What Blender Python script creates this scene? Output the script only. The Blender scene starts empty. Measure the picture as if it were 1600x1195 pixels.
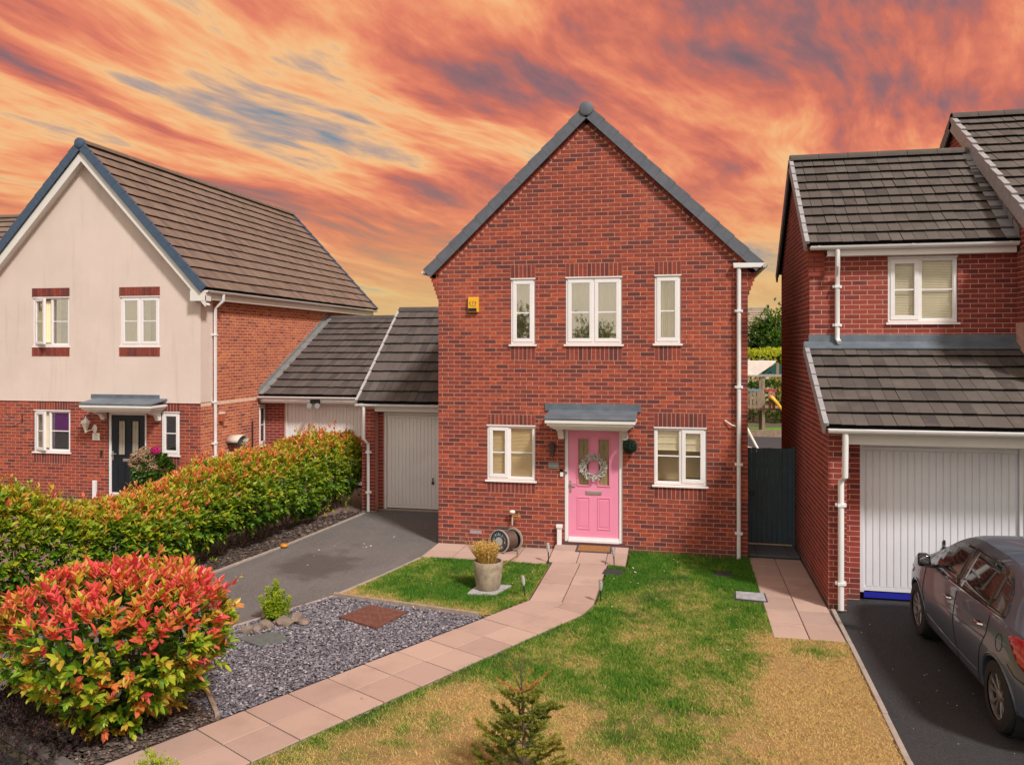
import bpy, bmesh, math, random
import numpy as np
from mathutils import Matrix, Vector

random.seed(7)
RNG = np.random.default_rng(11)
SC = bpy.context.scene
COL = SC.collection
R = math.radians

# ------------------------------------------------------------------ camera
F_PX, VPX, HOR, CAM_H = 1250.0, 1065.0, 543.0, 3.6
YAW = math.atan((VPX - 800.0) / F_PX)
cam_d = bpy.data.cameras.new("camera")
cam = bpy.data.objects.new("camera", cam_d)
COL.objects.link(cam)
cam.location = (0, 0, CAM_H)
cam.rotation_euler = (R(90), 0, YAW)
cam_d.sensor_fit = 'HORIZONTAL'
cam_d.sensor_width = 36.0
cam_d.lens = 36.0 * F_PX / 1600.0
cam_d.shift_y = -(597.5 - HOR) / 1600.0
cam_d.clip_start = 0.1
cam_d.clip_end = 4000
SC.camera = cam

# ------------------------------------------------------------------ view
SC.view_settings.view_transform = 'Standard'
SC.view_settings.look = 'None'
SC.view_settings.exposure = 0.0
SC.view_settings.gamma = 1.0
SC.cycles.max_bounces = 6
SC.cycles.transparent_max_bounces = 12
SC.cycles.use_adaptive_sampling = True


def lin(r, g, b):
    def f(c):
        c /= 255.0
        return c / 12.92 if c <= 0.04045 else ((c + 0.055) / 1.055) ** 2.4
    return (f(r), f(g), f(b), 1.0)


# ------------------------------------------------------------------ sun and sky
SUN_EL, SUN_DIR = R(46), Vector((0.62, -0.60, 0)).normalized()
sun_d = bpy.data.lights.new("sun", 'SUN')
sun_d.energy = 3.7
sun_d.angle = R(7)
sun_d.color = (1.0, 0.955, 0.90)
sun = bpy.data.objects.new("sun", sun_d)
COL.objects.link(sun)
to_sun = Vector((SUN_DIR.x * math.cos(SUN_EL), SUN_DIR.y * math.cos(SUN_EL), math.sin(SUN_EL)))
sun.rotation_euler = to_sun.to_track_quat('Z', 'Y').to_euler()
sun.location = (20, -20, 30)

world = bpy.data.worlds.new("World")
SC.world = world
world.use_nodes = True
WT = world.node_tree
WT.nodes.clear()


class NG:
    """small node-graph helper"""
    def __init__(s, tree):
        s.t = tree

    def n(s, kind, **kw):
        nd = s.t.nodes.new(kind)
        for k, v in kw.items():
            setattr(nd, k, v)
        return nd

    def l(s, a, b):
        s.t.links.new(a, b)

    def put(s, sock, v):
        if v is None:
            return
        if hasattr(v, 'is_output') or isinstance(v, bpy.types.NodeSocket):
            s.l(v, sock)
        else:
            sock.default_value = v

    def math(s, op, a, b=None, c=None, clamp=False):
        nd = s.n('ShaderNodeMath', operation=op, use_clamp=clamp)
        s.put(nd.inputs[0], a)
        s.put(nd.inputs[1], b)
        if c is not None:
            s.put(nd.inputs[2], c)
        return nd.outputs[0]

    def vmath(s, op, a, b=None):
        nd = s.n('ShaderNodeVectorMath', operation=op)
        s.put(nd.inputs[0], a)
        s.put(nd.inputs[1], b)
        return nd

    def sep(s, v):
        nd = s.n('ShaderNodeSeparateXYZ')
        s.l(v, nd.inputs[0])
        return nd.outputs

    def comb(s, x=0., y=0., z=0.):
        nd = s.n('ShaderNodeCombineXYZ')
        for i, v in enumerate((x, y, z)):
            s.put(nd.inputs[i], v)
        return nd.outputs[0]

    def noise(s, vec, scale=5., detail=4., rough=.5, dist=0.):
        nd = s.n('ShaderNodeTexNoise')
        s.put(nd.inputs['Vector'], vec)
        nd.inputs['Scale'].default_value = scale
        nd.inputs['Detail'].default_value = detail
        nd.inputs['Roughness'].default_value = rough
        nd.inputs['Distortion'].default_value = dist
        return nd.outputs['Fac']

    def ramp(s, fac, stops, interp='LINEAR'):
        nd = s.n('ShaderNodeValToRGB')
        cr = nd.color_ramp
        cr.interpolation = interp
        while len(cr.elements) < len(stops):
            cr.elements.new(0.5)
        for e, (p, c) in zip(cr.elements, stops):
            e.position = p
            e.color = c if len(c) == 4 else (*c, 1)
        s.put(nd.inputs[0], fac)
        return nd.outputs[0]

    def mix(s, fac, a, b, mode='MIX'):
        nd = s.n('ShaderNodeMix', data_type='RGBA', blend_type=mode)
        s.put(nd.inputs[0], fac)
        s.put(nd.inputs[6], a)
        s.put(nd.inputs[7], b)
        return nd.outputs[2]

    def smooth(s, v, lo, hi):
        nd = s.n('ShaderNodeMapRange', interpolation_type='SMOOTHSTEP')
        s.put(nd.inputs[0], v)
        nd.inputs[1].default_value = lo
        nd.inputs[2].default_value = hi
        return nd.outputs[0]


SEEDS = (33.4228, 11.2751, 8.6087, 25.5733)


def build_sky():
    g = NG(WT)
    tc = g.n('ShaderNodeTexCoord')
    d = tc.outputs['Generated']
    x, y, z = g.sep(d)
    zc = g.math('MAXIMUM', z, 0.0)
    den = g.math('ADD', zc, 0.16)
    px = g.math('DIVIDE', x, den)
    py = g.math('DIVIDE', y, den)
    e1 = (0.36, 0.933)
    a = g.math('ADD', g.math('MULTIPLY', px, e1[0]), g.math('MULTIPLY', py, e1[1]))
    b = g.math('SUBTRACT', g.math('MULTIPLY', px, e1[1]), g.math('MULTIPLY', py, e1[0]))
    # gentle warp so the streaks curl
    w = g.noise(g.comb(g.math('MULTIPLY', a, .45), g.math('MULTIPLY', b, .6), SEEDS[3]), 1.0, 3, .5)
    bw = g.math('ADD', b, g.math('MULTIPLY', g.math('SUBTRACT', w, .5), .9))
    big = g.noise(g.comb(g.math('MULTIPLY', a, .55), g.math('MULTIPLY', bw, .95), SEEDS[0]), 1.0, 5, .6, .1)
    mid = g.noise(g.comb(g.math('MULTIPLY', a, .75), g.math('MULTIPLY', bw, 2.6), SEEDS[1]), 1.0, 8, .62, .15)
    fine = g.noise(g.comb(g.math('MULTIPLY', a, 2.2), g.math('MULTIPLY', bw, 7.5), SEEDS[2]), 1.0, 6, .60, .2)
    dens = g.math('ADD', g.math('MULTIPLY', big, .46), g.math('ADD', g.math('MULTIPLY', mid, .42), g.math('MULTIPLY', fine, .12)))
    dens = g.math('ADD', g.math('MULTIPLY', g.math('SUBTRACT', dens, .505), 1.32), .505)
    # sunset cloud colour by density: clear -> glowing edges -> red -> grey violet cores
    hot = g.ramp(dens, [(.37, lin(128, 150, 160)), (.42, lin(190, 162, 148)), (.458, lin(246, 192, 136)),
                        (.495, lin(243, 164, 116)), (.535, lin(228, 132, 104)), (.572, lin(202, 114, 98)), (.612, lin(156, 108, 110)), (.66, lin(116, 102, 112))])
    # pale day clouds on the side of the sky away from the sunset
    pale = g.ramp(dens, [(.36, (.50, .62, .82)), (.46, (.88, .80, .70)), (.54, (1.05, .92, .76)), (.68, (.66, .58, .54))])
    low = g.ramp(g.math('ADD', zc, g.math('MULTIPLY', g.math('SUBTRACT', mid, .5), .12)),
                 [(.0, lin(214, 200, 140)), (.06, lin(222, 190, 128)), (.14, lin(234, 166, 112)), (.3, lin(226, 140, 100))])
    lowf = g.math('MULTIPLY', g.math('SUBTRACT', 1.0, g.smooth(zc, .02, .24)), .85)
    hot = g.mix(lowf, hot, low)
    pale = g.mix(g.math('MULTIPLY', g.math('SUBTRACT', 1.0, g.smooth(zc, .02, .30)), .7), pale, (1.0, .84, .58, 1))
    away = g.smooth(y, .25, -.55)
    cloud = g.mix(away, hot, pale)
    nish = g.n('ShaderNodeTexSky', sky_type='NISHITA')
    nish.sun_disc = False
    nish.sun_elevation = SUN_EL
    nish.sun_rotation = math.atan2(to_sun.x, to_sun.y)
    clear = g.vmath('SCALE', nish.outputs[0])
    clear.inputs['Scale'].default_value = 0.06
    gap = g.math('MULTIPLY', g.smooth(dens, .42, .35), .6)
    col = g.mix(gap, cloud, clear.outputs[0])
    bg = g.n('ShaderNodeBackground')
    g.l(col, bg.inputs[0])
    bg.inputs[1].default_value = 1.0
    out = g.n('ShaderNodeOutputWorld')
    g.l(bg.outputs[0], out.inputs[0])


build_sky()

# ------------------------------------------------------------------ pixel helpers (directions only)
CS, SN = math.cos(YAW), math.sin(YAW)


def ray(px, py):
    a = (px - 800.0) / F_PX
    return (-SN + CS * a, CS + SN * a, (HOR - py) / F_PX)


def gnd(px, py, z=0.0):
    r = ray(px, py)
    t = (z - CAM_H) / r[2]
    return (r[0] * t, r[1] * t, z)


def proj(P):
    P = np.asarray(P, float)
    d = -SN * P[..., 0] + CS * P[..., 1]
    return np.stack([800 + F_PX * (CS * P[..., 0] + SN * P[..., 1]) / d, HOR - F_PX * (P[..., 2] - CAM_H) / d, d], -1)


# ------------------------------------------------------------------ object helpers
def tag(o, label=None, cat=None, group=None, kind=None):
    if label: o["label"] = label
    if cat: o["category"] = cat
    if group: o["group"] = group
    if kind: o["kind"] = kind
    return o


def thing(name, label, cat, loc=(0, 0, 0), group=None):
    o = bpy.data.objects.new(name, None)
    o.empty_display_size = 0.2
    o.location = loc
    COL.objects.link(o)
    return tag(o, label, cat, group)


def origin_of(p):
    v = Vector((0, 0, 0))
    while p is not None:
        v += p.location
        if p.parent is not None:
            v += p.matrix_parent_inverse.translation
        p = p.parent
    return v


def link(name, me, parent=None, mats=None):
    """link a mesh whose vertices are in world space; every parent is unrotated"""
    o = bpy.data.objects.new(name, me)
    COL.objects.link(o)
    if mats is not None:
        for m in (mats if isinstance(mats, (list, tuple)) else [mats]):
            if m.name not in [x.name for x in me.materials if x]:
                me.materials.append(m)
    if parent is not None:
        o.parent = parent
        o.matrix_parent_inverse = Matrix.Translation(-origin_of(parent))
    return o


def np_mesh(name, V, quads=None, tris=None, tone=None, smooth=False):
    """fast mesh from arrays; tone is one value per face (quads first)"""
    V = np.asarray(V, np.float32).reshape(-1, 3)
    nq = 0 if quads is None else len(quads)
    nt = 0 if tris is None else len(tris)
    me = bpy.data.meshes.new(name)
    me.vertices.add(len(V))
    me.vertices.foreach_set('co', V.ravel())
    loops = []
    if nq: loops.append(np.asarray(quads, np.int32).ravel())
    if nt: loops.append(np.asarray(tris, np.int32).ravel())
    loops = np.concatenate(loops)
    me.loops.add(len(loops))
    me.loops.foreach_set('vertex_index', loops)
    me.polygons.add(nq + nt)
    tot = np.concatenate([np.full(nq, 4, np.int32), np.full(nt, 3, np.int32)])
    start = np.concatenate([[0], np.cumsum(tot)[:-1]]).astype(np.int32)
    me.polygons.foreach_set('loop_start', start)
    me.polygons.foreach_set('loop_total', tot)
    me.polygons.foreach_set('use_smooth', np.full(nq + nt, bool(smooth)))
    if tone is not None:
        at = me.attributes.new('tone', 'FLOAT', 'FACE')
        at.data.foreach_set('value', np.asarray(tone, np.float32))
    me.update(calc_edges=True)
    return me


def frame(O, U, N):
    """local (u along wall, d outwards, z up) -> world"""
    O, U, N = Vector(O), Vector(U), Vector(N)
    Z = Vector((0, 0, 1))
    def f(p):
        return O + U * p[0] + N * p[1] + Z * p[2]
    f.flip = U.cross(N).z < 0
    f.O, f.U, f.N = O, U, N
    return f


class MB:
    """collects shapes of ONE part"""
    def __init__(s, fr=None):
        s.v, s.f, s.t = [], [], []
        s.fr = fr
        s.flip = bool(fr is not None and getattr(fr, 'flip', False))

    def add(s, vs, fs, t=0.0):
        o = len(s.v)
        s.v += [tuple(s.fr(p)) if s.fr else tuple(p) for p in vs]
        for q in fs:
            q = [i + o for i in q]
            s.f.append(q[::-1] if s.flip else q)
            s.t.append(t)
        return s

    def box(s, x0, x1, y0, y1, z0, z1, t=0.0):
        return s.add([(x0, y0, z0), (x1, y0, z0), (x1, y1, z0), (x0, y1, z0), (x0, y0, z1), (x1, y0, z1), (x1, y1, z1), (x0, y1, z1)],
                     [(0, 3, 2, 1), (4, 5, 6, 7), (0, 1, 5, 4), (1, 2, 6, 5), (2, 3, 7, 6), (3, 0, 4, 7)], t)

    def hexa(s, p, t=0.0):
        """8 corners: bottom ring then top ring"""
        return s.add(p, [(0, 3, 2, 1), (4, 5, 6, 7), (0, 1, 5, 4), (1, 2, 6, 5), (2, 3, 7, 6), (3, 0, 4, 7)], t)

    def tube(s, pts, r, n=8, t=0.0, caps=True):
        pts = [Vector(p) for p in pts]
        rs = r if isinstance(r, (list, tuple)) else [r] * len(pts)
        vs, fs = [], []
        up = Vector((0, 0, 1))
        prev = None
        for i, p in enumerate(pts):
            a = pts[max(i - 1, 0)]
            b = pts[min(i + 1, len(pts) - 1)]
            d = (b - a).normalized()
            if prev is None:
                x = d.cross(up)
                if x.length < 1e-3:
                    x = d.cross(Vector((0, 1, 0)))
            else:
                x = prev - d * prev.dot(d)
            x.normalize()
            prev = x
            y = d.cross(x)
            for k in range(n):
                w = 2 * math.pi * k / n
                vs.append(p + (x * math.cos(w) + y * math.sin(w)) * rs[i])
        for i in range(len(pts) - 1):
            for k in range(n):
                k2 = (k + 1) % n
                fs.append((i * n + k, i * n + k2, (i + 1) * n + k2, (i + 1) * n + k))
        if caps:
            fs.append(tuple(range(n))[::-1])
            m = (len(pts) - 1) * n
            fs.append(tuple(range(m, m + n)))
        return s.add(vs, fs, t)

    def lathe(s, prof, c=(0, 0, 0), n=16, axis='z', t=0.0, caps=True):
        vs, fs = [], []
        for (r, h) in prof:
            for k in range(n):
                w = 2 * math.pi * k / n
                x, y = r * math.cos(w), r * math.sin(w)
                p = (x, y, h) if axis == 'z' else ((h, x, y) if axis == 'x' else (x, h, y))
                vs.append((c[0] + p[0], c[1] + p[1], c[2] + p[2]))
        for i in range(len(prof) - 1):
            for k in range(n):
                k2 = (k + 1) % n
                fs.append((i * n + k, i * n + k2, (i + 1) * n + k2, (i + 1) * n + k))
        if caps:
            fs.append(tuple(range(n))[::-1])
            m = (len(prof) - 1) * n
            fs.append(tuple(range(m, m + n)))
        return s.add(vs, fs, t)

    def prism(s, poly, a0, a1, order='xyz', t=0.0):
        """poly = 2D outline; extruded along the missing axis.  order 'xz': poly in (x,z), extrude y"""
        n = len(poly)
        if order == 'xz': mk = lambda p, a: (p[0], a, p[1])
        elif order == 'yz': mk = lambda p, a: (a, p[0], p[1])
        else: mk = lambda p, a: (p[0], p[1], a)
        vs = [mk(p, a0) for p in poly] + [mk(p, a1) for p in poly]
        fs = [tuple(range(n))[::-1], tuple(range(n, 2 * n))]
        fs += [(i, (i + 1) % n, n + (i + 1) % n, n + i) for i in range(n)]
        return s.add(vs, fs, t)

    def sphere(s, c, r, n=12, m=8, t=0.0, squash=(1, 1, 1)):
        vs, fs = [], []
        for i in range(m + 1):
            a = math.pi * i / m
            for k in range(n):
                w = 2 * math.pi * k / n
                vs.append((c[0] + r * squash[0] * math.sin(a) * math.cos(w), c[1] + r * squash[1] * math.sin(a) * math.sin(w), c[2] + r * squash[2] * math.cos(a)))
        for i in range(m):
            for k in range(n):
                fs.append((i * n + k, (i + 1) * n + k, (i + 1) * n + (k + 1) % n, i * n + (k + 1) % n))
        return s.add(vs, fs, t)

    def mesh(s, name, smooth=False):
        me = bpy.data.meshes.new(name)
        me.from_pydata(s.v, [], s.f)
        at = me.attributes.new('tone', 'FLOAT', 'FACE')
        at.data.foreach_set('value', np.asarray(s.t, np.float32))
        bm = bmesh.new()
        bm.from_mesh(me)
        bmesh.ops.recalc_face_normals(bm, faces=bm.faces)
        bm.to_mesh(me)
        bm.free()
        if smooth:
            me.polygons.foreach_set('use_smooth', np.ones(len(me.polygons), bool))
            try:
                me.set_sharp_from_angle(angle=R(38))
            except Exception:
                pass
        me.update()
        return me

    def build(s, name, mat, parent=None, smooth=False, bevel=0.0):
        o = link(name, s.mesh(name, smooth), parent, mat)
        if bevel:
            b = o.modifiers.new('bevel', 'BEVEL')
            b.width = bevel
            b.segments = 2
            b.limit_method = 'ANGLE'
        return o


def text_part(name, body, size, fr, parent, mat, u, z, d=0.002, align='CENTER', depth=0.001):
    cu = bpy.data.curves.new(name, 'FONT')
    cu.body = body
    cu.size = size
    cu.align_x = align
    cu.align_y = 'CENTER'
    cu.extrude = depth
    to = bpy.data.objects.new(name, cu)
    COL.objects.link(to)
    dg = bpy.context.evaluated_depsgraph_get()
    me = bpy.data.meshes.new_from_object(to.evaluated_get(dg))
    bpy.data.objects.remove(to)
    bpy.data.curves.remove(cu)
    for v in me.vertices:
        v.co = fr((u + v.co.x, d + v.co.z, z + v.co.y))
    me.materials.clear()
    return link(name, me, parent, mat)


# ------------------------------------------------------------------ value noise for layouts
def vnoise(x, y, seed=0):
    x = np.asarray(x, float); y = np.asarray(y, float)
    xi, yi = np.floor(x).astype(np.int64), np.floor(y).astype(np.int64)
    def h(a, b):
        v = np.sin(a * 127.1 + b * 311.7 + seed * 74.7) * 43758.5453
        return v - np.floor(v)
    fx, fy = x - xi, y - yi
    fx, fy = fx * fx * (3 - 2 * fx), fy * fy * (3 - 2 * fy)
    return (h(xi, yi) * (1 - fx) + h(xi + 1, yi) * fx) * (1 - fy) + (h(xi, yi + 1) * (1 - fx) + h(xi + 1, yi + 1) * fx) * fy


def fbm(x, y, seed=0, octv=4):
    s, a, tot = 0, .5, 0
    for o in range(octv):
        s = s + a * vnoise(x * 2 ** o, y * 2 ** o, seed + o)
        tot += a
        a *= .5
    return s / tot


def in_poly(x, y, poly):
    x = np.asarray(x); y = np.asarray(y)
    ins = np.zeros(x.shape, bool)
    n = len(poly)
    for i in range(n):
        x0, y0 = poly[i][:2]; x1, y1 = poly[(i + 1) % n][:2]
        c = ((y0 > y) != (y1 > y)) & (x < (x1 - x0) * (y - y0) / ((y1 - y0) + 1e-12) + x0)
        ins ^= c
    return ins

# ------------------------------------------------------------------ materials
MATS = {}


def new_mat(name):
    m = bpy.data.materials.new(name)
    m.use_nodes = True
    g = NG(m.node_tree)
    b = m.node_tree.nodes['Principled BSDF']
    MATS[name] = m
    return m, g, b


def pos(g):
    return g.n('ShaderNodeNewGeometry').outputs['Position']


def tone(g):
    a = g.n('ShaderNodeAttribute')
    a.attribute_name = 'tone'
    return a.outputs['Fac']


def bump(g, b, h, strength=.3, dist=.01):
    nd = g.n('ShaderNodeBump')
    nd.inputs['Strength'].default_value = strength
    nd.inputs['Distance'].default_value = dist
    g.l(h, nd.inputs['Height'])
    g.l(nd.outputs[0], b.inputs['Normal'])


def plain(name, col, rough=.5, var=.08, scale=6., metal=0., bmp=0., bscale=60., spec=None, coat=0., dirt=None, streak=None):
    """one base colour with slight uneven tone; optional fine relief and a dirt tint with its own blotches"""
    m, g, b = new_mat(name)
    p = pos(g)
    n = g.noise(p, scale, 4, .6)
    c = (*col[:3], 1)
    lo = tuple(max(0, x * (1 - var)) for x in col[:3]) + (1,)
    hi = tuple(min(1, x * (1 + var)) for x in col[:3]) + (1,)
    cc = g.ramp(n, [(.3, lo), (.7, hi)])
    if dirt:
        dn = g.smooth(g.noise(p, scale * .35, 6, .65), .5, .75)
        cc = g.mix(g.math('MULTIPLY', dn, dirt[1]), cc, (*dirt[0][:3], 1))
    if streak:         # rain runs: noise drawn out down the wall
        sn = g.noise(g.vmath('MULTIPLY', p, (6., 6., .45)).outputs[0], 1.0, 5, .65)
        cc = g.mix(g.math('MULTIPLY', g.smooth(sn, .52, .75), streak[1]), cc, (*streak[0][:3], 1))
    g.l(cc, b.inputs['Base Color'])
    b.inputs['Roughness'].default_value = rough
    b.inputs['Metallic'].default_value = metal
    if spec is not None:
        b.inputs['Specular IOR Level'].default_value = spec
    if coat:
        b.inputs['Coat Weight'].default_value = coat
        b.inputs['Coat Roughness'].default_value = .05
    if bmp:
        bump(g, b, g.noise(p, bscale, 4, .6), bmp, .01)
    return m


def brick_mat(name, stops, smudge, amount):
    m, g, b = new_mat(name)
    t = tone(g)
    p = pos(g)
    col = g.ramp(t, stops)
    sc = g.vmath('MULTIPLY', p, (8.5, 8.5, 24.))
    n = g.noise(sc.outputs[0], 1.0, 4, .6)
    f = g.math('MULTIPLY', g.smooth(n, .44, .64), amount)
    col = g.mix(f, col, smudge)
    grain = g.noise(p, 90, 3, .6)
    col = g.mix(g.math('MULTIPLY', g.math('SUBTRACT', grain, .35), .22), col, (.55, .30, .22, 1))
    # a little efflorescence and weathering, blotchy, of its own shape
    ef = g.smooth(g.noise(p, .9, 5, .6), .6, .8)
    col = g.mix(g.math('MULTIPLY', ef, .13), col, (.50, .34, .28, 1))
    # slow drift of tone over the wall, from batch to batch
    dr = g.noise(p, .42, 3, .5)
    col = g.mix(g.math('MULTIPLY', g.smooth(dr, .42, .68), .28), col, (.20, .048, .036, 1))
    col = g.mix(g.math('MULTIPLY', g.smooth(dr, .5, .3), .18), col, (.52, .14, .075, 1))
    # rain streaks under sills and copings
    st = g.noise(g.vmath('MULTIPLY', p, (3.5, 3.5, .35)).outputs[0], 1.0, 4, .6)
    col = g.mix(g.math('MULTIPLY', g.smooth(st, .56, .74), .25), col, (.13, .055, .045, 1))
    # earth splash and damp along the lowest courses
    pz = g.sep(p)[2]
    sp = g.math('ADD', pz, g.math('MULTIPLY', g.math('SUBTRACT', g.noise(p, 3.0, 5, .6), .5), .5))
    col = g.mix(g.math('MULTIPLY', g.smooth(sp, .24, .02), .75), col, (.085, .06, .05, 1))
    g.l(col, b.inputs['Base Color'])
    b.inputs['Roughness'].default_value = .88
    b.inputs['Specular IOR Level'].default_value = .2
    bump(g, b, grain, .35, .006)
    return m


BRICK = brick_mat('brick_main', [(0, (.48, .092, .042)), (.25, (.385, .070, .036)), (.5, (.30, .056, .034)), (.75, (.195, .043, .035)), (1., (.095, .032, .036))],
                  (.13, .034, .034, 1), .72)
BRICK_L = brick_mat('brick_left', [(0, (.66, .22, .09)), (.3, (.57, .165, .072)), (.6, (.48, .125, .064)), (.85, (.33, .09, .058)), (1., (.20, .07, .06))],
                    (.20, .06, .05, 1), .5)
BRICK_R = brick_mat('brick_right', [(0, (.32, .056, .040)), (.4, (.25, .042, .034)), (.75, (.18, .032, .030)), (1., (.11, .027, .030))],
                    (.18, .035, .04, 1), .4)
MORTAR = plain('mortar', (.55, .28, .205), .95, .14, 9, bmp=.4, bscale=150, dirt=((.40, .24, .19), .5))
MORTAR_R = plain('mortar_red', (.60, .33, .26), .95, .14, 9, bmp=.4, bscale=150)
MORTAR_L = plain('mortar_left', (.74, .52, .40), .95, .14, 9, bmp=.4, bscale=150)
RENDER = plain('cream_render', (.70, .575, .515), .93, .04, 1.3, bmp=.25, bscale=240, dirt=((.55, .46, .40), .4), streak=((.46, .39, .34), .35))
UPVC = plain('white_upvc', (.82, .78, .78), .32, .03, 3, dirt=((.62, .60, .57), .25))
GUTTER = plain('white_gutter', (.78, .77, .77), .35, .04, 4, dirt=((.50, .48, .44), .35))
FASCIA = plain('fascia_cream', (.74, .71, .67), .45, .04, 3)
VERGE = plain('verge_slate_blue', (.105, .115, .14), .6, .14, 9, bmp=.2, bscale=50, dirt=((.16, .17, .19), .4))
VERGE_L = plain('verge_navy', (.05, .085, .14), .5, .15, 9)
VERGE_R = plain('verge_light', (.33, .32, .34), .6, .15, 9)
LEAD = plain('lead_flashing', (.115, .14, .17), .55, .22, 4, bmp=.25, bscale=20, dirt=((.22, .24, .26), .5))
PINK = plain('pink_paint', (.80, .27, .42), .38, .03, 3, bmp=.05, bscale=120)
PINK_D = plain('pink_moulding', (.78, .25, .395), .38, .03, 3)
BLACKP = plain('black_paint', (.008, .013, .020), .3, .1, 4)
STEEL = plain('satin_steel', (.62, .60, .58), .3, .05, 8, metal=.9)
DARKM = plain('dark_plastic', (.018, .019, .022), .45, .1, 8)
DARK = plain('dark_inside', (.012, .011, .011), .9, .1, 4)
CONC = plain('concrete', (.37, .31, .27), .92, .14, 7, bmp=.5, bscale=70, dirt=((.20, .165, .14), .5))
TIMBER = plain('edging_timber', (.34, .26, .20), .9, .2, 8, bmp=.4, bscale=50, dirt=((.16, .12, .10), .5))
SLABM = None


def tile_mat(name, stops, lichen):
    m, g, b = new_mat(name)
    p = pos(g)
    col = g.ramp(tone(g), stops)
    n = g.noise(p, 3.2, 6, .65)
    col = g.mix(g.math('MULTIPLY', g.smooth(n, .45, .72), .5), col, lichen)
    sp = g.smooth(g.noise(p, 22, 3, .6), .66, .74)
    col = g.mix(g.math('MULTIPLY', sp, .5), col, (.02, .018, .018, 1))
    g.l(col, b.inputs['Base Color'])
    b.inputs['Roughness'].default_value = .85
    b.inputs['Specular IOR Level'].default_value = .25
    bump(g, b, g.noise(p, 70, 4, .6), .4, .008)
    return m


TILE = tile_mat('roof_tile_brown', [(0, (.17, .118, .092)), (.5, (.21, .150, .118)), (1, (.145, .102, .084))], (.26, .195, .155, 1))
TILE_G = tile_mat('roof_tile_grey', [(0, (.085, .070, .066)), (.5, (.115, .095, .088)), (1, (.066, .056, .056))], (.145, .12, .108, 1))
TILE_R = tile_mat('roof_tile_grey_brown', [(0, (.088, .074, .067)), (.5, (.115, .097, .087)), (1, (.070, .059, .056))], (.155, .13, .112, 1))


def glass_mat(name, refl, tint=(1, 1, 1)):
    m, g, b = new_mat(name)
    m.node_tree.nodes.remove(b)
    tr = g.n('ShaderNodeBsdfTransparent')
    tr.inputs[0].default_value = (*tint, 1)
    gl = g.n('ShaderNodeBsdfGlossy')
    gl.inputs['Roughness'].default_value = .015
    # panes are never dead flat
    nb = g.n('ShaderNodeBump')
    nb.inputs['Strength'].default_value = .06
    nb.inputs['Distance'].default_value = .02
    g.l(g.noise(pos(g), 2.2, 2, .5), nb.inputs['Height'])
    g.l(nb.outputs[0], gl.inputs['Normal'])
    fr = g.n('ShaderNodeFresnel')
    fr.inputs['IOR'].default_value = 1.45
    fac = g.math('ADD', g.math('MULTIPLY', fr.outputs[0], .6), refl, clamp=True)
    mx = g.n('ShaderNodeMixShader')
    g.l(fac, mx.inputs[0])
    g.l(tr.outputs[0], mx.inputs[1])
    g.l(gl.outputs[0], mx.inputs[2])
    out = [n for n in m.node_tree.nodes if n.type == 'OUTPUT_MATERIAL'][0]
    g.l(mx.outputs[0], out.inputs[0])
    return m


GLASS_HI = glass_mat('glass_reflective', .36)
GLASS = glass_mat('glass_clear', .02)
GLASS_D = glass_mat('glass_tinted', .10, (.55, .55, .5))
BLIND = plain('blind_beige', (.90, .68, .38), .7, .06, 5)
BLIND_C = plain('blind_cream', (.95, .85, .60), .7, .05, 5)
CURTAIN = plain('curtain_pale', (.88, .78, .52), .9, .06, 3)
OBSCURE = plain('obscure_glass', (.30, .22, .11), .25, .15, 30, bmp=.5, bscale=90, spec=.6)
PURPLE = plain('purple_blind', (.16, .015, .20), .6, .1, 4)


def leaf_mat(name, stops, trans=.35, rough=.4):
    m, g, b = new_mat(name)
    t = tone(g)
    col = g.ramp(t, stops)
    n = g.noise(pos(g), 14, 3, .5)
    col = g.mix(g.math('MULTIPLY', g.math('SUBTRACT', n, .4), .45), col, (.20, .22, .03, 1))
    g.l(col, b.inputs['Base Color'])
    b.inputs['Roughness'].default_value = rough
    b.inputs['Specular IOR Level'].default_value = .45
    tl = g.n('ShaderNodeBsdfTranslucent')
    g.l(col, tl.inputs[0])
    mx = g.n('ShaderNodeMixShader')
    mx.inputs[0].default_value = trans
    g.l(b.outputs[0], mx.inputs[1])
    g.l(tl.outputs[0], mx.inputs[2])
    out = [x for x in m.node_tree.nodes if x.type == 'OUTPUT_MATERIAL'][0]
    g.l(mx.outputs[0], out.inputs[0])
    return m


LEAF = leaf_mat('photinia_leaf', [(0, (.014, .055, .006)), (.20, (.05, .155, .010)), (.36, (.20, .36, .018)), (.54, (.56, .56, .04)),
                                  (.70, (.68, .30, .06)), (.84, (.82, .17, .085)), (1., (.78, .075, .095))])
GREENLEAF = leaf_mat('green_leaf', [(0, (.012, .05, .006)), (.5, (.05, .15, .012)), (1., (.20, .32, .02))])
LIME = leaf_mat('lime_conifer', [(0, (.08, .18, .008)), (.5, (.30, .44, .015)), (1., (.56, .62, .04))])
NEEDLE = leaf_mat('spruce_needle', [(0, (.03, .065, .012)), (.35, (.11, .17, .02)), (.75, (.30, .30, .04)), (1., (.60, .24, .07))], .25)
HEATH = leaf_mat('purple_heath', [(0, (.012, .006, .010)), (.6, (.035, .012, .022)), (.93, (.075, .018, .038)), (1., (.05, .04, .01))], .1, .8)
STRAW = leaf_mat('dry_straw', [(0, (.34, .20, .04)), (.5, (.66, .43, .10)), (1., (.82, .60, .22))], .3, .7)
FLOWER = leaf_mat('hydrangea_petal', [(0, (.45, .28, .17)), (.8, (.52, .36, .24)), (1., (.62, .02, .24))], .3, .7)
BARK = plain('bark', (.10, .065, .045), .95, .3, 18, bmp=.7, bscale=40)
STEMM = plain('hedge_stem', (.13, .085, .06), .9, .3, 18)


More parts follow.
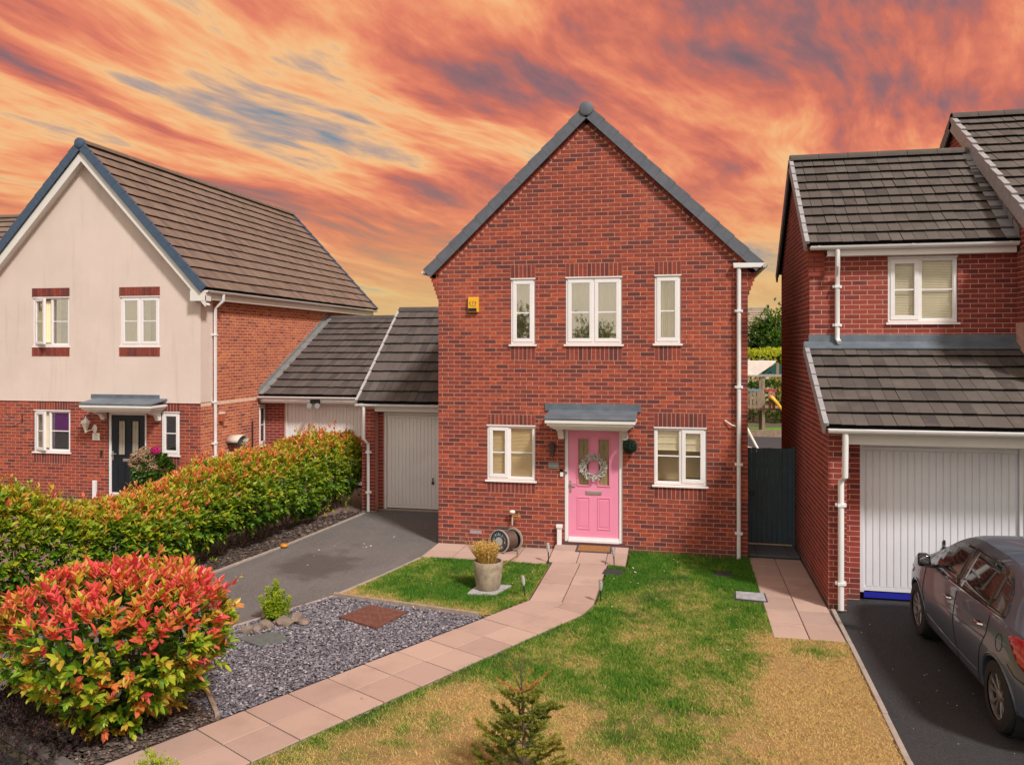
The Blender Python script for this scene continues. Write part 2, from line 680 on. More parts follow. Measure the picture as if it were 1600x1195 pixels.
def grass_mat(name, blade):
    m, g, b = new_mat(name)
    t = tone(g)
    p = pos(g)
    if blade:
        stops = [(0, (.66, .43, .17)), (.15, (.56, .38, .15)), (.3, (.46, .37, .12)), (.45, (.32, .33, .07)), (.65, (.15, .28, .018)), (1., (.028, .155, .010))]
    else:
        stops = [(0, (.46, .285, .12)), (.3, (.36, .25, .10)), (.55, (.15, .16, .04)), (1., (.02, .07, .008))]
    col = g.ramp(t, stops)
    n = g.noise(p, 34, 4, .6)
    col = g.mix(g.math('MULTIPLY', g.math('SUBTRACT', n, .35), .45 if blade else .9), col, (.10, .065, .035, 1) if not blade else (.32, .28, .07, 1))
    if not blade:      # matted thatch and scuffed soil
        col = g.mix(g.math('MULTIPLY', g.smooth(g.noise(p, 2.6, 5, .65), .55, .72), .55), col, (.20, .115, .065, 1))
    g.l(col, b.inputs['Base Color'])
    b.inputs['Roughness'].default_value = .8
    b.inputs['Specular IOR Level'].default_value = .2
    if not blade:
        bump(g, b, g.noise(p, 60, 5, .7), .8, .03)
    return m


GRASS = grass_mat('grass_blade', True)
TURF = grass_mat('turf_soil', False)


def asphalt_mat(name, base, stain=None):
    m, g, b = new_mat(name)
    p = pos(g)
    fine = g.noise(p, 120, 4, .75)
    c = g.ramp(fine, [(.32, tuple(x * .40 for x in base)), (.5, base), (.64, tuple(min(1, x * 2.3) for x in base))])
    # worn wheel tracks, drips and patched grit
    trk = g.noise(g.vmath('MULTIPLY', p, (2.6, .35, 1)).outputs[0], 1.0, 4, .6)
    c = g.mix(g.math('MULTIPLY', g.smooth(trk, .5, .7), .35), c, (*[x * 1.7 for x in base], 1))
    drip = g.smooth(g.noise(p, 7, 3, .6), .72, .78)
    c = g.mix(g.math('MULTIPLY', drip, .5), c, (*[x * .35 for x in base], 1))
    big = g.noise(p, .55, 5, .6)
    c = g.mix(g.math('MULTIPLY', g.smooth(big, .42, .68), .45), c, (*[x * 1.6 for x in base], 1))
    c = g.mix(g.math('MULTIPLY', g.smooth(g.noise(p, .35, 4, .55), .55, .66), .5), c, (*[x * .45 for x in base], 1))
    if stain:
        (sx, sy, rx, ry), scol = stain
        x, y, z = g.sep(p)
        wob = g.math('MULTIPLY', g.math('SUBTRACT', g.noise(p, 1.1, 6, .65), .5), 4.2)
        dx = g.math('DIVIDE', g.math('SUBTRACT', x, sx), rx)
        dy = g.math('DIVIDE', g.math('SUBTRACT', y, sy), ry)
        rr = g.math('ADD', g.math('ADD', g.math('MULTIPLY', dx, dx), g.math('MULTIPLY', dy, dy)), wob)
        c = g.mix(g.math('MULTIPLY', g.smooth(rr, 1.3, .3), .6), c, scol)
    g.l(c, b.inputs['Base Color'])
    b.inputs['Roughness'].default_value = .85
    b.inputs['Specular IOR Level'].default_value = .3
    bump(g, b, fine, .7, .012)
    return m


def slab_mat(name, stops):
    m, g, b = new_mat(name)
    p = pos(g)
    c = g.ramp(tone(g), stops)
    n = g.noise(p, 1.6, 6, .6)
    c = g.mix(g.math('MULTIPLY', g.smooth(n, .45, .75), .35), c, (.24, .155, .12, 1))
    f = g.noise(p, 130, 3, .6)
    c = g.mix(g.math('MULTIPLY', g.math('SUBTRACT', f, .4), .3), c, (.62, .48, .40, 1))
    sp = g.smooth(g.noise(p, 5.5, 3, .6), .70, .76)
    c = g.mix(g.math('MULTIPLY', sp, .45), c, (.13, .09, .075, 1))
    g.l(c, b.inputs['Base Color'])
    b.inputs['Roughness'].default_value = .85
    b.inputs['Specular IOR Level'].default_value = .25
    bump(g, b, f, .3, .006)
    return m


SLABM = slab_mat('paving_slab_buff', [(0, (.42, .285, .235)), (.5, (.50, .35, .29)), (1., (.40, .275, .235))])
SLAB_D = slab_mat('paving_slab_blue', [(0, (.085, .10, .115)), (1., (.12, .13, .14))])
BLOCKS = slab_mat('block_paving', [(0, (.20, .13, .105)), (1., (.30, .20, .165))])
ASPH_L = asphalt_mat('asphalt_driveway', (.125, .113, .110), ((-5.95, 12.5, .62, 1.1), (.075, .060, .058, 1)))
ASPH_R = asphalt_mat('asphalt_dark', (.034, .033, .035))
SOIL = plain('bed_soil', (.055, .036, .028), .98, .45, 14, bmp=1., bscale=40, dirt=((.16, .11, .08), .5))


def stone_mat(name, stops):
    m, g, b = new_mat(name)
    c = g.ramp(tone(g), stops)
    c = g.mix(g.math('MULTIPLY', g.noise(pos(g), 60, 3, .6), .25), c, (.30, .27, .27, 1))
    g.l(c, b.inputs['Base Color'])
    b.inputs['Roughness'].default_value = .75
    return m


GRAVEL = stone_mat('slate_chippings', [(0, (.035, .032, .050)), (.35, (.11, .10, .135)), (.7, (.25, .23, .26)), (.93, (.46, .42, .42)), (1., (.70, .66, .64))])
BARKCHIP = stone_mat('bark_chips', [(0, (.03, .02, .016)), (.6, (.10, .06, .045)), (.95, (.26, .18, .14)), (1., (.45, .38, .33))])
ROCK = plain('rockery_stone', (.22, .165, .13), .9, .25, 9, bmp=.8, bscale=25)
RUST = plain('rusty_plate', (.155, .058, .040), .8, .3, 14, bmp=.5, bscale=60, dirt=((.13, .045, .03), .5))
IRON = plain('cast_iron', (.05, .05, .055), .7, .2, 14, bmp=.5, bscale=60)
WOODP = plain('play_timber', (.30, .215, .15), .85, .25, 8, bmp=.3, bscale=30)

# ------------------------------------------------------------------ brickwork
BL, BH, JT = .215, .065, .010
CH = BH + JT
BD = .03


def cut(segs, a, b):
    out = []
    for lo, hi in segs:
        if b <= lo or a >= hi:
            out.append((lo, hi))
            continue
        if a > lo: out.append((lo, a))
        if b < hi: out.append((b, hi))
    return out


class Bricks:
    """all brick pieces of one building: the largest in view become parts, the rest one mass"""
    def __init__(s, mat, rng_tone):
        s.rec = []          # (frame, u0, u1, z0, z1, tone, proud)
        s.free = []         # arbitrary 8-corner bricks (world corners, tone)
        s.mat = mat
        s.rt = rng_tone

    def lay(s, fr, ext, z0, z1, holes=(), off=0., proud=0.):
        k = int(round(z0 / CH))
        while k * CH + BH <= z1 + 1e-6:
            z = k * CH
            lo1, hi1 = ext(z)
            lo2, hi2 = ext(z + BH)
            segs = [(max(lo1, lo2), min(hi1, hi2))]
            for (a, b, c, d) in holes:
                if z + BH > c + .012 and z < d - .012:
                    segs = cut(segs, a, b)
            for lo, hi in segs:
                p = BL + JT
                st = off + (k % 2) * p / 2
                i = math.ceil((lo - st) / p)
                cuts = []
                while st + i * p < hi:
                    q = st + i * p
                    if q - lo > .06 and hi - q > .06:      # no slivers beside openings
                        cuts.append(q)
                    i += 1
                edges = [lo - JT / 2] + cuts + [hi + JT / 2]
                for a, b in zip(edges[:-1], edges[1:]):
                    if b - a > .05:
                        s.rec.append((fr, a + JT / 2, b - JT / 2, z, z + BH, s.rt(), proud))
            k += 1

    def soldier(s, fr, u0, u1, z0, z1, proud=0., tn=None):
        n = max(1, round((u1 - u0) / CH))
        w = (u1 - u0) / n
        for i in range(n):
            s.rec.append((fr, u0 + i * w + JT / 2, u0 + (i + 1) * w - JT / 2, z0, z1, s.rt() if tn is None else tn(), proud))

    def rake(s, fr, pa, pb, width, d=.0):
        """row of bricks laid along a sloping edge from pa to pb (u,z), width measured below the line"""
        ax = Vector((pb[0] - pa[0], pb[1] - pa[1]))
        L = ax.length
        ax.normalize()
        nn = Vector((ax.y, -ax.x))
        if nn.y > 0: nn = -nn
        n = int(L / .225)
        for i in range(n):
            a, b = i * L / n + .005, (i + 1) * L / n - .005
            c = []
            for dd in (-BD, d):
                for (t, w) in ((a, .005), (b, .005), (b, width - .005), (a, width - .005)):
                    q = Vector(pa) + ax * t + nn * w
                    c.append(tuple(fr((q.x, dd, q.y))))
            s.free.append((c, s.rt()))

    def finish(s, parent, hide=(), limit=300):
        rec = s.rec
        cen = np.array([tuple(r[0](((r[1] + r[2]) / 2, 0, (r[3] + r[4]) / 2))) for r in rec])
        P = proj(cen)
        ok = (P[:, 0] > 8) & (P[:, 0] < 1592) & (P[:, 1] > 8) & (P[:, 1] < 1187)
        for (a, b, c, d) in hide:
            ok &= ~((P[:, 0] > a) & (P[:, 0] < c) & (P[:, 1] > b) & (P[:, 1] < d))
        size = np.zeros(len(rec))
        for i, r in enumerate(rec):
            full = abs(r[2] - r[1] - BL) < .002 or r[4] - r[3] > .15
            if ok[i] and full and r[6] == 0:
                q = proj(np.array([tuple(r[0]((r[1], 0, r[3]))), tuple(r[0]((r[2], 0, r[4])))]))
                size[i] = abs(q[1, 0] - q[0, 0]) * abs(q[1, 1] - q[0, 1])
        order = np.argsort(-size)
        pick = [int(i) for i in order[:limit] if size[i] > 35]
        ps = set(pick)
        cache = {}
        for i in pick:
            fr, u0, u1, z0, z1, t, pr = rec[i]
            w, h = round(u1 - u0, 4), round(z1 - z0, 4)
            tq = round(t * 9) / 9
            key = (w, h, tq, tuple(fr.U))
            if key not in cache:
                lf = frame((0, 0, 0), fr.U, fr.N)
                mb = MB(lf)
                mb.box(-w / 2, w / 2, -BD, 0, -h / 2, h / 2, tq)
                me = mb.mesh('brick')
                me.materials.append(s.mat)
                cache[key] = me
            o = bpy.data.objects.new('brick', cache[key])
            o.location = Vector(cen[i]) - origin_of(parent)
            o.parent = parent
            COL.objects.link(o)
        V, T = [], []
        for i, r in enumerate(rec):
            if i in ps: continue
            fr, u0, u1, z0, z1, t, pr = r
            V.append([tuple(fr(p)) for p in ((u0, -BD, z0), (u1, -BD, z0), (u1, pr, z0), (u0, pr, z0), (u0, -BD, z1), (u1, -BD, z1), (u1, pr, z1), (u0, pr, z1))])
            T.append(t)
        for c, t in s.free:
            V.append(c)
            T.append(t)
        if V:
            o = boxes('brickwork', V, T, s.mat, parent)
            o["kind"] = "stuff"


BOXF = np.array([(0, 3, 2, 1), (4, 5, 6, 7), (0, 1, 5, 4), (1, 2, 6, 5), (2, 3, 7, 6), (3, 0, 4, 7)], np.int32)


def boxes(name, V, T, mat, parent):
    V = np.asarray(V, np.float32)
    n = len(V)
    Q = (BOXF[None] + (np.arange(n) * 8)[:, None, None]).reshape(-1, 4)
    me = np_mesh(name, V.reshape(-1, 3), Q, None, np.repeat(np.asarray(T), 6))
    bm = bmesh.new(); bm.from_mesh(me)
    bmesh.ops.recalc_face_normals(bm, faces=bm.faces)
    bm.to_mesh(me); bm.free()
    return link(name, me, parent, mat)


def panel(fr, u0, u1, z0, z1, holes, d, mb, gable=None):
    """flat wall sheet with rectangular holes, reveals to 12 cm, optional gable polygon on top"""
    us = sorted({u0, u1, *[h[i] for h in holes for i in (0, 1) if u0 < h[i] < u1]})
    zs = sorted({z0, z1, *[h[i] for h in holes for i in (2, 3) if z0 < h[i] < z1]})
    for i in range(len(us) - 1):
        for j in range(len(zs) - 1):
            uc, zc = (us[i] + us[i + 1]) / 2, (zs[j] + zs[j + 1]) / 2
            if any(h[0] < uc < h[1] and h[2] < zc < h[3] for h in holes):
                continue
            mb.add([(us[i], d, zs[j]), (us[i + 1], d, zs[j]), (us[i + 1], d, zs[j + 1]), (us[i], d, zs[j + 1])], [(0, 1, 2, 3)])
    for (a, b, c, e) in holes:
        q = d - .12
        mb.add([(a, d, c), (a, d, e), (a, q, e), (a, q, c)], [(0, 1, 2, 3)])
        mb.add([(b, d, c), (b, d, e), (b, q, e), (b, q, c)], [(0, 1, 2, 3)])
        mb.add([(a, d, e), (b, d, e), (b, q, e), (a, q, e)], [(0, 1, 2, 3)])
        mb.add([(a, d, c), (b, d, c), (b, q, c), (a, q, c)], [(0, 1, 2, 3)])
    if gable:
        mb.add([(p[0], d, p[1]) for p in gable], [tuple(range(len(gable)))])


# ------------------------------------------------------------------ roofs
class Tiles:
    def __init__(s, mat):
        s.rec, s.mat = [], mat

    def plane(s, O, U, S, L, D, w=.165, gauge=.345, clip=None, seed=0):
        """O eave corner, U along eave, S up the slope; L x D metres.  clip(a, b) -> (amin, amax) per course"""
        O, U, S = Vector(O), Vector(U), Vector(S)
        N = U.cross(S).normalized()
        if N.z < 0: N = -N
        rr = random.Random(seed)
        nc = max(1, round(D / gauge))
        ga = D / nc
        for c in range(nc):
            b0 = c * ga
            a0, a1 = (0, L) if clip is None else clip(b0, b0 + ga)
            st = (c % 2) * w * 1.0 + rr.uniform(-.02, .02) - w
            i = 0
            while st + i * w < a1:
                ta, tb = st + i * w, st + (i + 1) * w
                g = .004 if (i + c) % 2 else .0015
                ta2, tb2 = max(a0, ta + g), min(a1, tb - g)
                if tb2 - ta2 > .03:
                    j = rr.uniform(-.003, .004)
                    e = rr.uniform(-.006, .006)
                    s.rec.append((O, U, S, N, ta2, tb2, b0 + e, b0 + ga + .05, rr.random(), j, tb2 - ta2 > w - .02))
                i += 1

    @staticmethod
    def corners(r, org=Vector((0, 0, 0))):
        O, U, S, N, a, b, c, d, t, j, full = r
        out = []
        for (bb, lo, hi) in ((c, .006, .052), (d, -.02, .004)):
            for aa in (a, b):
                for h in (lo, hi):
                    # the tail of each tile is undercut, shaped so its front edge falls in shade
                    out.append(O + U * aa + S * (bb + (.055 if bb == c and h == lo else 0)) + N * (h + j) - org)
        # order to bottom ring (lo) / top ring (hi)
        o = out
        return [tuple(o[i]) for i in (0, 2, 6, 4, 1, 3, 7, 5)]

    def finish(s, parent, limit=300, hide=()):
        if not s.rec: return
        cen = np.array([tuple(r[0] + r[1] * ((r[4] + r[5]) / 2) + r[2] * ((r[6] + r[7]) / 2)) for r in s.rec])
        P = proj(cen)
        ok = (P[:, 0] > 8) & (P[:, 0] < 1592) & (P[:, 1] > 8) & (P[:, 1] < 1187)
        for (a, b, c, d) in hide:
            ok &= ~((P[:, 0] > a) & (P[:, 0] < c) & (P[:, 1] > b) & (P[:, 1] < d))
        camv = Vector((0, 0, CAM_H))
        size = np.zeros(len(s.rec))
        for i, r in enumerate(s.rec):
            if ok[i] and r[10]:
                v = camv - Vector(cen[i])
                size[i] = max(0, v.normalized().dot(r[3])) / v.length_squared
        order = np.argsort(-size)
        pick = [int(i) for i in order[:limit] if size[i] > 0]
        ps = set(pick)
        cache = {}
        for i in pick:
            O, U, S, N, a, b, c, d, t, j, full = s.rec[i]
            tq = round(t * 7) / 7
            key = (tq, tuple(U), tuple(S), round(d - c, 2))
            mid = O + U * ((a + b) / 2) + S * ((c + d) / 2) + N * j
            if key not in cache:
                mb = MB()
                mb.hexa(s.corners((O, U, S, N, a, b, c, d, tq, j, True), mid), tq)
                me = mb.mesh('roof_tile')
                me.materials.append(s.mat)
                cache[key] = me
            o = bpy.data.objects.new('roof_tile', cache[key])
            o.location = mid - origin_of(parent)
            o.parent = parent
            COL.objects.link(o)
        V = [s.corners(r) for i, r in enumerate(s.rec) if i not in ps]
        T = [r[8] for i, r in enumerate(s.rec) if i not in ps]
        if V:
            boxes('roof_tiling', V, T, s.mat, parent)["kind"] = "stuff"


def ridge_tiles(parent, A, B, mat, r=.115, step=.45, flat=False):
    A, B = Vector(A), Vector(B)
    L = (B - A).length
    d = (B - A).normalized()
    n = max(1, round(L / step))
    x = d.cross(Vector((0, 0, 1))).normalized()
    for i in range(n):
        mb = MB()
        vs, fs = [], []
        K = 8
        for (t, rr) in ((i * L / n + .003, r), ((i + 1) * L / n - .003, r * .985)):
            c = A + d * t
            for k in range(K + 1):
                w = math.pi * k / K
                vs.append(c + x * math.cos(w) * rr + Vector((0, 0, math.sin(w) * rr - .03)))
            for k in range(K, -1, -1):
                w = math.pi * k / K
                vs.append(c + x * math.cos(w) * (rr - .02) + Vector((0, 0, math.sin(w) * (rr - .02) - .03)))
        M = 2 * (K + 1)
        for k in range(M):
            fs.append((k, (k + 1) % M, M + (k + 1) % M, M + k))
        for k in range(K):
            fs.append((k, k + 1, M - 2 - k, M - 1 - k))
            fs.append((M + k, M + M - 1 - k, M + M - 2 - k, M + k + 1))
        mb.add(vs, fs)
        mb.build('ridge_tile', mat, parent, smooth=True)


def verge_caps(parent, A, B, out, mat, gauge=.345, drop=.15, cover=.10, lap=.010):
    """stepped dry-verge units from eave A to ridge B; 'out' points away from the roof"""
    A, B, out = Vector(A), Vector(B), Vector(out).normalized()
    L = (B - A).length
    S = (B - A).normalized()
    N = out.cross(S).normalized()
    if N.z < 0: N = -N
    n = max(1, round(L / gauge))
    g = L / n
    for i in range(n):
        b0, b1 = i * g + .0015, (i + 1) * g - .0015
        mb = MB()
        for (w0, w1, lo, hi) in ((-cover, .035, .022, .06), (.003, .035, -drop, .0215)):
            c = []
            for (oo) in (lo, hi):
                for (bb, ww) in ((b0, w0), (b0, w1), (b1, w1), (b1, w0)):
                    up = oo + (lap if bb == b0 else -lap * .6) if oo == hi and hi > .05 else oo
                    c.append(tuple(A + S * bb + out * ww + N * up))
            mb.hexa(c)
        mb.build('verge_cap', mat, parent)


def pipe_run(parent, pts, r, clips, mat, wall_n, name='downpipe'):
    mb = MB()
    mb.tube(pts, r, 10)
    o = mb.build(name, mat, parent, smooth=True)
    n = Vector(wall_n)
    side = n.cross(Vector((0, 0, 1)))
    for (x, y, z) in clips:
        c = MB()
        p = Vector((x, y, z))
        q = [p + side * a + n * b + Vector((0, 0, h)) for h in (-.022, .022) for (a, b) in ((-r - .03, -r - .02), (r + .03, -r - .02), (r + .03, .0), (-r - .03, .0))]
        c.hexa([tuple(v) for v in q])
        q = [p + side * a + n * b + Vector((0, 0, h)) for h in (-.018, .018) for (a, b) in ((-r - .008, 0.001), (r + .008, 0.001), (r + .008, r + .008), (-r - .008, r + .008))]
        c.hexa([tuple(v) for v in q])
        c.build('pipe_clip', mat, o)
    return o


def gutter_run(parent, A, B, mat, r=.055, name='gutter'):
    """half-round gutter with brackets and unions"""
    A, B = Vector(A), Vector(B)
    d = (B - A).normalized()
    x = d.cross(Vector((0, 0, 1))).normalized()
    mb = MB()
    K = 8
    vs, fs = [], []
    for c in (A, B):
        for k in range(K + 1):
            w = math.pi + math.pi * k / K
            vs.append(c + x * math.cos(w) * r + Vector((0, 0, math.sin(w) * r)))
        for k in range(K, -1, -1):
            w = math.pi + math.pi * k / K
            vs.append(c + x * math.cos(w) * (r - .006) + Vector((0, 0, math.sin(w) * (r - .006) + .001)))
    M = 2 * (K + 1)
    fs += [(k, (k + 1) % M, M + (k + 1) % M, M + k) for k in range(M)]
    for k in range(K):
        fs.append((k, k + 1, M - 2 - k, M - 1 - k))
        fs.append((M + k, M + M - 1 - k, M + M - 2 - k, M + k + 1))
    fs.append(tuple(range(K + 1)))
    fs.append(tuple(range(M, M + K + 1)))
    mb.add(vs, fs)
    o = mb.build(name, mat, parent, smooth=True)
    L = (B - A).length
    n = max(1, int(L / 1.0))
    for i in range(n + 1):
        c = A + d * (.12 + (L - .24) * i / n)
        b = MB()
        vs, fs = [], []
        for t in (-.018, .018):
            for k in range(K + 1):
                w = math.pi + math.pi * k / K
                vs.append(c + d * t + x * math.cos(w) * (r + .006) + Vector((0, 0, math.sin(w) * (r + .006) + .004)))
        fs = [(k, k + 1, K + 2 + k, K + 1 + k) for k in range(K)]
        b.add(vs, fs)
        b.build('gutter_bracket', mat, o)
    return o


# ------------------------------------------------------------------ windows and doors
def window(parent, fr, u0, u1, z0, z1, lights, glass, back=None, sill=True, depth=.02, name='window', open_sash=None, head=True):
    """lights: list of (width fraction, 'sash' or 'fixed', bar height fraction or None).  back: (kind, material)"""
    T = .05
    mb = MB(fr)
    d0, d1 = -depth - .06, -depth
    mb.box(u0, u1, d0, d1, z1 - T, z1)
    mb.box(u0, u1, d0, d1, z0, z0 + T)
    mb.box(u0, u0 + T, d0, d1, z0 + T, z1 - T)
    mb.box(u1 - T, u1, d0, d1, z0 + T, z1 - T)
    W = u1 - u0 - 2 * T
    x = u0 + T
    spans = []
    for i, (fw, kind, bar) in enumerate(lights):
        w = W * fw
        a, b = x, x + w
        if i < len(lights) - 1:
            mb.box(b - T * .45, b + T * .45, d0, d1 - .002, z0 + T, z1 - T)
            b -= T * .45
        if i > 0: a += T * .45
        spans.append((a, b, kind, bar))
        x += w
    wo = mb.build(name, UPVC, parent, bevel=.006)
    if head:
        hb = MB(fr)
        hb.box(u0 - .005, u1 + .005, d1 + .001, d1 + .03, z1 - .018, z1 + .004)
        hb.build('head_trim', UPVC, wo)
    for i, (a, b, kind, bar) in enumerate(spans):
        za, zb = z0 + T, z1 - T
        f2 = fr
        if open_sash is not None and i == open_sash[0]:
            piv, ang = (a if open_sash[2] == 'l' else b), open_sash[1]
            def f2(p, piv=piv, ang=ang):
                du, dd = p[0] - piv, p[1] + depth
                return fr((piv + du * math.cos(ang) - dd * math.sin(ang), -depth + du * math.sin(ang) + dd * math.cos(ang), p[2]))
            f2.flip = fr.flip
        if kind == 'sash':
            s = MB(f2)
            S_ = .055
            e0, e1 = -depth - .045, -depth + .012
            s.box(a - .01, b + .01, e0, e1, zb - S_, zb + .01)
            s.box(a - .01, b + .01, e0, e1, za - .01, za + S_)
            s.box(a - .01, a + S_, e0, e1, za + S_, zb - S_)
            s.box(b - S_, b + .01, e0, e1, za + S_, zb - S_)
            s.build('sash', UPVC, wo, bevel=.005)
            a, b, za, zb = a + S_, b - S_, za + S_, zb - S_
            gd = -depth - .01
        else:
            gd = -depth - .025
            s = MB(f2)
            S_ = .012
            s.box(a, b, gd - .005, -depth - .008, zb - S_, zb)
            s.box(a, b, gd - .005, -depth - .008, za, za + S_)
            s.box(a, a + S_, gd - .005, -depth - .008, za + S_, zb - S_)
            s.box(b - S_, b, gd - .005, -depth - .008, za + S_, zb - S_)
            s.build('glazing_bead', UPVC, wo)
        p = MB(f2)
        p.box(a, b, gd - .004, gd, za, zb)
        p.build('pane', glass if not isinstance(glass, (list, tuple)) else glass[i], wo)
        if bar is not None:
            zz = za + (zb - za) * bar
            q = MB(f2)
            q.box(a, b, gd + .001, gd + .010, zz - .011, zz + .011)
            q.build('glazing_bar', UPVC, wo)
        if back:
            kind_b, bm_ = back if not isinstance(back, list) else back[i]
            k = MB(fr)
            dd = -depth - .065
            if kind_b == 'blind':
                z = za - .02
                while z < zb + .02:
                    k.add([(a - .03, dd + .014, z), (b + .03, dd + .014, z), (b + .03, dd, z + .023), (a - .03, dd, z + .023)], [(0, 1, 2, 3)])
                    z += .025
                k.build('blind', bm_, wo)
            elif kind_b == 'half':
                zz = za + (zb - za) * .60
                k.box(a - .03, b + .03, dd - .01, dd, zz, zb + .03)
                for j in range(3):
                    k.box(a - .03, b + .03, dd, dd + .012, zz + j * .12, zz + j * .12 + .02)
                k.build('roller_blind', bm_, wo)
                k2 = MB(fr)
                k2.box(a - .03, b + .03, dd - .32, dd - .3, za - .03, zz + .1)
                k2.build('room_wall', BLIND, wo)
            elif kind_b == 'curtain':
                n = 26
                vs = []
                for j in range(n + 1):
                    u = a - .03 + (b - a + .06) * j / n
                    off = .02 * math.sin(j * 1.9) + .008 * math.sin(j * 4.1)
                    vs += [(u, dd + off, za - .03), (u, dd + off, zb + .03)]
                k.add(vs, [(2 * j, 2 * j + 2, 2 * j + 3, 2 * j + 1) for j in range(n)])
                k.build('curtain', bm_, wo, smooth=True)
            elif kind_b == 'side':
                n = 14
                vs = []
                aa, bb = (a - .03, a + (b - a) * .45)
                for j in range(n + 1):
                    u = aa + (bb - aa) * j / n
                    off = .02 * math.sin(j * 1.9)
                    vs += [(u, dd + off, za - .03), (u, dd + off, zb + .03)]
                k.add(vs, [(2 * j, 2 * j + 2, 2 * j + 3, 2 * j + 1) for j in range(n)])
                k.build('curtain', bm_, wo, smooth=True)
    if sill:
        s = MB(fr)
        s.add([(u0 - .03, -.05, z0 - .035), (u1 + .03, -.05, z0 - .035), (u1 + .03, .035, z0 - .035), (u0 - .03, .035, z0 - .035),
               (u0 - .03, -.05, z0 + .005), (u1 + .03, -.05, z0 + .005), (u1 + .03, .035, z0 - .010), (u0 - .03, .035, z0 - .010)],
              [(0, 3, 2, 1), (4, 5, 6, 7), (0, 1, 5, 4), (1, 2, 6, 5), (2, 3, 7, 6), (3, 0, 4, 7)])
        s.build('sill', UPVC, wo)
    return wo


def front_door(parent, fr, u0, u1, z0, z1, paint, mould, glassm, handle_left=True):
    F = .065
    mb = MB(fr)
    d0, d1 = -.10, -.025
    mb.box(u0, u0 + F, d0, d1, z0, z1)
    mb.box(u1 - F, u1, d0, d1, z0, z1)
    mb.box(u0 + F, u1 - F, d0, d1, z1 - F, z1)
    mb.box(u0 + F, u1 - F, d0, d1 + .03, z0, z0 + .05)
    fo = mb.build('door_frame', UPVC, parent, bevel=.006)
    a, b, za, zb = u0 + F + .004, u1 - F - .004, z0 + .052, z1 - F - .003
    W = b - a
    H = zb - za
    e = -.045
    # leaf built round two glazed openings
    gx = [(a + W * .195, a + W * .40), (a + W * .60, a + W * .805)]
    gz = (za + H * .50, za + H * .925)
    lf = MB(fr)
    us = [a, gx[0][0], gx[0][1], gx[1][0], gx[1][1], b]
    for i in range(5):
        if i in (1, 3):
            lf.box(us[i], us[i + 1], e - .04, e, za, gz[0])
            lf.box(us[i], us[i + 1], e - .04, e, gz[1], zb)
        else:
            lf.box(us[i], us[i + 1], e - .04, e, za, zb)
    leaf = lf.build('door', paint, parent)
    for (p, q) in gx:
        g = MB(fr)
        g.box(p - .002, q + .002, e - .03, e - .022, gz[0] - .002, gz[1] + .002)
        g.build('glazed_panel', glassm, leaf)
        ring = MB(fr)
        m = .022
        for (x0, x1, y0, y1) in ((p - m, q + m, gz[1], gz[1] + m), (p - m, q + m, gz[0] - m, gz[0]), (p - m, p, gz[0], gz[1]), (q, q + m, gz[0], gz[1])):
            ring.box(x0, x1, e - .001, e + .014, y0, y1)
        ring.build('glazing_moulding', mould, leaf, bevel=.004)
        # leading and a small diamond in the glass
        ld = MB(fr)
        c = (p + q) / 2
        ld.box(c - .002, c + .002, e - .0215, e - .0195, gz[0], gz[1])
        zc = gz[0] + (gz[1] - gz[0]) * .82
        for sx in (-1, 1):
            ld.add([(c, e - .019, zc + .05), (c + sx * .03, e - .019, zc), (c + sx * .026, e - .019, zc), (c, e - .019, zc + .042)], [(0, 1, 2, 3)])
            ld.add([(c, e - .019, zc - .05), (c + sx * .03, e - .019, zc), (c + sx * .026, e - .019, zc), (c, e - .019, zc - .042)], [(0, 1, 2, 3)])
        ld.build('leading', DARKM, leaf)
        # lower raised panel
        pz = (za + H * .10, za + H * .38)
        ring = MB(fr)
        for (x0, x1, y0, y1) in ((p - m, q + m, pz[1], pz[1] + .018), (p - m, q + m, pz[0] - .018, pz[0]), (p - m, p - m + .016, pz[0], pz[1]), (q + m - .016, q + m, pz[0], pz[1])):
            ring.box(x0, x1, e - .001, e + .010, y0, y1)
        ring.box(p + .012, q - .012, e - .001, e + .006, pz[0] + .03, pz[1] - .03)
        ring.build('panel_moulding', mould, leaf, bevel=.004)
    lb = MB(fr)
    lc = (a + b) / 2
    lz = za + H * .43
    lb.box(lc - .14, lc + .14, e, e + .012, lz - .034, lz + .034)
    lb.box(lc - .125, lc + .125, e + .012, e + .020, lz - .022, lz + .022)
    lb.build('letterbox', STEEL, leaf, bevel=.003)
    hd = MB(fr)
    hx = a + .035 if handle_left else b - .035
    hz = za + H * .49
    sgn = 1 if handle_left else -1
    hd.box(hx - .017, hx + .017, e, e + .012, hz - .12, hz + .10)
    hd.box(min(hx, hx + sgn * .12), max(hx, hx + sgn * .12), e + .035, e + .05, hz + .025, hz + .045)
    hd.box(hx - .01, hx + .01, e + .012, e + .05, hz + .025, hz + .045)
    hd.build('handle', STEEL, leaf, bevel=.004)
    wb = MB(fr)
    wb.box(a, b, e, e + .03, za, za + .035)
    wb.build('weatherbar', UPVC, leaf)
    return leaf


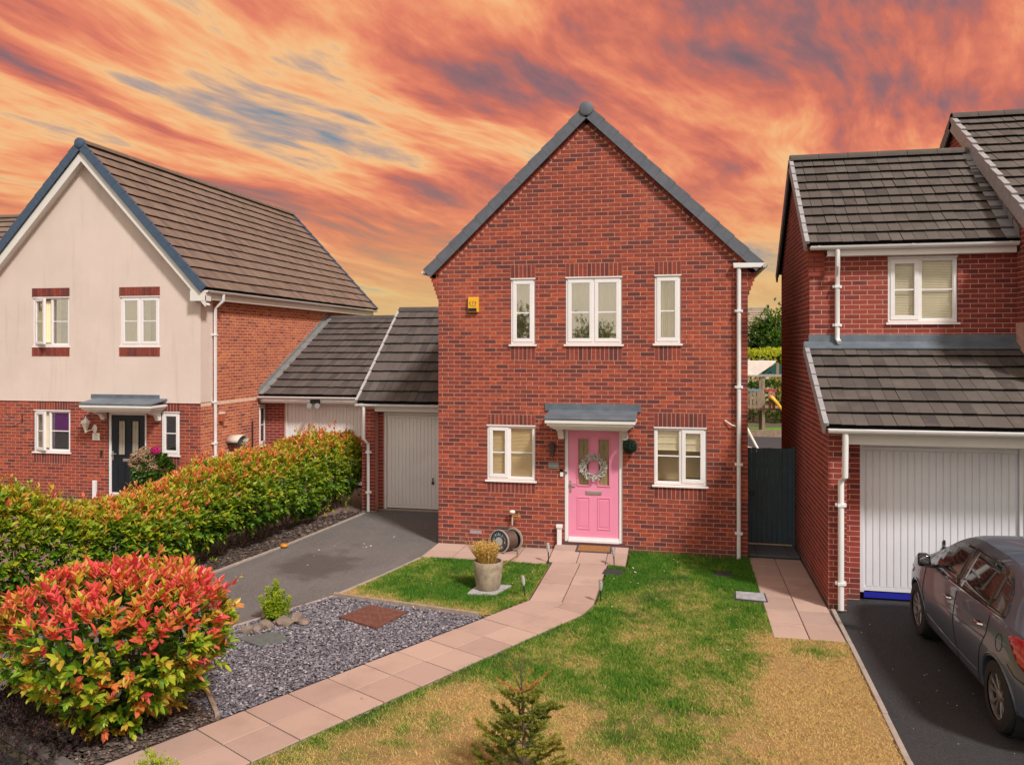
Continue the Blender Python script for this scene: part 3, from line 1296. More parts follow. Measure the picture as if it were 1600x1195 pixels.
def canopy(parent, fr, u0, u1, z_top, z_front, out=.62, flash_u=None, flash_z=None):
    """small porch roof: lead flashing, sloping top, moulded fascia and two brackets"""
    fu0, fu1 = flash_u or (u0, u1)
    fl = MB(fr)
    fl.box(fu0, fu1, .002, .022, z_top - .03, flash_z or z_top + .16)
    rf = MB(fr)
    rf.hexa([(u0, .0, z_top - .04), (u1, .0, z_top - .04), (u1, out, z_front - .045), (u0, out, z_front - .045),
             (u0, .0, z_top + .0), (u1, .0, z_top + .0), (u1, out, z_front), (u0, out, z_front)])
    co = rf.build('canopy', LEAD, parent, bevel=.012)
    fl.build('flashing', LEAD, co, bevel=.004)
    zf = z_front - .047
    for i, (ins, h0, h1) in enumerate(((.01, .0, .055), (.04, .056, .10), (.085, .101, .135), (.13, .136, .165))):
        m = MB(fr)
        m.box(u0 + ins, u1 - ins, .002, out - ins, zf - h1, zf - h0)
        m.build('cornice', FASCIA, co, bevel=.006)
    for (bu) in (u0 + .17, u1 - .27):
        b = MB(fr)
        zz = zf - .166
        b.prism([(.002, zz), (out * .62, zz), (out * .60, zz - .03), (out * .30, zz - .08), (.10, zz - .17), (.09, zz - .21), (.002, zz - .21)], bu, bu + .10, 'yz')
        b.build('bracket', FASCIA, co, bevel=.005)
    return co


def garage_door(parent, fr, u0, u1, z0, z1, mat, pitch=.105, frame_w=.055, handle_u=None, handle_z=.85):
    mb = MB(fr)
    mb.box(u0, u0 + frame_w, -.09, -.01, z0, z1)
    mb.box(u1 - frame_w, u1, -.09, -.01, z0, z1)
    mb.box(u0 + frame_w, u1 - frame_w, -.09, -.01, z1 - frame_w * 1.3, z1)
    mb.build('garage_frame', mat, parent, bevel=.005)
    a, b = u0 + frame_w + .006, u1 - frame_w - .006
    za, zb = z0 + .02, z1 - frame_w * 1.3 - .008
    dm = MB(fr)
    dm.box(a, b, -.075, -.052, za, zb)
    door = dm.build('garage_door', mat, parent)
    n = round((b - a) / pitch)
    w = (b - a - .05) / n
    for i in range(n):
        r = MB(fr)
        x0, x1 = a + .025 + i * w, a + .025 + (i + 1) * w
        c = [(x0 + .003, -.0515, za + .06), (x1 - .003, -.0515, za + .06), (x1 - .010, -.040, za + .064), (x0 + .010, -.040, za + .064),
             (x0 + .003, -.0515, zb - .05), (x1 - .003, -.0515, zb - .05), (x1 - .010, -.040, zb - .054), (x0 + .010, -.040, zb - .054)]
        r.hexa(c)
        r.build('door_rib', mat, door)
    for (r0, r1) in ((za, za + .058), (zb - .048, zb)):
        rail = MB(fr)
        rail.box(a, b, -.0515, -.036, r0, r1)
        rail.build('door_rail', mat, door)
    if handle_u is not None:
        h = MB(fr)
        h.sphere((handle_u, -.02, handle_z), .032, 12, 8)
        h.box(handle_u - .012, handle_u + .012, -.045, -.02, handle_z + .04, handle_z + .11)
        h.build('handle', DARKM, door, smooth=True)
    return door

# ------------------------------------------------------------------ the ground (structure)
def sheet(name, poly, z, mat, parent=None, kind='structure', thick=0.0):
    mb = MB()
    if thick:
        mb.prism(poly, z - thick, z)
    else:
        mb.add([(p[0], p[1], z) for p in poly], [tuple(range(len(poly)))])
    o = mb.build(name, mat, parent)
    if parent is None: o["kind"] = kind
    return o


EARTH = plain('ground_earth', (.10, .085, .05), .95, .4, .6, bmp=.5, bscale=10, dirt=((.05, .08, .02), .7))
ground = sheet('ground', [(-900, -500), (900, -500), (900, 1500), (-900, 1500)], -.06, EARTH)

rnd = random.Random(3)


def tone_main():
    x = rnd.random()
    return rnd.uniform(0, .3) if x < .22 else (rnd.uniform(.3, .6) if x < .66 else rnd.uniform(.6, 1.0))


def head_zone(w):      # soldier course over an opening, topped out on a bed joint
    return (w[0], w[1], w[3], math.ceil((w[3] + .185) / CH) * CH)


def foot_zone(w):
    return (w[0], w[1], math.floor((w[2] - .235) / CH) * CH, w[2])


def tone_soldier():
    return rnd.uniform(.45, 1.0)


def tone_even():
    return min(1, max(0, rnd.gauss(.42, .25)))


def walls(name, parent, quads, mat):
    mb = MB()
    for q in quads:
        mb.add(q, [tuple(range(len(q)))])
    return mb.build(name, mat, parent)


def vq(x0, y0, x1, y1, z0, z1):
    return [(x0, y0, z0), (x1, y1, z0), (x1, y1, z1), (x0, y0, z1)]


# ================================================================== the middle brick house
MY = 14.13
FM = frame((0, MY, 0), (1, 0, 0), (0, -1, 0))
H1 = thing('brick_house', 'red brick gabled house with pink front door between the two garages', 'house', (-1.64, MY, 0))
XL, XR, RC = -4.38, 1.10, -1.64
RS = .955                        # roof slope
WA = 7.72                        # apex of the brickwork


def ext_main(z):
    if z < 4.47: return XL, XR
    if z < 4.95:
        k = (math.floor((z - 4.47) / CH) + 1) * .027
        return XL - k, XR + k
    h = (WA - .16 - z) / RS
    return RC - h, RC + h


wins = [(-3.02, -2.57, 3.66, 4.845), (-2.02, -1.02, 3.66, 4.85), (-.46, -.01, 3.67, 4.86), (-3.46, -2.57, 1.21, 2.20), (-.47, .42, 1.22, 2.22)]
door_h = (-2.04, -1.01, .15, 2.19)
lint = [head_zone(w) for w in wins]
subs = [foot_zone(w) for w in wins]
B1 = Bricks(BRICK, tone_main)
B1.lay(FM, ext_main, 0, 7.7, wins + [door_h] + lint + subs, off=-.03)
for (a, b, c, d) in lint: B1.soldier(FM, a, b, c + .002, d - JT, tn=tone_soldier)
for (a, b, c, d) in subs: B1.soldier(FM, a, b, c, d - .036, tn=tone_soldier)
B1.rake(FM, (XL - .15, WA - .04 - RS * (RC - XL + .15)), (RC - .02, WA - .06), .105)
B1.rake(FM, (XR + .15, WA - .04 - RS * (XR + .15 - RC)), (RC + .02, WA - .06), .105)
mb = MB(FM)
panel(FM, XL, XR, -.06, 4.95, wins + [door_h], -.0015, mb,
      [(XL - .155, 4.95), (XR + .155, 4.95), (RC + .05, WA), (RC - .05, WA)])
mb.add([(XL, -.006, 4.46), (XL, -.006, 4.95), (XL - .155, -.006, 4.95)], [(0, 1, 2)])
mb.add([(XR, -.006, 4.46), (XR, -.006, 4.95), (XR + .155, -.006, 4.95)], [(0, 2, 1)])
for (x, s) in ((XL, -1), (XR, 1)):          # the side of the corbel
    mb.add([(x, 0 - .006, 4.46), (x + s * .155, -.006, 4.95), (x + s * .155, -.3, 4.95), (x, -.3, 4.46)], [(0, 1, 2, 3)])
w1 = mb.build('wall', MORTAR, H1)
walls('side_wall', H1, [vq(XL, MY + .006, XL, 23, -.06, 4.95), vq(XR, MY + .006, XR, 23, -.06, 4.95), vq(XL, 23, XR, 23, -.06, 4.95),
                        [(XL, 23, 4.95), (XR, 23, 4.95), (RC, 23, WA)]], BRICK)
B1.finish(H1, hide=[(850, 625, 1005, 700), (1146, 400, 1165, 880), (845, 670, 884, 860)])

# roof
ez, eo = 4.98, 2.96
roof1 = MB()
rz = ez + eo * RS
for s in (-1, 1):
    roof1.add([(RC + s * eo, MY - .06, ez - .02), (RC + s * eo, 23.1, ez - .02), (RC, 23.1, rz - .02), (RC, MY - .06, rz - .02)], [(0, 1, 2, 3)])
ro1 = roof1.build('roof', DARK, H1)
sl = Vector((1, 0, RS)).normalized()
T1 = Tiles(TILE_G)
T1.plane((RC - eo, MY - .06, ez), (0, 1, 0), sl, 9.1, math.hypot(eo, eo * RS), seed=1)
T1.plane((RC + eo, MY - .06, ez), (0, 1, 0), (-sl.x, 0, sl.z), 9.1, math.hypot(eo, eo * RS), seed=2)
T1.finish(ro1, limit=0)
for s in (-1, 1):
    verge_caps(ro1, (RC + s * eo, MY - .07, ez), (RC + s * .03, MY - .07, rz - .02), (0, -1, 0), VERGE, drop=.13)
ridge_tiles(ro1, (RC, MY - .02, rz + .02), (RC, 23.1, rz + .02), VERGE)
mb = MB()
mb.lathe([(.0, -.13), (.10, -.128), (.125, -.115), (.13, -.08), (.13, .0)], (RC, MY - .01, rz - .01), 20, 'y')
mb.build('ridge_end_cap', VERGE, ro1, smooth=True)

# windows
g1, g2 = GLASS_HI, GLASS
window(H1, FM, *wins[0], [(1, 'sash', .47)], g1, ('curtain', CURTAIN))  # pale curtains, spread full-width to lift the panes toward reflected-sky brightness
window(H1, FM, *wins[1], [(.5, 'sash', .47), (.5, 'sash', .47)], g1, [('curtain', CURTAIN), ('curtain', CURTAIN)])
window(H1, FM, *wins[2], [(1, 'sash', .47)], glass_mat('glass_soft', .2), ('curtain', CURTAIN))
window(H1, FM, *wins[3], [(.45, 'sash', .5), (.55, 'fixed', .5)], g2, [('blind', BLIND), ('blind', BLIND)])
window(H1, FM, *wins[4], [(.52, 'fixed', .5), (.48, 'sash', .5)], g2, [('half', BLIND_C), ('half', BLIND_C)])
for w, n in ((wins[0], 1), (wins[1], 2)):
    pass
front_door(H1, FM, *door_h, PINK, PINK_D, OBSCURE)
th = MB(FM)
th.box(-2.08, -.97, -.1, .03, .10, .15)
th.build('threshold', plain('threshold_brown', (.10, .035, .04), .7), H1)
canopy(H1, FM, -2.31, -.75, 2.50, 2.405, .60, (-2.39, -.69), 2.60)
# gutters and the downpipe on the front
mb = MB(FM)
mb.hexa([(.86, .02, 4.945), (1.30, .02, 4.945), (1.30, .12, 4.945), (.86, .12, 4.945), (.85, .02, 5.03), (1.385, .02, 5.02), (1.385, .12, 5.02), (.85, .12, 5.03)])
go = mb.build('gutter_outlet', GUTTER, H1, bevel=.01)
pipe_run(H1, [(.95, MY - .07, 4.96), (.95, MY - .07, .02)], .036, [(.95, MY - .07, z) for z in (4.22, 2.93, 1.62, .45)], GUTTER, (0, -1, 0))
gutter_run(H1, (XR + .27, MY + .0, 5.0), (XR + .27, 23, 5.0), GUTTER)
gutter_run(H1, (XL - .29, MY + .0, 5.0), (XL - .29, 23, 5.0), GUTTER)
mb = MB(FM)                                   # boxed-in pipe beside the door
mb.box(-2.165, -2.085, .01, .075, .10, .40)
mb.box(-2.18, -2.07, .01, .09, .40, .46)
mb.build('pipe_boxing', GUTTER, H1, bevel=.006)
mb = MB(FM)
mb.tube([(.72, .02, 2.36), (.84, .05, 2.28), (.90, .05, 2.27)], .011, 6)
mb.build('overflow_pipe', GUTTER, H1, smooth=True)
mb = MB(FM)
mb.box(-3.78, -3.56, .001, .012, .21, .275)
mb.build('air_brick', plain('airbrick_grey', (.32, .28, .28), .7), H1)

# ================================================================== garage of the middle house
GY = 16.85
G1 = thing('garage', 'brick garage with white ribbed door set back left of the pink-door house', 'garage', (-5.7, GY, 0))
FG = frame((0, GY, 0), (1, 0, 0), (0, -1, 0))
FGP = frame((0, GY - .22, 0), (1, 0, 0), (0, -1, 0))
BG = Bricks(BRICK_R, tone_even)
BG.lay(FGP, lambda z: (-6.92, -6.62), 0, 2.3)
BG.lay(FG, lambda z: (-6.62, -6.50), 0, 2.2)
BG.lay(FG, lambda z: (-6.62, -4.4), 2.19, 2.34)
mb = MB()
mb.add(vq(-6.92, GY - .2185, -6.62, GY - .2185, -.06, 2.3), [(0, 1, 2, 3)])
mb.add(vq(-6.62, GY - .2185, -6.62, GY + .0015, -.06, 2.3), [(0, 1, 2, 3)])
mb.add(vq(-6.62, GY + .0015, -6.48, GY + .0015, -.06, 2.3), [(0, 1, 2, 3)])
mb.add(vq(-6.48, GY + .0015, -4.39, GY + .0015, 2.17, 2.34), [(0, 1, 2, 3)])
mb.add(vq(-6.92, GY - .2185, -6.92, 22.0, -.06, 2.3), [(0, 1, 2, 3)])
mb.add(vq(-6.92, 22, -4.39, 22, -.06, 2.3), [(0, 1, 2, 3)])
mb.add([(-6.92, GY - .2, 2.3), (-6.92, 22, 2.3), (-6.92, 19.2, 4.42)], [(0, 1, 2)])
mb.build('wall', MORTAR_R, G1)
BG.finish(G1)
garage_door(G1, FG, -6.49, -4.46, .02, 2.17, UPVC, .085, handle_u=-5.36, handle_z=.62)
mb = MB(FG)
mb.box(-6.49, -4.46, -.08, .02, -.04, .02)
mb.build('door_step', CONC, G1)
GA = Vector((0, 2.7, 2.12))
GL = GA.length
GA.normalize()
ro = MB()
ro.add([(-6.97, 16.5, 2.38), (-4.39, 16.5, 2.38), (-4.39, 19.2, 4.50), (-6.97, 19.2, 4.50)], [(0, 1, 2, 3)])
ro.add([(-6.97, 21.9, 2.38), (-4.39, 21.9, 2.38), (-4.39, 19.2, 4.50), (-6.97, 19.2, 4.50)], [(0, 1, 2, 3)])
rg = ro.build('roof', DARK, G1)
TG = Tiles(TILE_G)
TG.plane((-6.97, 16.47, 2.40), (1, 0, 0), GA, 2.58, GL, seed=5)
TG.finish(rg, hide=[(684, 0, 1600, 1195)])
ridge_tiles(rg, (-6.97, 19.2, 4.53), (-4.39, 19.2, 4.53), TILE_G, r=.12)
verge_caps(rg, (-6.97, 16.47, 2.40), (-6.97, 19.2, 4.52), (-1, 0, 0), plain('verge_white', (.42, .40, .40), .6), drop=.10, cover=.02, lap=.008)
mb = MB()
mb.box(-6.60, -4.39, 16.58, 16.62, 2.20, 2.36)
mb.build('fascia', UPVC, G1)
gutter_run(G1, (-6.99, 16.44, 2.36), (-4.39, 16.44, 2.36), GUTTER)
pipe_run(G1, [(-6.80, 16.44, 2.31), (-6.80, 16.44, 1.60), (-6.74, 16.55, 1.48), (-6.74, 16.55, .0)], .034,
         [(-6.74, 16.55, z) for z in (1.30, .42)], GUTTER, (0, -1, 0))

# ================================================================== the rendered house on the left
LY, LX = 16.5, -10.81
FL = frame((0, LY, 0), (1, 0, 0), (0, -1, 0))
FLS = frame((LX, 0, 0), (0, 1, 0), (1, 0, 0))
H2 = thing('rendered_house', 'gabled house with cream rendered upper storey and black front door behind the hedge', 'house', (-13.8, LY, 0))
LC, LXL = -13.80, -16.9
LS = 1.06
wl = [(-15.30, -14.29, 3.64, 4.81), (-12.90, -11.86, 3.64, 4.80), (-15.30, -14.28, 1.10, 2.10), (-11.83, -11.35, 1.11, 2.11)]
dl = (-13.25, -12.22, .10, 2.08)
B2 = Bricks(BRICK_L, tone_even)
B2F = Bricks(BRICK, lambda: min(1, max(0, rnd.gauss(.45, .25))))
low = [h for h in wl[2:]] + [dl]
lintL = [head_zone(w) for w in wl[2:]]
subL = [foot_zone(w) for w in wl[2:]]
B2F.lay(FL, lambda z: (LXL, LX - .002), 0, 2.33, low + lintL + subL, off=.04)
for (a, b, c, d) in lintL: B2F.soldier(FL, a, b, c + .002, d - JT, tn=tone_soldier)
for (a, b, c, d) in subL: B2F.soldier(FL, a, b, c, d - .036, tn=tone_soldier)
for w in wl[:2]:
    B2F.soldier(FL, w[0] - .03, w[1] + .01, w[3] + .005, w[3] + .215, .03, tone_soldier)
    B2F.soldier(FL, w[0] - .03, w[1] + .01, w[2] - .24, w[2] - .035, .03, tone_soldier)
side_win = (19.10, 19.50, 1.03, 2.10)
B2.lay(FLS, lambda z: (16.96, 26.35), 2.31, 5.0, [side_win, (19.02, 19.58, 2.10, 2.33)], off=.07)
B2.lay(FLS, lambda z: (LY + .002, 26.35), 0, 2.31, [side_win, (19.02, 19.58, 2.10, 2.33)], off=.07)
B2.soldier(FLS, 19.03, 19.57, 2.11, 2.32, tn=tone_soldier)
mb = MB(FL)
panel(FL, LXL, LX, -.06, 2.33, low, -.0015, mb)
mf = mb.build('wall', MORTAR, H2)
mb = MB(FLS)
panel(FLS, LY, 26.35, -.06, 5.0, [side_win], -.0015, mb)
mb.build('side_wall', MORTAR_L, H2)
mb = MB(FL)
ga = [(LXL, 5.0), (LX, 5.0), (LC, 5.0 + LS * (LX - LC))]
panel(FL, LXL, LX, 2.335, 5.0, wl[:2], .018, mb, ga)
mb.box(LXL, LX, -.02, .022, 2.315, 2.335)
mb.add([(LX + .012, .018, 2.335), (LX + .012, -.46, 2.335), (LX + .012, -.46, 5.0), (LX + .012, .018, 5.0)], [(0, 1, 2, 3)])
mb.add([(LX, .018, 2.335), (LX + .012, .018, 2.335), (LX + .012, .018, 5.0), (LX, .018, 5.0)], [(0, 1, 2, 3)])
mb.add([(LX, .018, 2.335), (LX + .012, .018, 2.335), (LX + .012, -.46, 2.335), (LX, -.46, 2.335)], [(0, 1, 2, 3)])
mb.build('render_coat', RENDER, H2)
walls('rear_wall', H2, [vq(LXL, LY + .01, LXL, 26.35, -.06, 5.0), vq(LXL, 26.35, LX, 26.35, -.06, 5.0), [(LXL, 26.35, 5.0), (LX, 26.35, 5.0), (LC, 26.35, 8.17)]], BRICK_L)
hide_l = [(0, 715, 620, 1195), (120, 610, 255, 780)]
B2F.finish(H2, hide=hide_l, limit=120)
B2.finish(H2, hide=[(0, 690, 620, 1195), (430, 480, 700, 900)], limit=180)
lez, leo = 4.94, 3.25
lrz = lez + leo * LS
ro = MB()
for s in (-1, 1):
    ro.add([(LC + s * leo, LY - .25, lez - .02), (LC + s * leo, 26.7, lez - .02), (LC, 26.7, lrz - .02), (LC, LY - .25, lrz - .02)], [(0, 1, 2, 3)])
rl = ro.build('roof', DARK, H2)
s2 = Vector((1, 0, LS)).normalized()
T2 = Tiles(TILE)
T2.plane((LC + leo, LY - .25, lez), (0, 1, 0), (-s2.x, 0, s2.z), 10.45, math.hypot(leo, leo * LS), w=.2, seed=8)
T2.plane((LC - leo, LY - .25, lez), (0, 1, 0), s2, 10.45, math.hypot(leo, leo * LS), w=.2, seed=9)
T2.finish(rl)
for s in (-1, 1):
    verge_caps(rl, (LC + s * leo, LY - .25, lez), (LC + s * .03, LY - .25, lrz), (0, -1, 0), VERGE_L, drop=.13, cover=.03)
verge_caps(rl, (LC + leo, 26.7, lez), (LC + .03, 26.7, lrz), (0, 1, 0), VERGE_L, drop=.10)
ridge_tiles(rl, (LC, LY - .22, lrz + .03), (LC, 26.7, lrz + .03), TILE)
mb = MB()
mb.lathe([(.0, -.09), (.10, -.088), (.125, -.075), (.13, -.04), (.13, .0)], (LC, LY - .22, lrz + .0), 20, 'y')
mb.build('ridge_end_cap', VERGE_L, rl, smooth=True)
for s in (-1, 1):          # bargeboards under the verge
    mb = MB()
    n = Vector((s * LS, 0, 1)).normalized()
    c = []
    for yy in (LY - .225, LY - .195):
        for (k, o) in ((leo - .0, -.13), (0.0, -.13), (0.0, -.33), (leo - .0, -.33)):
            c.append((LC + s * k, yy, lez + (leo - k) * LS + o * 1.25))
    mb.hexa(c)
    mb.build('bargeboard', FASCIA, rl)
    mb = MB()
    c = []
    for o in (-.36, -.38):
        for (k, yy) in ((leo, LY - .2), (0, LY - .2), (0, LY - .02), (leo, LY - .02)):
            c.append((LC + s * k, yy, lez + (leo - k) * LS + o))
    mb.hexa(c)
    mb.build('soffit', FASCIA, rl)
mb = MB()
mb.box(LC + leo - .08, LC + leo - .045, LY - .2, 26.5, 4.70, 4.88)
mb.box(LX + .0, LC + leo - .081, LY - .2, 26.5, 4.70, 4.715)
mb.build('fascia', FASCIA, H2)
mb = MB()
mb.box(LX - .12, LC + leo - .0, LY - .232, LY + .0, 4.66, 4.90)
mb.build('eaves_box', FASCIA, H2)
gutter_run(H2, (LC + leo + .02, LY - .2, 4.90), (LC + leo + .02, 26.6, 4.90), GUTTER)
pipe_run(H2, [(LC + leo + .02, 16.98, 4.85), (LC + leo + .02, 16.98, 4.70), (LX + .07, 16.98, 4.52), (LX + .07, 16.98, .3)], .038,
         [(LX + .07, 16.98, z) for z in (3.9, 2.32, 1.35)], GUTTER, (1, 0, 0))
window(H2, FL, *wl[0], [(.5, 'sash', .5), (.5, 'fixed', .5)], [GLASS, GLASS_HI], [('curtain', CURTAIN), ('side', CURTAIN)], open_sash=(0, R(24), 'l'), depth=.0)
window(H2, FL, *wl[1], [(.5, 'sash', .5), (.5, 'sash', .5)], GLASS_HI, [('curtain', CURTAIN), ('side', CURTAIN)], depth=.0)
window(H2, FL, *wl[2], [(.42, 'sash', .5), (.58, 'fixed', .5)], GLASS, [('blind', BLIND_C), ('blind', plain('blind_dark', (.10, .085, .09), .6))], open_sash=(0, R(20), 'l'))
window(H2, FL, *wl[3], [(1, 'sash', .5)], GLASS_HI, ('curtain', plain('net_grey', (.10, .10, .11), .8)))
window(H2, FLS, *side_win, [(1, 'sash', .5)], GLASS_HI, ('curtain', plain('net_grey_side', (.10, .11, .12), .8)))
mb = MB(FL)
mb.box(-14.78, -14.34, -.0615, -.059, 1.60, 2.04)
mb.build('purple_curtain', PURPLE, H2)
front_door(H2, FL, *dl, BLACKP, BLACKP, plain('obscure_pale', (.42, .37, .30), .25, .12, 30, bmp=.4, bscale=80))
canopy(H2, FL, -13.55, -11.66, 2.42, 2.33, .60, (-13.70, -11.86), 2.50)
mb = MB(FL)
mb.box(-13.62, -13.53, .01, .075, .0, .46)
mb.build('pipe_boxing', GUTTER, H2, bevel=.006)

# small garage behind the hedge, belonging to the rendered house
G2 = thing('garage', 'brick garage with white ribbed door behind the far end of the hedge', 'garage', (-9.0, 19.4, 0))
FG2 = frame((0, 19.4, 0), (1, 0, 0), (0, -1, 0))
BG2 = Bricks(BRICK_R, tone_even)
BG2.lay(FG2, lambda z: (LX + .01, -10.25), 0, 2.25)
BG2.lay(FG2, lambda z: (-7.92, -7.35), 0, 2.25)
mb = MB()
for (a, b, c, d) in ((LX + .005, -10.23, -.06, 2.3), (-10.23, -7.94, 2.17, 2.3), (-7.94, -7.35, -.06, 2.3)):
    mb.add(vq(a, 19.4015, b, 19.4015, c, d), [(0, 1, 2, 3)])
mb.add(vq(-7.35, 19.4015, -7.35, 26.5, -.06, 2.3), [(0, 1, 2, 3)])
mb.build('wall', MORTAR_R, G2)
BG2.finish(G2, hide=[(0, 700, 700, 1000)])
garage_door(G2, FG2, -10.23, -7.94, .02, 2.2, UPVC, .10, handle_u=-9.1)
A2 = Vector((0, 23.25 - 19.05, 4.5 - 2.36))
D2 = A2.length
A2.normalize()
ro = MB()
ro.add([(LX + .01, 19.05, 2.34), (-7.2, 19.05, 2.34), (-7.2, 23.25, 4.48), (LX + .01, 23.25, 4.48)], [(0, 1, 2, 3)])
ro.add([(LX + .01, 27.4, 2.34), (-7.2, 27.4, 2.34), (-7.2, 23.25, 4.48), (LX + .01, 23.25, 4.48)], [(0, 1, 2, 3)])
rg2 = ro.build('roof', DARK, G2)
TG2 = Tiles(TILE_G)
TG2.plane((LX + .16, 19.03, 2.36), (1, 0, 0), A2, 3.45, D2, gauge=.40, seed=12)
TG2.finish(rg2)
ridge_tiles(rg2, (LX + .12, 23.25, 4.51), (-7.2, 23.25, 4.51), TILE_G)
mb = MB()
N2 = Vector((0, -A2.z, A2.y))
for i in range(11):
    a = Vector((LX + .012, 19.05, 2.36)) + A2 * (D2 * i / 11)
    b = Vector((LX + .012, 19.05, 2.36)) + A2 * (D2 * (i + 1) / 11)
    c = [a + N2 * .03, a + N2 * .03 + Vector((.17, 0, 0)), b + N2 * .02 + Vector((.17, 0, 0)), b + N2 * .02]
    mb.hexa([tuple(p) for p in c] + [tuple(p + N2 * .022) for p in c])
    mb.hexa([tuple(Vector((LX + .002 + dx, p.y, p.z + dz))) for dz in (.0, .17) for dx, p in ((0, a), (.012, a), (.012, b), (0, b))])
mb.build('step_flashing', plain('lead_light', (.21, .215, .215), .6, .2, 6), rg2)
mb = MB()
mb.box(LX + .03, -7.3, 19.12, 19.15, 2.16, 2.32)
mb.build('fascia', UPVC, G2)
gutter_run(G2, (LX + .02, 18.99, 2.33), (-7.2, 18.99, 2.33), GUTTER)

# ================================================================== the house on the right
RX, RYF, RYG = 1.98, 13.35, 11.70
H3 = thing('brick_house', 'dark red brick house on the right, white garage door under its lean-to roof', 'house', (3.5, RYF, 0))
FRS = frame((RX, 0, 0), (0, -1, 0), (-1, 0, 0))
FRU = frame((0, RYF, 0), (1, 0, 0), (0, -1, 0))
FRP = frame((0, RYG, 0), (1, 0, 0), (0, -1, 0))
FRG = frame((0, 12.25, 0), (1, 0, 0), (0, -1, 0))
RYB, RRY, RRZ = 17.0, 15.12, 6.86


def ext_rs(z):
    if z < 2.50: return -RYB, -RYG - .002
    if z < 3.62: return -RYB, -(RYG + (z - 2.50) / 1.12 * (RYF - RYG))
    if z < 5.12: return -RYB, -RYF - .002
    t = (z - 5.12) / (RRZ - 5.12)
    return -(RYB + (RRY - RYB) * t), -(RYF + (RRY - RYF) * t)


rw = (3.13, 4.12, 3.99, 5.0)
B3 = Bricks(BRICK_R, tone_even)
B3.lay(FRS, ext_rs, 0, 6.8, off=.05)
B3.lay(FRU, lambda z: (RX + .002, 4.92), 3.5, 5.12, [rw], off=.02)
B3.lay(FRU, lambda z: (RX - .02, RX + .22), 4.72, 5.25, proud=.035, off=.02)
B3.lay(FRP, lambda z: (RX + .002, 2.22), 0, 2.5, off=.02)
B3.lay(FRG, lambda z: (2.20, 2.50), 0, 2.3, off=.0)
mb = MB()
mb.add([(RX + .0015, RYG + .006, -.06), (RX + .0015, RYB, -.06), (RX + .0015, RYB, 5.12), (RX + .0015, RRY, RRZ), (RX + .0015, RYF + .006, 5.12), (RX + .0015, RYF + .006, 3.62), (RX + .0015, RYG + .006, 2.50)], [tuple(range(7))])
mb.add(vq(RX, RYG + .0015, 2.22, RYG + .0015, -.06, 2.5), [(0, 1, 2, 3)])
mb.add(vq(2.22, RYG + .006, 2.22, 12.2515, -.06, 2.5), [(0, 1, 2, 3)])
mb.add(vq(2.22, 12.2515, 2.50, 12.2515, -.06, 2.4), [(0, 1, 2, 3)])
mb.add(vq(4.62, 12.2515, 7.2, 12.2515, -.06, 2.4), [(0, 1, 2, 3)])
mb.add(vq(RX, RYB, 4.92, RYB, -.06, 5.12), [(0, 1, 2, 3)])
mb.build('wall', MORTAR_R, H3)
mb = MB(FRU)
panel(FRU, RX, 4.92, 3.4, 5.2, [rw], -.0015, mb)
mb.build('upper_wall', MORTAR_R, H3)
# gable of the taller block behind
FRM = frame((4.92, 0, 0), (0, -1, 0), (-1, 0, 0))
MRY, MRZ, MS = 16.05, 7.78, .70
B3.lay(FRM, lambda z: (-17.6, -12.2) if z < 5.08 else (-(MRY + (MRZ - .1 - z) / MS), -(MRY - (MRZ - .1 - z) / MS)), 4.0, 7.6, off=.03)
mb = MB()
mb.add([(4.9215, 12.2, 3.3), (4.9215, 19.9, 3.3), (4.9215, 19.9, 5.08), (4.9215, MRY, MRZ - .05), (4.9215, 12.2, 5.08)], [(0, 1, 2, 3, 4)])
mb.add(vq(4.9215, 12.2, 8.6, 12.2, 2.2, 5.1), [(0, 1, 2, 3)])
mb.add(vq(8.6, 12.2, 8.6, 19.9, -.06, 5.1), [(0, 1, 2, 3)])
mb.build('tall_block_wall', MORTAR_R, H3)
B3.finish(H3, hide=[(1300, 380, 1318, 960), (1240, 520, 1600, 690)])
# upper roof
RA = Vector((0, RRY - (RYF - .15), 6.93 - 5.20))
RL = RA.length
RA.normalize()
RBk = Vector((0, -RA.y, RA.z))
ro = MB()
ro.add([(RX - .06, RYF - .15, 5.18), (4.92, RYF - .15, 5.18), (4.92, RRY, 6.91), (RX - .06, RRY, 6.91)], [(0, 1, 2, 3)])
ro.add([(RX - .06, 17.1, 5.08), (4.92, 17.1, 5.08), (4.92, RRY, 6.91), (RX - .06, RRY, 6.91)], [(0, 1, 2, 3)])
r3 = ro.build('roof', DARK, H3)
T3 = Tiles(TILE_R)
T3.plane((RX - .06, RYF - .17, 5.20), (1, 0, 0), RA, 2.97, RL, w=.175, gauge=.265, seed=21)
verge_caps(r3, (RX - .06, RYF - .17, 5.20), (RX - .06, RRY, 6.94), (-1, 0, 0), VERGE_R, gauge=.265, drop=.11, cover=.03)
verge_caps(r3, (RX - .06, 17.15, 5.02), (RX - .06, RRY, 6.94), (-1, 0, 0), VERGE, drop=.13, cover=.03)
ridge_tiles(r3, (RX - .08, RRY, 6.97), (4.80, RRY, 6.97), TILE_R)
mb = MB()
NR = Vector((0, -RA.z, RA.y))
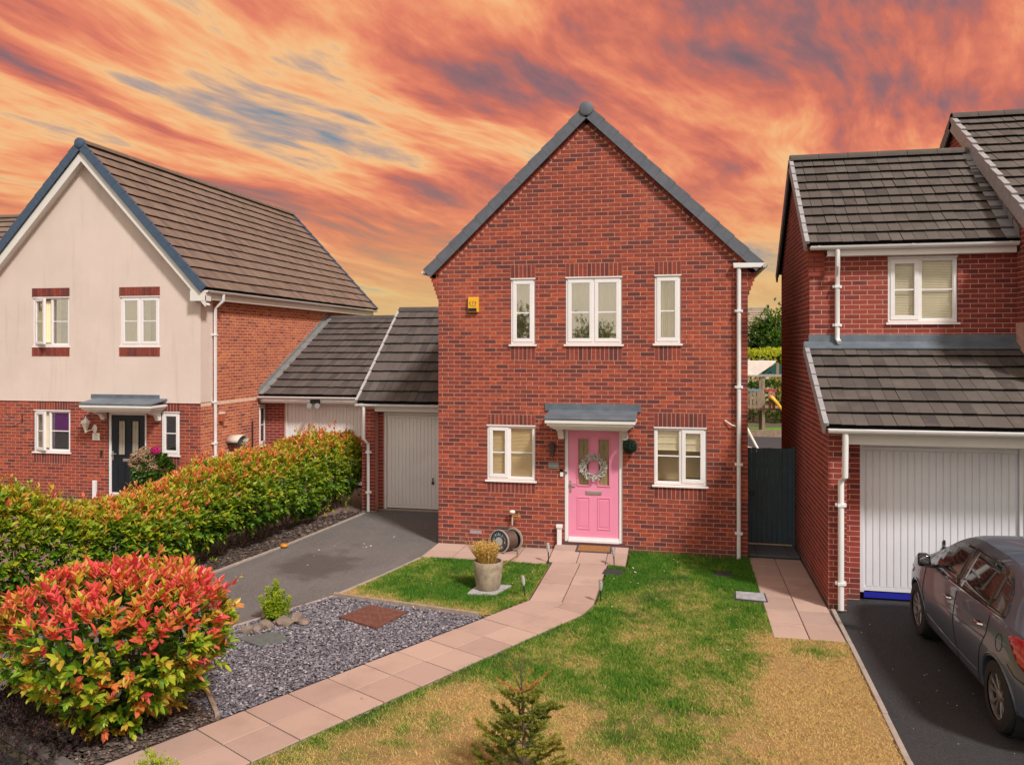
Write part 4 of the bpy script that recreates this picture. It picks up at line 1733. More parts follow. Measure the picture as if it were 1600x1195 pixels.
for i in range(9):
    a = Vector((4.72, RYF - .17, 5.20)) + RA * (RL * i / 9)
    b = Vector((4.72, RYF - .17, 5.20)) + RA * (RL * (i + 1) / 9 + .03)
    c = [a + NR * .038, a + NR * .038 + Vector((.19, 0, 0)), b + NR * .014 + Vector((.19, 0, 0)), b + NR * .014]
    mb.hexa([tuple(p) for p in c] + [tuple(p + NR * .012) for p in c])
    mb.hexa([tuple(Vector((4.895 + dx, p.y, p.z + dz + ez_))) for dz in (.0, .16) for dx, p, ez_ in ((0, a, .03), (.018, a, .03), (.018, b, 0), (0, b, 0))])
mb.build('step_flashing', plain('lead_lilac', (.24, .235, .25), .6, .2, 6), r3)
# lean-to roof over the garage
LA = Vector((0, RYF - 11.52, 3.62 - 2.52))
LL = LA.length
LA.normalize()
ro = MB()
ro.add([(RX - .06, 11.52, 2.50), (7.0, 11.52, 2.50), (7.0, RYF, 3.60), (RX - .06, RYF, 3.60)], [(0, 1, 2, 3)])
r4 = ro.build('lean_to_roof', DARK, H3)
T4 = Tiles(TILE_R)
T4.plane((RX - .06, 11.50, 2.52), (1, 0, 0), LA, 4.9, LL - .04, w=.175, gauge=.285, seed=23)
T3.finish(r3)
T4.finish(r4)
verge_caps(r4, (RX - .06, 11.50, 2.52), (RX - .06, RYF, 3.63), (-1, 0, 0), VERGE_R, gauge=.30, drop=.11, cover=.03)
mb = MB()
mb.hexa([(RX - .09, RYF - .18, 3.575), (4.93, RYF - .18, 3.575), (4.93, RYF - .005, 3.66), (RX - .09, RYF - .005, 3.66),
         (RX - .09, RYF - .18, 3.605), (4.93, RYF - .18, 3.605), (4.93, RYF - .005, 3.70), (RX - .09, RYF - .005, 3.70)])
mb.box(RX - .02, 4.93, RYF - .02, RYF - .002, 3.66, 3.80)
mb.build('flashing', LEAD, r4, bevel=.006)
# tall block roof
MA = Vector((0, MRY - 11.9, (MRY - 11.9) * MS))
ML = MA.length
MA.normalize()
mz0 = MRZ - (MRY - 11.9) * MS
ro = MB()
ro.add([(4.86, 11.9, mz0 - .02), (8.7, 11.9, mz0 - .02), (8.7, MRY, MRZ - .02), (4.86, MRY, MRZ - .02)], [(0, 1, 2, 3)])
ro.add([(4.86, 20.2, mz0 - .02), (8.7, 20.2, mz0 - .02), (8.7, MRY, MRZ - .02), (4.86, MRY, MRZ - .02)], [(0, 1, 2, 3)])
r5 = ro.build('tall_block_roof', DARK, H3)
T5 = Tiles(TILE_R)
T5.plane((4.86, 11.9, mz0), (1, 0, 0), MA, 3.8, ML, w=.19, gauge=.33, seed=29)
T5.finish(r5, limit=120)
verge_caps(r5, (4.86, 11.9, mz0), (4.86, MRY, MRZ), (-1, 0, 0), VERGE_R, gauge=.33, drop=.17, cover=.05, lap=.02)
verge_caps(r5, (4.86, 20.2, mz0), (4.86, MRY, MRZ), (-1, 0, 0), VERGE, gauge=.33, drop=.15, cover=.05)
ridge_tiles(r5, (4.84, MRY, MRZ + .04), (8.7, MRY, MRZ + .04), TILE_R)
# eaves, gutters, pipes
mb = MB()
mb.box(RX + .24, 4.88, 13.20, 13.24, 5.02, 5.16)
mb.box(RX + .24, 4.88, 13.241, 13.345, 5.02, 5.035)
mb.build('fascia', UPVC, H3)
gutter_run(H3, (RX - .02, 13.14, 5.17), (4.88, 13.14, 5.17), GUTTER, .06)
pipe_run(H3, [(2.36, 13.14, 5.12), (2.36, 13.14, 4.86), (2.38, 13.28, 4.72), (2.38, 13.28, 3.74), (2.40, 13.20, 3.68)], .036,
         [(2.38, 13.28, z) for z in (4.55, 3.95)], GUTTER, (0, -1, 0))
mb = MB()
mb.box(2.225, 7.0, 11.64, 11.68, 2.28, 2.46)
mb.box(2.225, 7.0, 11.681, 12.24, 2.30, 2.315)
mb.build('garage_fascia', FASCIA, H3)
gutter_run(H3, (RX - .04, 11.46, 2.50), (7.0, 11.46, 2.50), GUTTER, .06)
pipe_run(H3, [(2.16, 11.47, 2.45), (2.16, 11.50, 1.85), (2.13, 11.62, 1.78), (2.13, 11.62, .02)], .040,
         [(2.13, 11.62, z) for z in (1.45, .38)], GUTTER, (0, -1, 0))
window(H3, FRU, *rw, [(.46, 'sash', .5), (.54, 'fixed', .5)], GLASS, [('blind', BLIND_C), ('blind', BLIND_C)])
GARW = plain('garage_white_lilac', (.72, .72, .77), .38, .04, 2, dirt=((.55, .54, .55), .35), streak=((.50, .48, .47), .3))
garage_door(H3, FRG, 2.50, 4.62, .10, 2.26, GARW, .095, handle_u=3.62, handle_z=.78)
mb = MB(FRG)
mb.box(2.56, 4.56, -.07, -.035, .02, .098)
mb.build('door_seal', plain('seal_blue', (.012, .018, .34), .5), H3)

# ================================================================== far-off neighbours
def far_house(label, x0, x1, y0, y1, eave, ridge, wallm, tilem, windows=(), seed=0, limit=300):
    h = thing('far_house', label, 'house', ((x0 + x1) / 2, y0, 0))
    ym = (y0 + y1) / 2
    fr = frame((0, y0, 0), (1, 0, 0), (0, -1, 0))
    mb = MB(fr)
    panel(fr, x0, x1, -.06, eave, list(windows), 0, mb)
    mb.build('wall', wallm, h)
    walls('side_wall', h, [vq(x0, y0, x0, y1, -.06, eave), vq(x1, y0, x1, y1, -.06, eave), vq(x0, y1, x1, y1, -.06, eave),
                           [(x0, y0, eave), (x0, y1, eave), (x0, ym, ridge - .1)], [(x1, y0, eave), (x1, y1, eave), (x1, ym, ridge - .1)]], wallm)
    mb = MB()
    for yy in (y0 - .3, y1 + .3):
        mb.add([(x0 - .15, yy, eave - .12), (x1 + .15, yy, eave - .12), (x1 + .15, ym, ridge - .03), (x0 - .15, ym, ridge - .03)], [(0, 1, 2, 3)])
    r = mb.build('roof', DARK, h)
    S = Vector((0, ym - y0 + .3, ridge - eave + .09))
    t = Tiles(tilem)
    t.plane((x0 - .15, y0 - .3, eave - .09), (1, 0, 0), S.normalized(), x1 - x0 + .3, S.length, w=.33, gauge=.34, seed=seed)
    t.finish(r, limit=limit)
    ridge_tiles(r, (x0 - .15, ym, ridge + .02), (x1 + .15, ym, ridge + .02), tilem)
    for w in windows:
        window(h, fr, *w, [(.5, 'fixed', None), (.5, 'sash', None)], GLASS, [('curtain', CURTAIN), ('curtain', CURTAIN)])
    return h


far_house('brown tiled roof rising behind the rendered gable at the left edge', -29, -19, 19.4, 26.6, 4.9, 8.0, BRICK_L, TILE, seed=41, limit=60)
TILE_F = tile_mat('roof_tile_pale', [(0, (.33, .26, .20)), (.5, (.38, .30, .235)), (1, (.29, .23, .18))], (.42, .35, .28, 1))
far_house('pale house with brown tiled roof seen through the gap above the gate', -3, 6.3, 58, 66, 3.9, 6.5, plain('far_render', (.58, .50, .42), .9), TILE_F,
          [(4.6, 5.45, 2.4, 3.5)], seed=43, limit=60)

# ------------------------------------------------------------------ paved and planted ground
D_ = Vector((-.47, -.883)); D_.normalize()
N_ = Vector((-D_.y, D_.x)) * -1 if (-D_.y) < 0 else Vector((-D_.y, D_.x))
P2 = Vector((-2.11, 11.2))
PW = .93


def pth(t, w):
    return P2 + D_ * t + N_ * w


# road, kerb and pavement at the lower left, driveways
sheet('road', [(-60, -40), (60, -40), (60, 2.0), (-3.2, 5.02), (-6.3, 6.24), (-9.5, 7.6), (-60, 26)], -.050, ASPH_R)
kd = Vector((.925, -.38)); kd.normalize()
kerb_road = sheet('kerb', [(-9.4, 7.62), (-3.2, 5.07), (-3.2, 5.09), (-9.4, 7.64)], -.040, CONC)
KERBM = plain('kerb_dark', (.15, .125, .115), .9, .2, 8, bmp=.5, bscale=70)
kp = Vector((-7.7, 6.92))
for i in range(6):
    mb = MB()
    a, b = kp + kd * (.62 * i + .005), kp + kd * (.62 * (i + 1) - .005)
    n = Vector((-kd.y, kd.x)) * .10
    mb.prism([tuple(a), tuple(b), tuple(b + n), tuple(a + n)], -.05, .035)
    mb.build('kerb_stone', KERBM, kerb_road, bevel=.012)

drive_edge = [(-4.39, 13.05), (-4.62, 12.0), (-4.95, 10.80), (-5.74, 9.19), (-6.55, 7.62), (-6.95, 6.80)]
sheet('driveway', [(-6.93, 17.0), (-6.93, 16.5), (-6.72, 16.4), (-7.05, 13.25), (-7.38, 10.98), (-7.95, 8.9), (-9.0, 7.4), (-6.98, 6.75)] + drive_edge[::-1][1:] + [(-4.39, 14.13), (-4.39, 17.0)], -.012, ASPH_L)
sheet('neighbour_driveway', [(-16.9, 16.5), (-16.9, 8), (-9.6, 8.0), (-8.95, 10.5), (-8.35, 14.0), (-7.0, 16.55), (-6.93, 16.9), (-7.3, 19.42), (-10.8, 19.42), (-10.8, 16.5)], -.020, BLOCKS)
# driveway of the right-hand house
kr = [(2.06, 11.66), (2.03, 10.3), (1.955, 7.5), (1.86, 4.4)]
sheet('driveway', kr + [(7.5, 3.6), (7.5, 12.4), (2.24, 12.4), (2.24, 11.72)], -.012, ASPH_R)
edging = sheet('edging', [(2.00, 11.6), (2.05, 11.6), (1.85, 4.4), (1.80, 4.4)], -.03, CONC)


def edge_run(parent, pts, w, z0, z1, step, mat, name):
    for (p, q) in zip(pts[:-1], pts[1:]):
        p, q = Vector(p), Vector(q)
        L = (q - p).length
        n = max(1, round(L / step))
        d = (q - p) / L
        s = Vector((-d.y, d.x)) * w / 2
        for i in range(n):
            a, b = p + d * (L * i / n + .003), p + d * (L * (i + 1) / n - .003)
            jz = rnd.uniform(-.006, .006)
            mb = MB()
            mb.prism([tuple(a - s), tuple(b - s), tuple(b + s), tuple(a + s)], z0, z1 + jz)
            mb.build(name, mat, parent, bevel=.006)


edge_run(edging, [(p[0] - .028, p[1]) for p in kr], .055, -.05, .022, .91, CONC, 'edging_stone')
edge2 = sheet('edging', [(-4.41, 13.05), (-4.40, 13.05), (-6.94, 6.82), (-6.95, 6.80)], -.04, CONC)
edge_run(edge2, [(p[0] + .025, p[1]) for p in drive_edge], .05, -.05, .018, .91, CONC, 'edging_stone')
edge3 = sheet('edging', [(-7.0, 16.4), (-6.98, 16.4), (-7.36, 10.98), (-7.38, 10.98)], -.04, CONC)
edge_run(edge3, [(-6.76, 16.4), (-7.09, 13.25), (-7.42, 10.98), (-7.99, 8.9)], .05, -.05, .012, .91, CONC, 'edging_stone')

# slabs
JOINT = plain('joint_sand', (.10, .075, .06), .95, .2, 20)


def slab(parent, poly, z=.012, th=.05, mat=None, zs=None):
    c = Vector((sum(p[0] for p in poly) / len(poly), sum(p[1] for p in poly) / len(poly)))
    q = []
    for p in poly:
        v = Vector(p[:2])
        d = c - v
        q.append(v + d.normalized() * .009)
    t = rnd.random()
    mb = MB()
    jz = rnd.uniform(-.002, .003)
    tops = [((zs(p) if zs else z) + jz) for p in q]
    n = len(q)
    vs = [(p.x, p.y, h - th) for p, h in zip(q, tops)] + [(p.x, p.y, h) for p, h in zip(q, tops)]
    fs = [tuple(range(n))[::-1], tuple(range(n, 2 * n))] + [(i, (i + 1) % n, n + (i + 1) % n, n + i) for i in range(n)]
    mb.add(vs, fs, t)
    o = mb.build('slab', mat or SLABM, parent)
    b = o.modifiers.new('bevel', 'BEVEL')
    b.width = .004
    b.segments = 1
    return o


path = sheet('path', [(-2.12, 13.27), (-1.2, 13.27), (-1.2, 11.2), tuple(pth(0, PW)), tuple(pth(6.6, PW)), tuple(pth(6.6, 0)), (-2.12, 11.2)], -.002, JOINT)
ys = [13.25, 12.98, 12.52, 12.06, 11.62, 11.2]
for i in range(5):
    for (a, b) in ((-2.12, -1.655), (-1.655, -1.2)):
        slab(path, [(a, ys[i + 1]), (b, ys[i + 1]), (b, ys[i]), (a, ys[i])])
slab(path, [tuple(P2), tuple(pth(0, PW * .52)), (-1.62, 11.2)])
slab(path, [tuple(pth(0, PW * .52)), tuple(pth(0, PW)), (-1.2, 11.2), (-1.62, 11.2)])
for i in range(13):
    t0, t1 = i * .503, (i + 1) * .503
    for (a, b) in ((0, PW / 2), (PW / 2, PW)):
        slab(path, [tuple(pth(t0, a)), tuple(pth(t1, a)), tuple(pth(t1, b)), tuple(pth(t0, b))])
zr = lambda p: .014 + max(0, (p.y - 13.26)) / .85 * .095
ramp = MB()
ramp.prism([(13.26, -.06), (14.1, -.06), (14.1, .10), (13.26, .0)], -2.18, -.92, 'yz')
rampo = ramp.build('door_ramp', JOINT)
rampo["kind"] = "structure"
for (a, b) in ((-2.2, -1.72), (-1.72, -1.24), (-1.24, -.90)):
    slab(rampo, [(a, 13.26), (b, 13.26), (b, 13.80), (a, 13.80)], zs=zr)
    slab(rampo, [(a, 13.80), (b, 13.80), (b, 14.10), (a, 14.10)], zs=zr)
strip = sheet('house_strip', [(-4.38, 13.1), (-2.22, 13.12), (-2.22, 14.12), (-4.38, 14.12)], -.002, JOINT)
xs = [-4.38, -3.84, -3.30, -2.76, -2.22]
for a, b in zip(xs[:-1], xs[1:]):
    slab(strip, [(a, 13.12), (b, 13.12), (b, 13.62), (a, 13.62)])
    slab(strip, [(a, 13.62), (b, 13.62), (b, 14.12), (a, 14.12)])
spath = sheet('side_path', [(1.12, 10.4), (1.97, 10.4), (1.97, 14.24), (1.12, 14.24)], -.002, JOINT)
for i in range(7):
    y0, y1 = 10.4 + i * 3.84 / 7, 10.4 + (i + 1) * 3.84 / 7
    for (a, b) in ((1.12, 1.545), (1.545, 1.97)):
        slab(spath, [(a, y0), (b, y0), (b, y1), (a, y1)])
step = sheet('gate_step', [(1.12, 14.26), (1.965, 14.26), (1.965, 15.4), (1.12, 15.4)], .03, IRON, thick=.09)
for (a, b) in ((1.12, 1.26), (1.26, 1.80), (1.80, 1.965)):
    slab(step, [(a, 14.27), (b, 14.27), (b, 15.1), (a, 15.1)], z=.055, th=.03, mat=SLAB_D)

# gravel bed and bark bed
gpoly = [(-4.93, 10.78), (-2.62, 10.36), tuple(pth(.9, -.02)), tuple(pth(4.75, -.02)), (-5.2, 7.45), (-6.5, 7.62), (-5.72, 9.15)]
sheet('gravel_bed', gpoly, -.004, plain('gravel_base', (.07, .062, .07), .95, .4, 30))
bpoly = [tuple(pth(4.75, -.02)), tuple(pth(6.2, -.02)), (-4.9, 5.83), (-6.3, 6.40), (-6.95, 6.80), (-6.5, 7.62), (-5.2, 7.45)]
sheet('planting_bed', bpoly, -.004, SOIL)
hpoly = [(-6.78, 16.4), (-7.1, 13.25), (-7.44, 10.98), (-8.0, 8.9), (-9.1, 7.45), (-10.2, 8.0), (-9.0, 10.6), (-8.4, 14), (-7.2, 16.5)]
sheet('hedge_bed', hpoly, -.006, SOIL)


def scatter(poly, n, rng):
    xs_ = [p[0] for p in poly]; ys_ = [p[1] for p in poly]
    x = rng.uniform(min(xs_), max(xs_), int(n * 2.6)); y = rng.uniform(min(ys_), max(ys_), int(n * 2.6))
    k = in_poly(x, y, poly)
    return x[k][:n], y[k][:n]


OCT = np.array([(1, 0, 0), (0, 1, 0), (-1, 0, 0), (0, -1, 0), (0, 0, 1), (0, 0, -1)], float)
OCTF = np.array([(0, 1, 4), (1, 2, 4), (2, 3, 4), (3, 0, 4), (1, 0, 5), (2, 1, 5), (3, 2, 5), (0, 3, 5)], np.int32)


def pebbles(name, label, cat, poly, n, smin, smax, mat, z, rng, flat=.5, tones=None):
    x, y = scatter(poly, n, rng)
    n = len(x)
    s = rng.uniform(smin, smax, n) * rng.uniform(.7, 1.3, n)
    V = OCT[None] * (1 + rng.uniform(-.35, .35, (n, 6, 1)))
    V = V * np.stack([s * rng.uniform(.7, 1.4, n), s * rng.uniform(.6, 1.1, n), s * flat * rng.uniform(.6, 1.3, n)], -1)[:, None, :]
    a = rng.uniform(0, 6.28, n)
    tl = rng.normal(0, .35, n)
    V = np.stack([V[..., 0], V[..., 1] * np.cos(tl)[:, None] - V[..., 2] * np.sin(tl)[:, None], V[..., 1] * np.sin(tl)[:, None] + V[..., 2] * np.cos(tl)[:, None]], -1)
    X = V[..., 0] * np.cos(a)[:, None] - V[..., 1] * np.sin(a)[:, None] + x[:, None]
    Y = V[..., 0] * np.sin(a)[:, None] + V[..., 1] * np.cos(a)[:, None] + y[:, None]
    Z = V[..., 2] + z + (s * flat * .7)[:, None] + rng.uniform(0, smax * .5, n)[:, None]
    T = (OCTF[None] + (np.arange(n) * 6)[:, None, None]).reshape(-1, 3)
    tn = np.clip(rng.beta(1.6, 2.0, n), 0, 1) if tones is None else tones(rng, x, y)
    me = np_mesh(name, np.stack([X, Y, Z], -1).reshape(-1, 3), None, T, np.repeat(tn, 8))
    o = link(name, me, None, mat)
    return tag(o, label, cat, kind='stuff')


pebbles('gravel', 'grey-purple slate chippings filling the bed left of the path', 'gravel', gpoly, 21000, .010, .021, GRAVEL, 0, RNG)
pebbles('bark_chips', 'brown bark chips and pebbles on the soil under the red shrub', 'bark', bpoly, 3500, .010, .024, BARKCHIP, 0, RNG)
pebbles('leaf_litter', 'brown leaf litter on the soil under the hedge', 'litter', hpoly, 5000, .014, .035, BARKCHIP, -.004, RNG, .25)

# timber edging between lawn and gravel, and by the red shrub
te = thing('timber_edging', 'weathered timber board edging between small lawn and gravel', 'edging', (-3.8, 10.6, 0))
edge_run(te, [(-4.93, 10.80), (-2.66, 10.38)], .045, -.03, .055, 1.2, TIMBER, 'board')
te = thing('timber_edging', 'short timber board at the front corner of the gravel beside the path', 'edging', (-4.6, 7.2, 0))
edge_run(te, [(-4.42, 7.02), (-4.95, 7.62)], .045, -.03, .045, .9, TIMBER, 'board')

# ------------------------------------------------------------------ lawns
lawn_r = [(-.87, 14.12), (1.12, 14.12), (1.12, 10.40), (1.985, 10.40), (1.90, 7.5), (1.79, 4.4), tuple(pth(6.6, PW + .03)), tuple(pth(0, PW + .03)), (-1.17, 11.2), (-1.17, 13.22), (-.87, 13.22)]
lawn_l = [(-4.36, 13.10), (-2.14, 13.10), (-2.14, 11.22), tuple(pth(.85, -.02)), (-2.70, 10.42), (-4.90, 10.83), (-4.57, 12.0)]


def dist_seg(x, y, a, b):
    ax, ay = a; bx, by = b
    dx, dy = bx - ax, by - ay
    t = np.clip(((x - ax) * dx + (y - ay) * dy) / (dx * dx + dy * dy), 0, 1)
    return np.hypot(x - ax - t * dx, y - ay - t * dy)


def green(x, y):
    n = fbm(x * .95 + 3, y * .8, 5) - .5
    n2 = fbm(x * 3.1, y * 2.3 + 9, 9) - .5
    n3 = fbm(x * 9.0, y * 9.0 + 2, 19, 3) - .5
    g = np.interp(y, [5.5, 7.5, 9.0, 10.2, 11.4, 12.6, 14], [.26, .30, .40, .54, .66, .95, 1.05])
    g = g - np.interp(y, [9.0, 10.4, 10.6], [.50, .42, .0]) * np.clip((x - .75) / .35, 0, 1)      # parched beside the drive
    g = g - .22 * np.clip((x - .4) / .8, 0, 1) * (y < 9.0)
    pd = dist_seg(x, y, tuple(pth(0, PW)), tuple(pth(6.6, PW)))
    g = np.maximum(g, np.interp(y, [6, 8, 10], [.52, .70, .78]) - pd * .9)                       # green edge along the path
    g = g + .30 * np.exp(-(((x + .25) / .55) ** 2 + ((y - 8.7) / .9) ** 2))
    g = g + .22 * np.exp(-(((x - .45) / .35) ** 2 + ((y - 9.9) / .9) ** 2))
    g = g - .30 * np.exp(-(((x + 1.9) / .5) ** 2 + ((y - 8.0) / .45) ** 2))
    gl = .85 - np.clip(.55 - dist_seg(x, y, (-4.93, 10.8), (-2.66, 10.38)), 0, 1) * 1.5 - np.clip(.40 - dist_seg(x, y, (-4.4, 13.0), (-4.95, 10.8)), 0, 1) * 1.6
    gl = gl - .4 * np.exp(-(((x + 3.6) / .5) ** 2 + ((y - 12.0) / .5) ** 2))
    g = np.where(in_poly(x, y, lawn_l), gl, g)
    return np.clip(g + n * 1.0 + n2 * .75 + n3 * .55, 0, 1)


def turf(name, poly, label):
    xs_ = [p[0] for p in poly]; ys_ = [p[1] for p in poly]
    st = .05
    gx, gy = np.meshgrid(np.arange(min(xs_), max(xs_), st), np.arange(min(ys_), max(ys_), st), indexing='ij')
    # sheet as the true polygon, colour carried by a fine clipped grid on top of it
    sheet(name, poly, -.008, TURF)
    cx, cy = gx + st / 2, gy + st / 2
    k = in_poly(cx, cy, poly)
    x0, y0 = gx[k], gy[k]
    n = len(x0)
    hz = .010 * fbm(x0 * 1.3, y0 * 1.3, 2)
    V = np.zeros((n, 4, 3))
    for i, (a, b) in enumerate(((0, 0), (st, 0), (st, st), (0, st))):
        V[:, i, 0] = x0 + a
        V[:, i, 1] = y0 + b
        V[:, i, 2] = -.003 + .012 * fbm((x0 + a) * 1.3, (y0 + b) * 1.3, 2)
    Q = np.arange(n * 4).reshape(-1, 4)
    me = np_mesh('turf', V.reshape(-1, 3), Q, None, green(x0 + st / 2, y0 + st / 2))
    return link('turf', me, bpy.data.objects[name], TURF)


NO_GRASS = [[(-3.08, 11.24), (-2.62, 11.28), (-2.47, 11.80), (-3.02, 11.82)], [(.73, 11.75), (1.2, 11.70), (1.2, 12.2), (.75, 12.22)],
            [(-1.25, 12.70), (-.92, 12.68), (-.92, 13.0), (-1.23, 13.02)], [(.49, 12.96), (.78, 12.96), (.78, 13.24), (.49, 13.24)]]


def blades(name, label, poly, n, rng, ymin=5.8):
    x, y = scatter(poly, int(n * 1.35), rng)
    x, y = x[y > ymin], y[y > ymin]
    for q in NO_GRASS:
        k = ~in_poly(x, y, q)
        x, y = x[k], y[k]
    n = len(x)
    g = green(x, y)
    tn = np.clip(g + rng.normal(0, .24, n) + .04, 0, 1)
    h = (.013 + .016 * g) * rng.uniform(.5, 1.7, n)
    bare = fbm(x * 1.7 + 20, y * 1.7, 41) > .66          # thin, scuffed places
    keep = rng.random(n) < np.where(bare, .25, .62 + .38 * g)
    # small tufts by the wall and the path edges
    h = h + .012 * (fbm(x * 5, y * 5, 31) > .62) * g
    wall = np.clip((y - 13.85) / .25, 0, 1) * (x > -.9)
    h = h + wall * .06 * rng.random(n)
    w = rng.uniform(.0020, .0040, n)
    a = rng.uniform(0, 6.28, n)
    lean = h * rng.uniform(.2, 1.1, n) * (1 + .9 * (1 - g))
    b = rng.uniform(0, 6.28, n)
    z0 = -.002 + .012 * fbm(x * 1.3, y * 1.3, 2)
    V = np.zeros((n, 3, 3))
    V[:, 0] = np.stack([x - w * np.cos(a), y - w * np.sin(a), z0], -1)
    V[:, 1] = np.stack([x + w * np.cos(a), y + w * np.sin(a), z0], -1)
    V[:, 2] = np.stack([x + lean * np.cos(b), y + lean * np.sin(b), z0 + h], -1)
    V = V[keep]
    tn = tn[keep]
    m = len(V)
    me = np_mesh(name, V.reshape(-1, 3), None, np.arange(m * 3).reshape(-1, 3), tn)
    o = link(name, me, None, GRASS)
    return tag(o, label, 'grass', kind='stuff')


turf('front_lawn', lawn_r, '')
turf('small_lawn', lawn_l, '')
blades('grass', 'patchy green and straw-coloured grass of the lawn right of the path', lawn_r, 380000, RNG)
blades('grass', 'short grass of the small lawn round the planter', lawn_l, 62000, RNG)

# ------------------------------------------------------------------ foliage tools
LEAFV = np.array([(0, 0, 0), (.5, .34, .14), (.40, .70, .12), (0, 1, -.05), (-.40, .70, .12), (-.5, .34, .14)], float)   # x width, y length, z fold
LEAFQ = np.array([(0, 1, 2, 3), (0, 3, 4, 5)], np.int32)


def unit(v):
    return v / (np.linalg.norm(v, axis=-1, keepdims=True) + 1e-9)


def leaf_axes(Dv, Nv):
    Y = unit(Dv)
    X = unit(np.cross(Y, Nv))
    Z = np.cross(X, Y)
    return X, Y, Z


def leaves_mesh(name, P, Dv, Nv, L, W, T):
    X, Y, Z = leaf_axes(Dv, Nv)
    n = len(P)
    V = (P[:, None, :] + LEAFV[None, :, 0:1] * (X * W[:, None])[:, None, :] + LEAFV[None, :, 1:2] * (Y * L[:, None])[:, None, :]
         + LEAFV[None, :, 2:3] * (Z * W[:, None])[:, None, :])
    Q = (LEAFQ[None] + (np.arange(n) * 6)[:, None, None]).reshape(-1, 4)
    return np_mesh(name, V.reshape(-1, 3), Q, None, np.repeat(T, 2))


_leaf_cache = {}


def leaf_unit(mat, tq):
    k = (mat.name, tq)
    if k not in _leaf_cache:
        me = np_mesh('leaf', LEAFV * np.array([1, 1, 1]), LEAFQ, None, [tq, tq])
        me.materials.append(mat)
        _leaf_cache[k] = me
    return _leaf_cache[k]


def foliage(parent, mat, P, Dv, Nv, L, W, T, outward=None, limit=300, name='foliage'):
    """nearest well-seen leaves become parts, the mass of leaves one part"""
    n = len(P)
    pick = np.zeros(0, int)
    if limit:
        q = proj(P)
        ok = (q[:, 0] > 5) & (q[:, 0] < 1595) & (q[:, 1] > 5) & (q[:, 1] < 1190)
        v = unit(np.array([0, 0, CAM_H]) - P)
        face = np.einsum('ij,ij->i', v, unit(outward)) if outward is not None else np.ones(n)
        X, Y, Z = leaf_axes(Dv, Nv)
        flat = np.abs(np.einsum('ij,ij->i', v, Z))
        sc = np.where(ok & (face > .35), L * W * flat / q[:, 2] ** 2, 0)
        pick = np.argsort(-sc)[:limit]
        pick = pick[sc[pick] > 0]
        org = origin_of(parent)
        for i in pick:
            o = bpy.data.objects.new('leaf', leaf_unit(mat, round(float(T[i]) * 11) / 11))
            M = Matrix.Identity(4)
            for c, (ax, s) in enumerate(((X[i], W[i]), (Y[i], L[i]), (Z[i], W[i]))):
                for r in range(3):
                    M[r][c] = float(ax[r] * s)
            M.translation = Vector(P[i]) - org
            o.parent = parent
            o.matrix_basis = M
            COL.objects.link(o)
    keep = np.ones(n, bool)
    keep[pick] = False
    o = link(name, leaves_mesh(name, P[keep], Dv[keep], Nv[keep], L[keep], W[keep], T[keep]), parent, mat)
    o["kind"] = "stuff"
    return o


def shoots(P, Dv, tone0, k, L, rng, ratio=.42, spread=.16):
    """k leaves round the tip of each shoot"""
    n = len(P)
    up = np.array([0, 0, 1.0])
    D = unit(Dv)
    A = unit(np.cross(D, up + .01))
    B = np.cross(D, A)
    out = []
    for j in range(k):
        w = j * 2.4 + rng.uniform(-.4, .4, n)
        el = rng.uniform(.45, 1.15, n) * (1 - .35 * j / k)
        side = A * np.cos(w)[:, None] + B * np.sin(w)[:, None]
        dd = D * np.cos(el)[:, None] + side * np.sin(el)[:, None]
        base = P + D * (L[:, None] * (j / k) * 1.0)
        nn = D * np.sin(el)[:, None] - side * np.cos(el)[:, None] + up * .4
        l = L * rng.uniform(.6, 1.25, n) * (1 - .3 * j / k)
        out.append((base, dd, nn, l, l * ratio * rng.uniform(.85, 1.15, n), np.clip(tone0 + spread * rng.normal(0, .6, n) + .10 * (j / k), 0, 1)))
    return [np.concatenate([o[i] for o in out]) for i in range(6)]


def cat2(a, b):
    return [np.concatenate([x, y]) for x, y in zip(a, b)]


# ------------------------------------------------------------------ the long hedge
HC = np.array([(-7.86, 17.75), (-7.92, 15.0), (-8.10, 12.6), (-8.44, 10.4), (-9.0, 8.8), (-9.65, 7.2)])
HY = [7.2, 8.6, 9.2, 9.9, 10.6, 11.6, 12.8, 15.0, 17.2, 17.9]
HH = [1.72, 1.70, 1.50, 1.18, 1.12, 1.20, 1.42, 1.52, 1.50, 1.30]


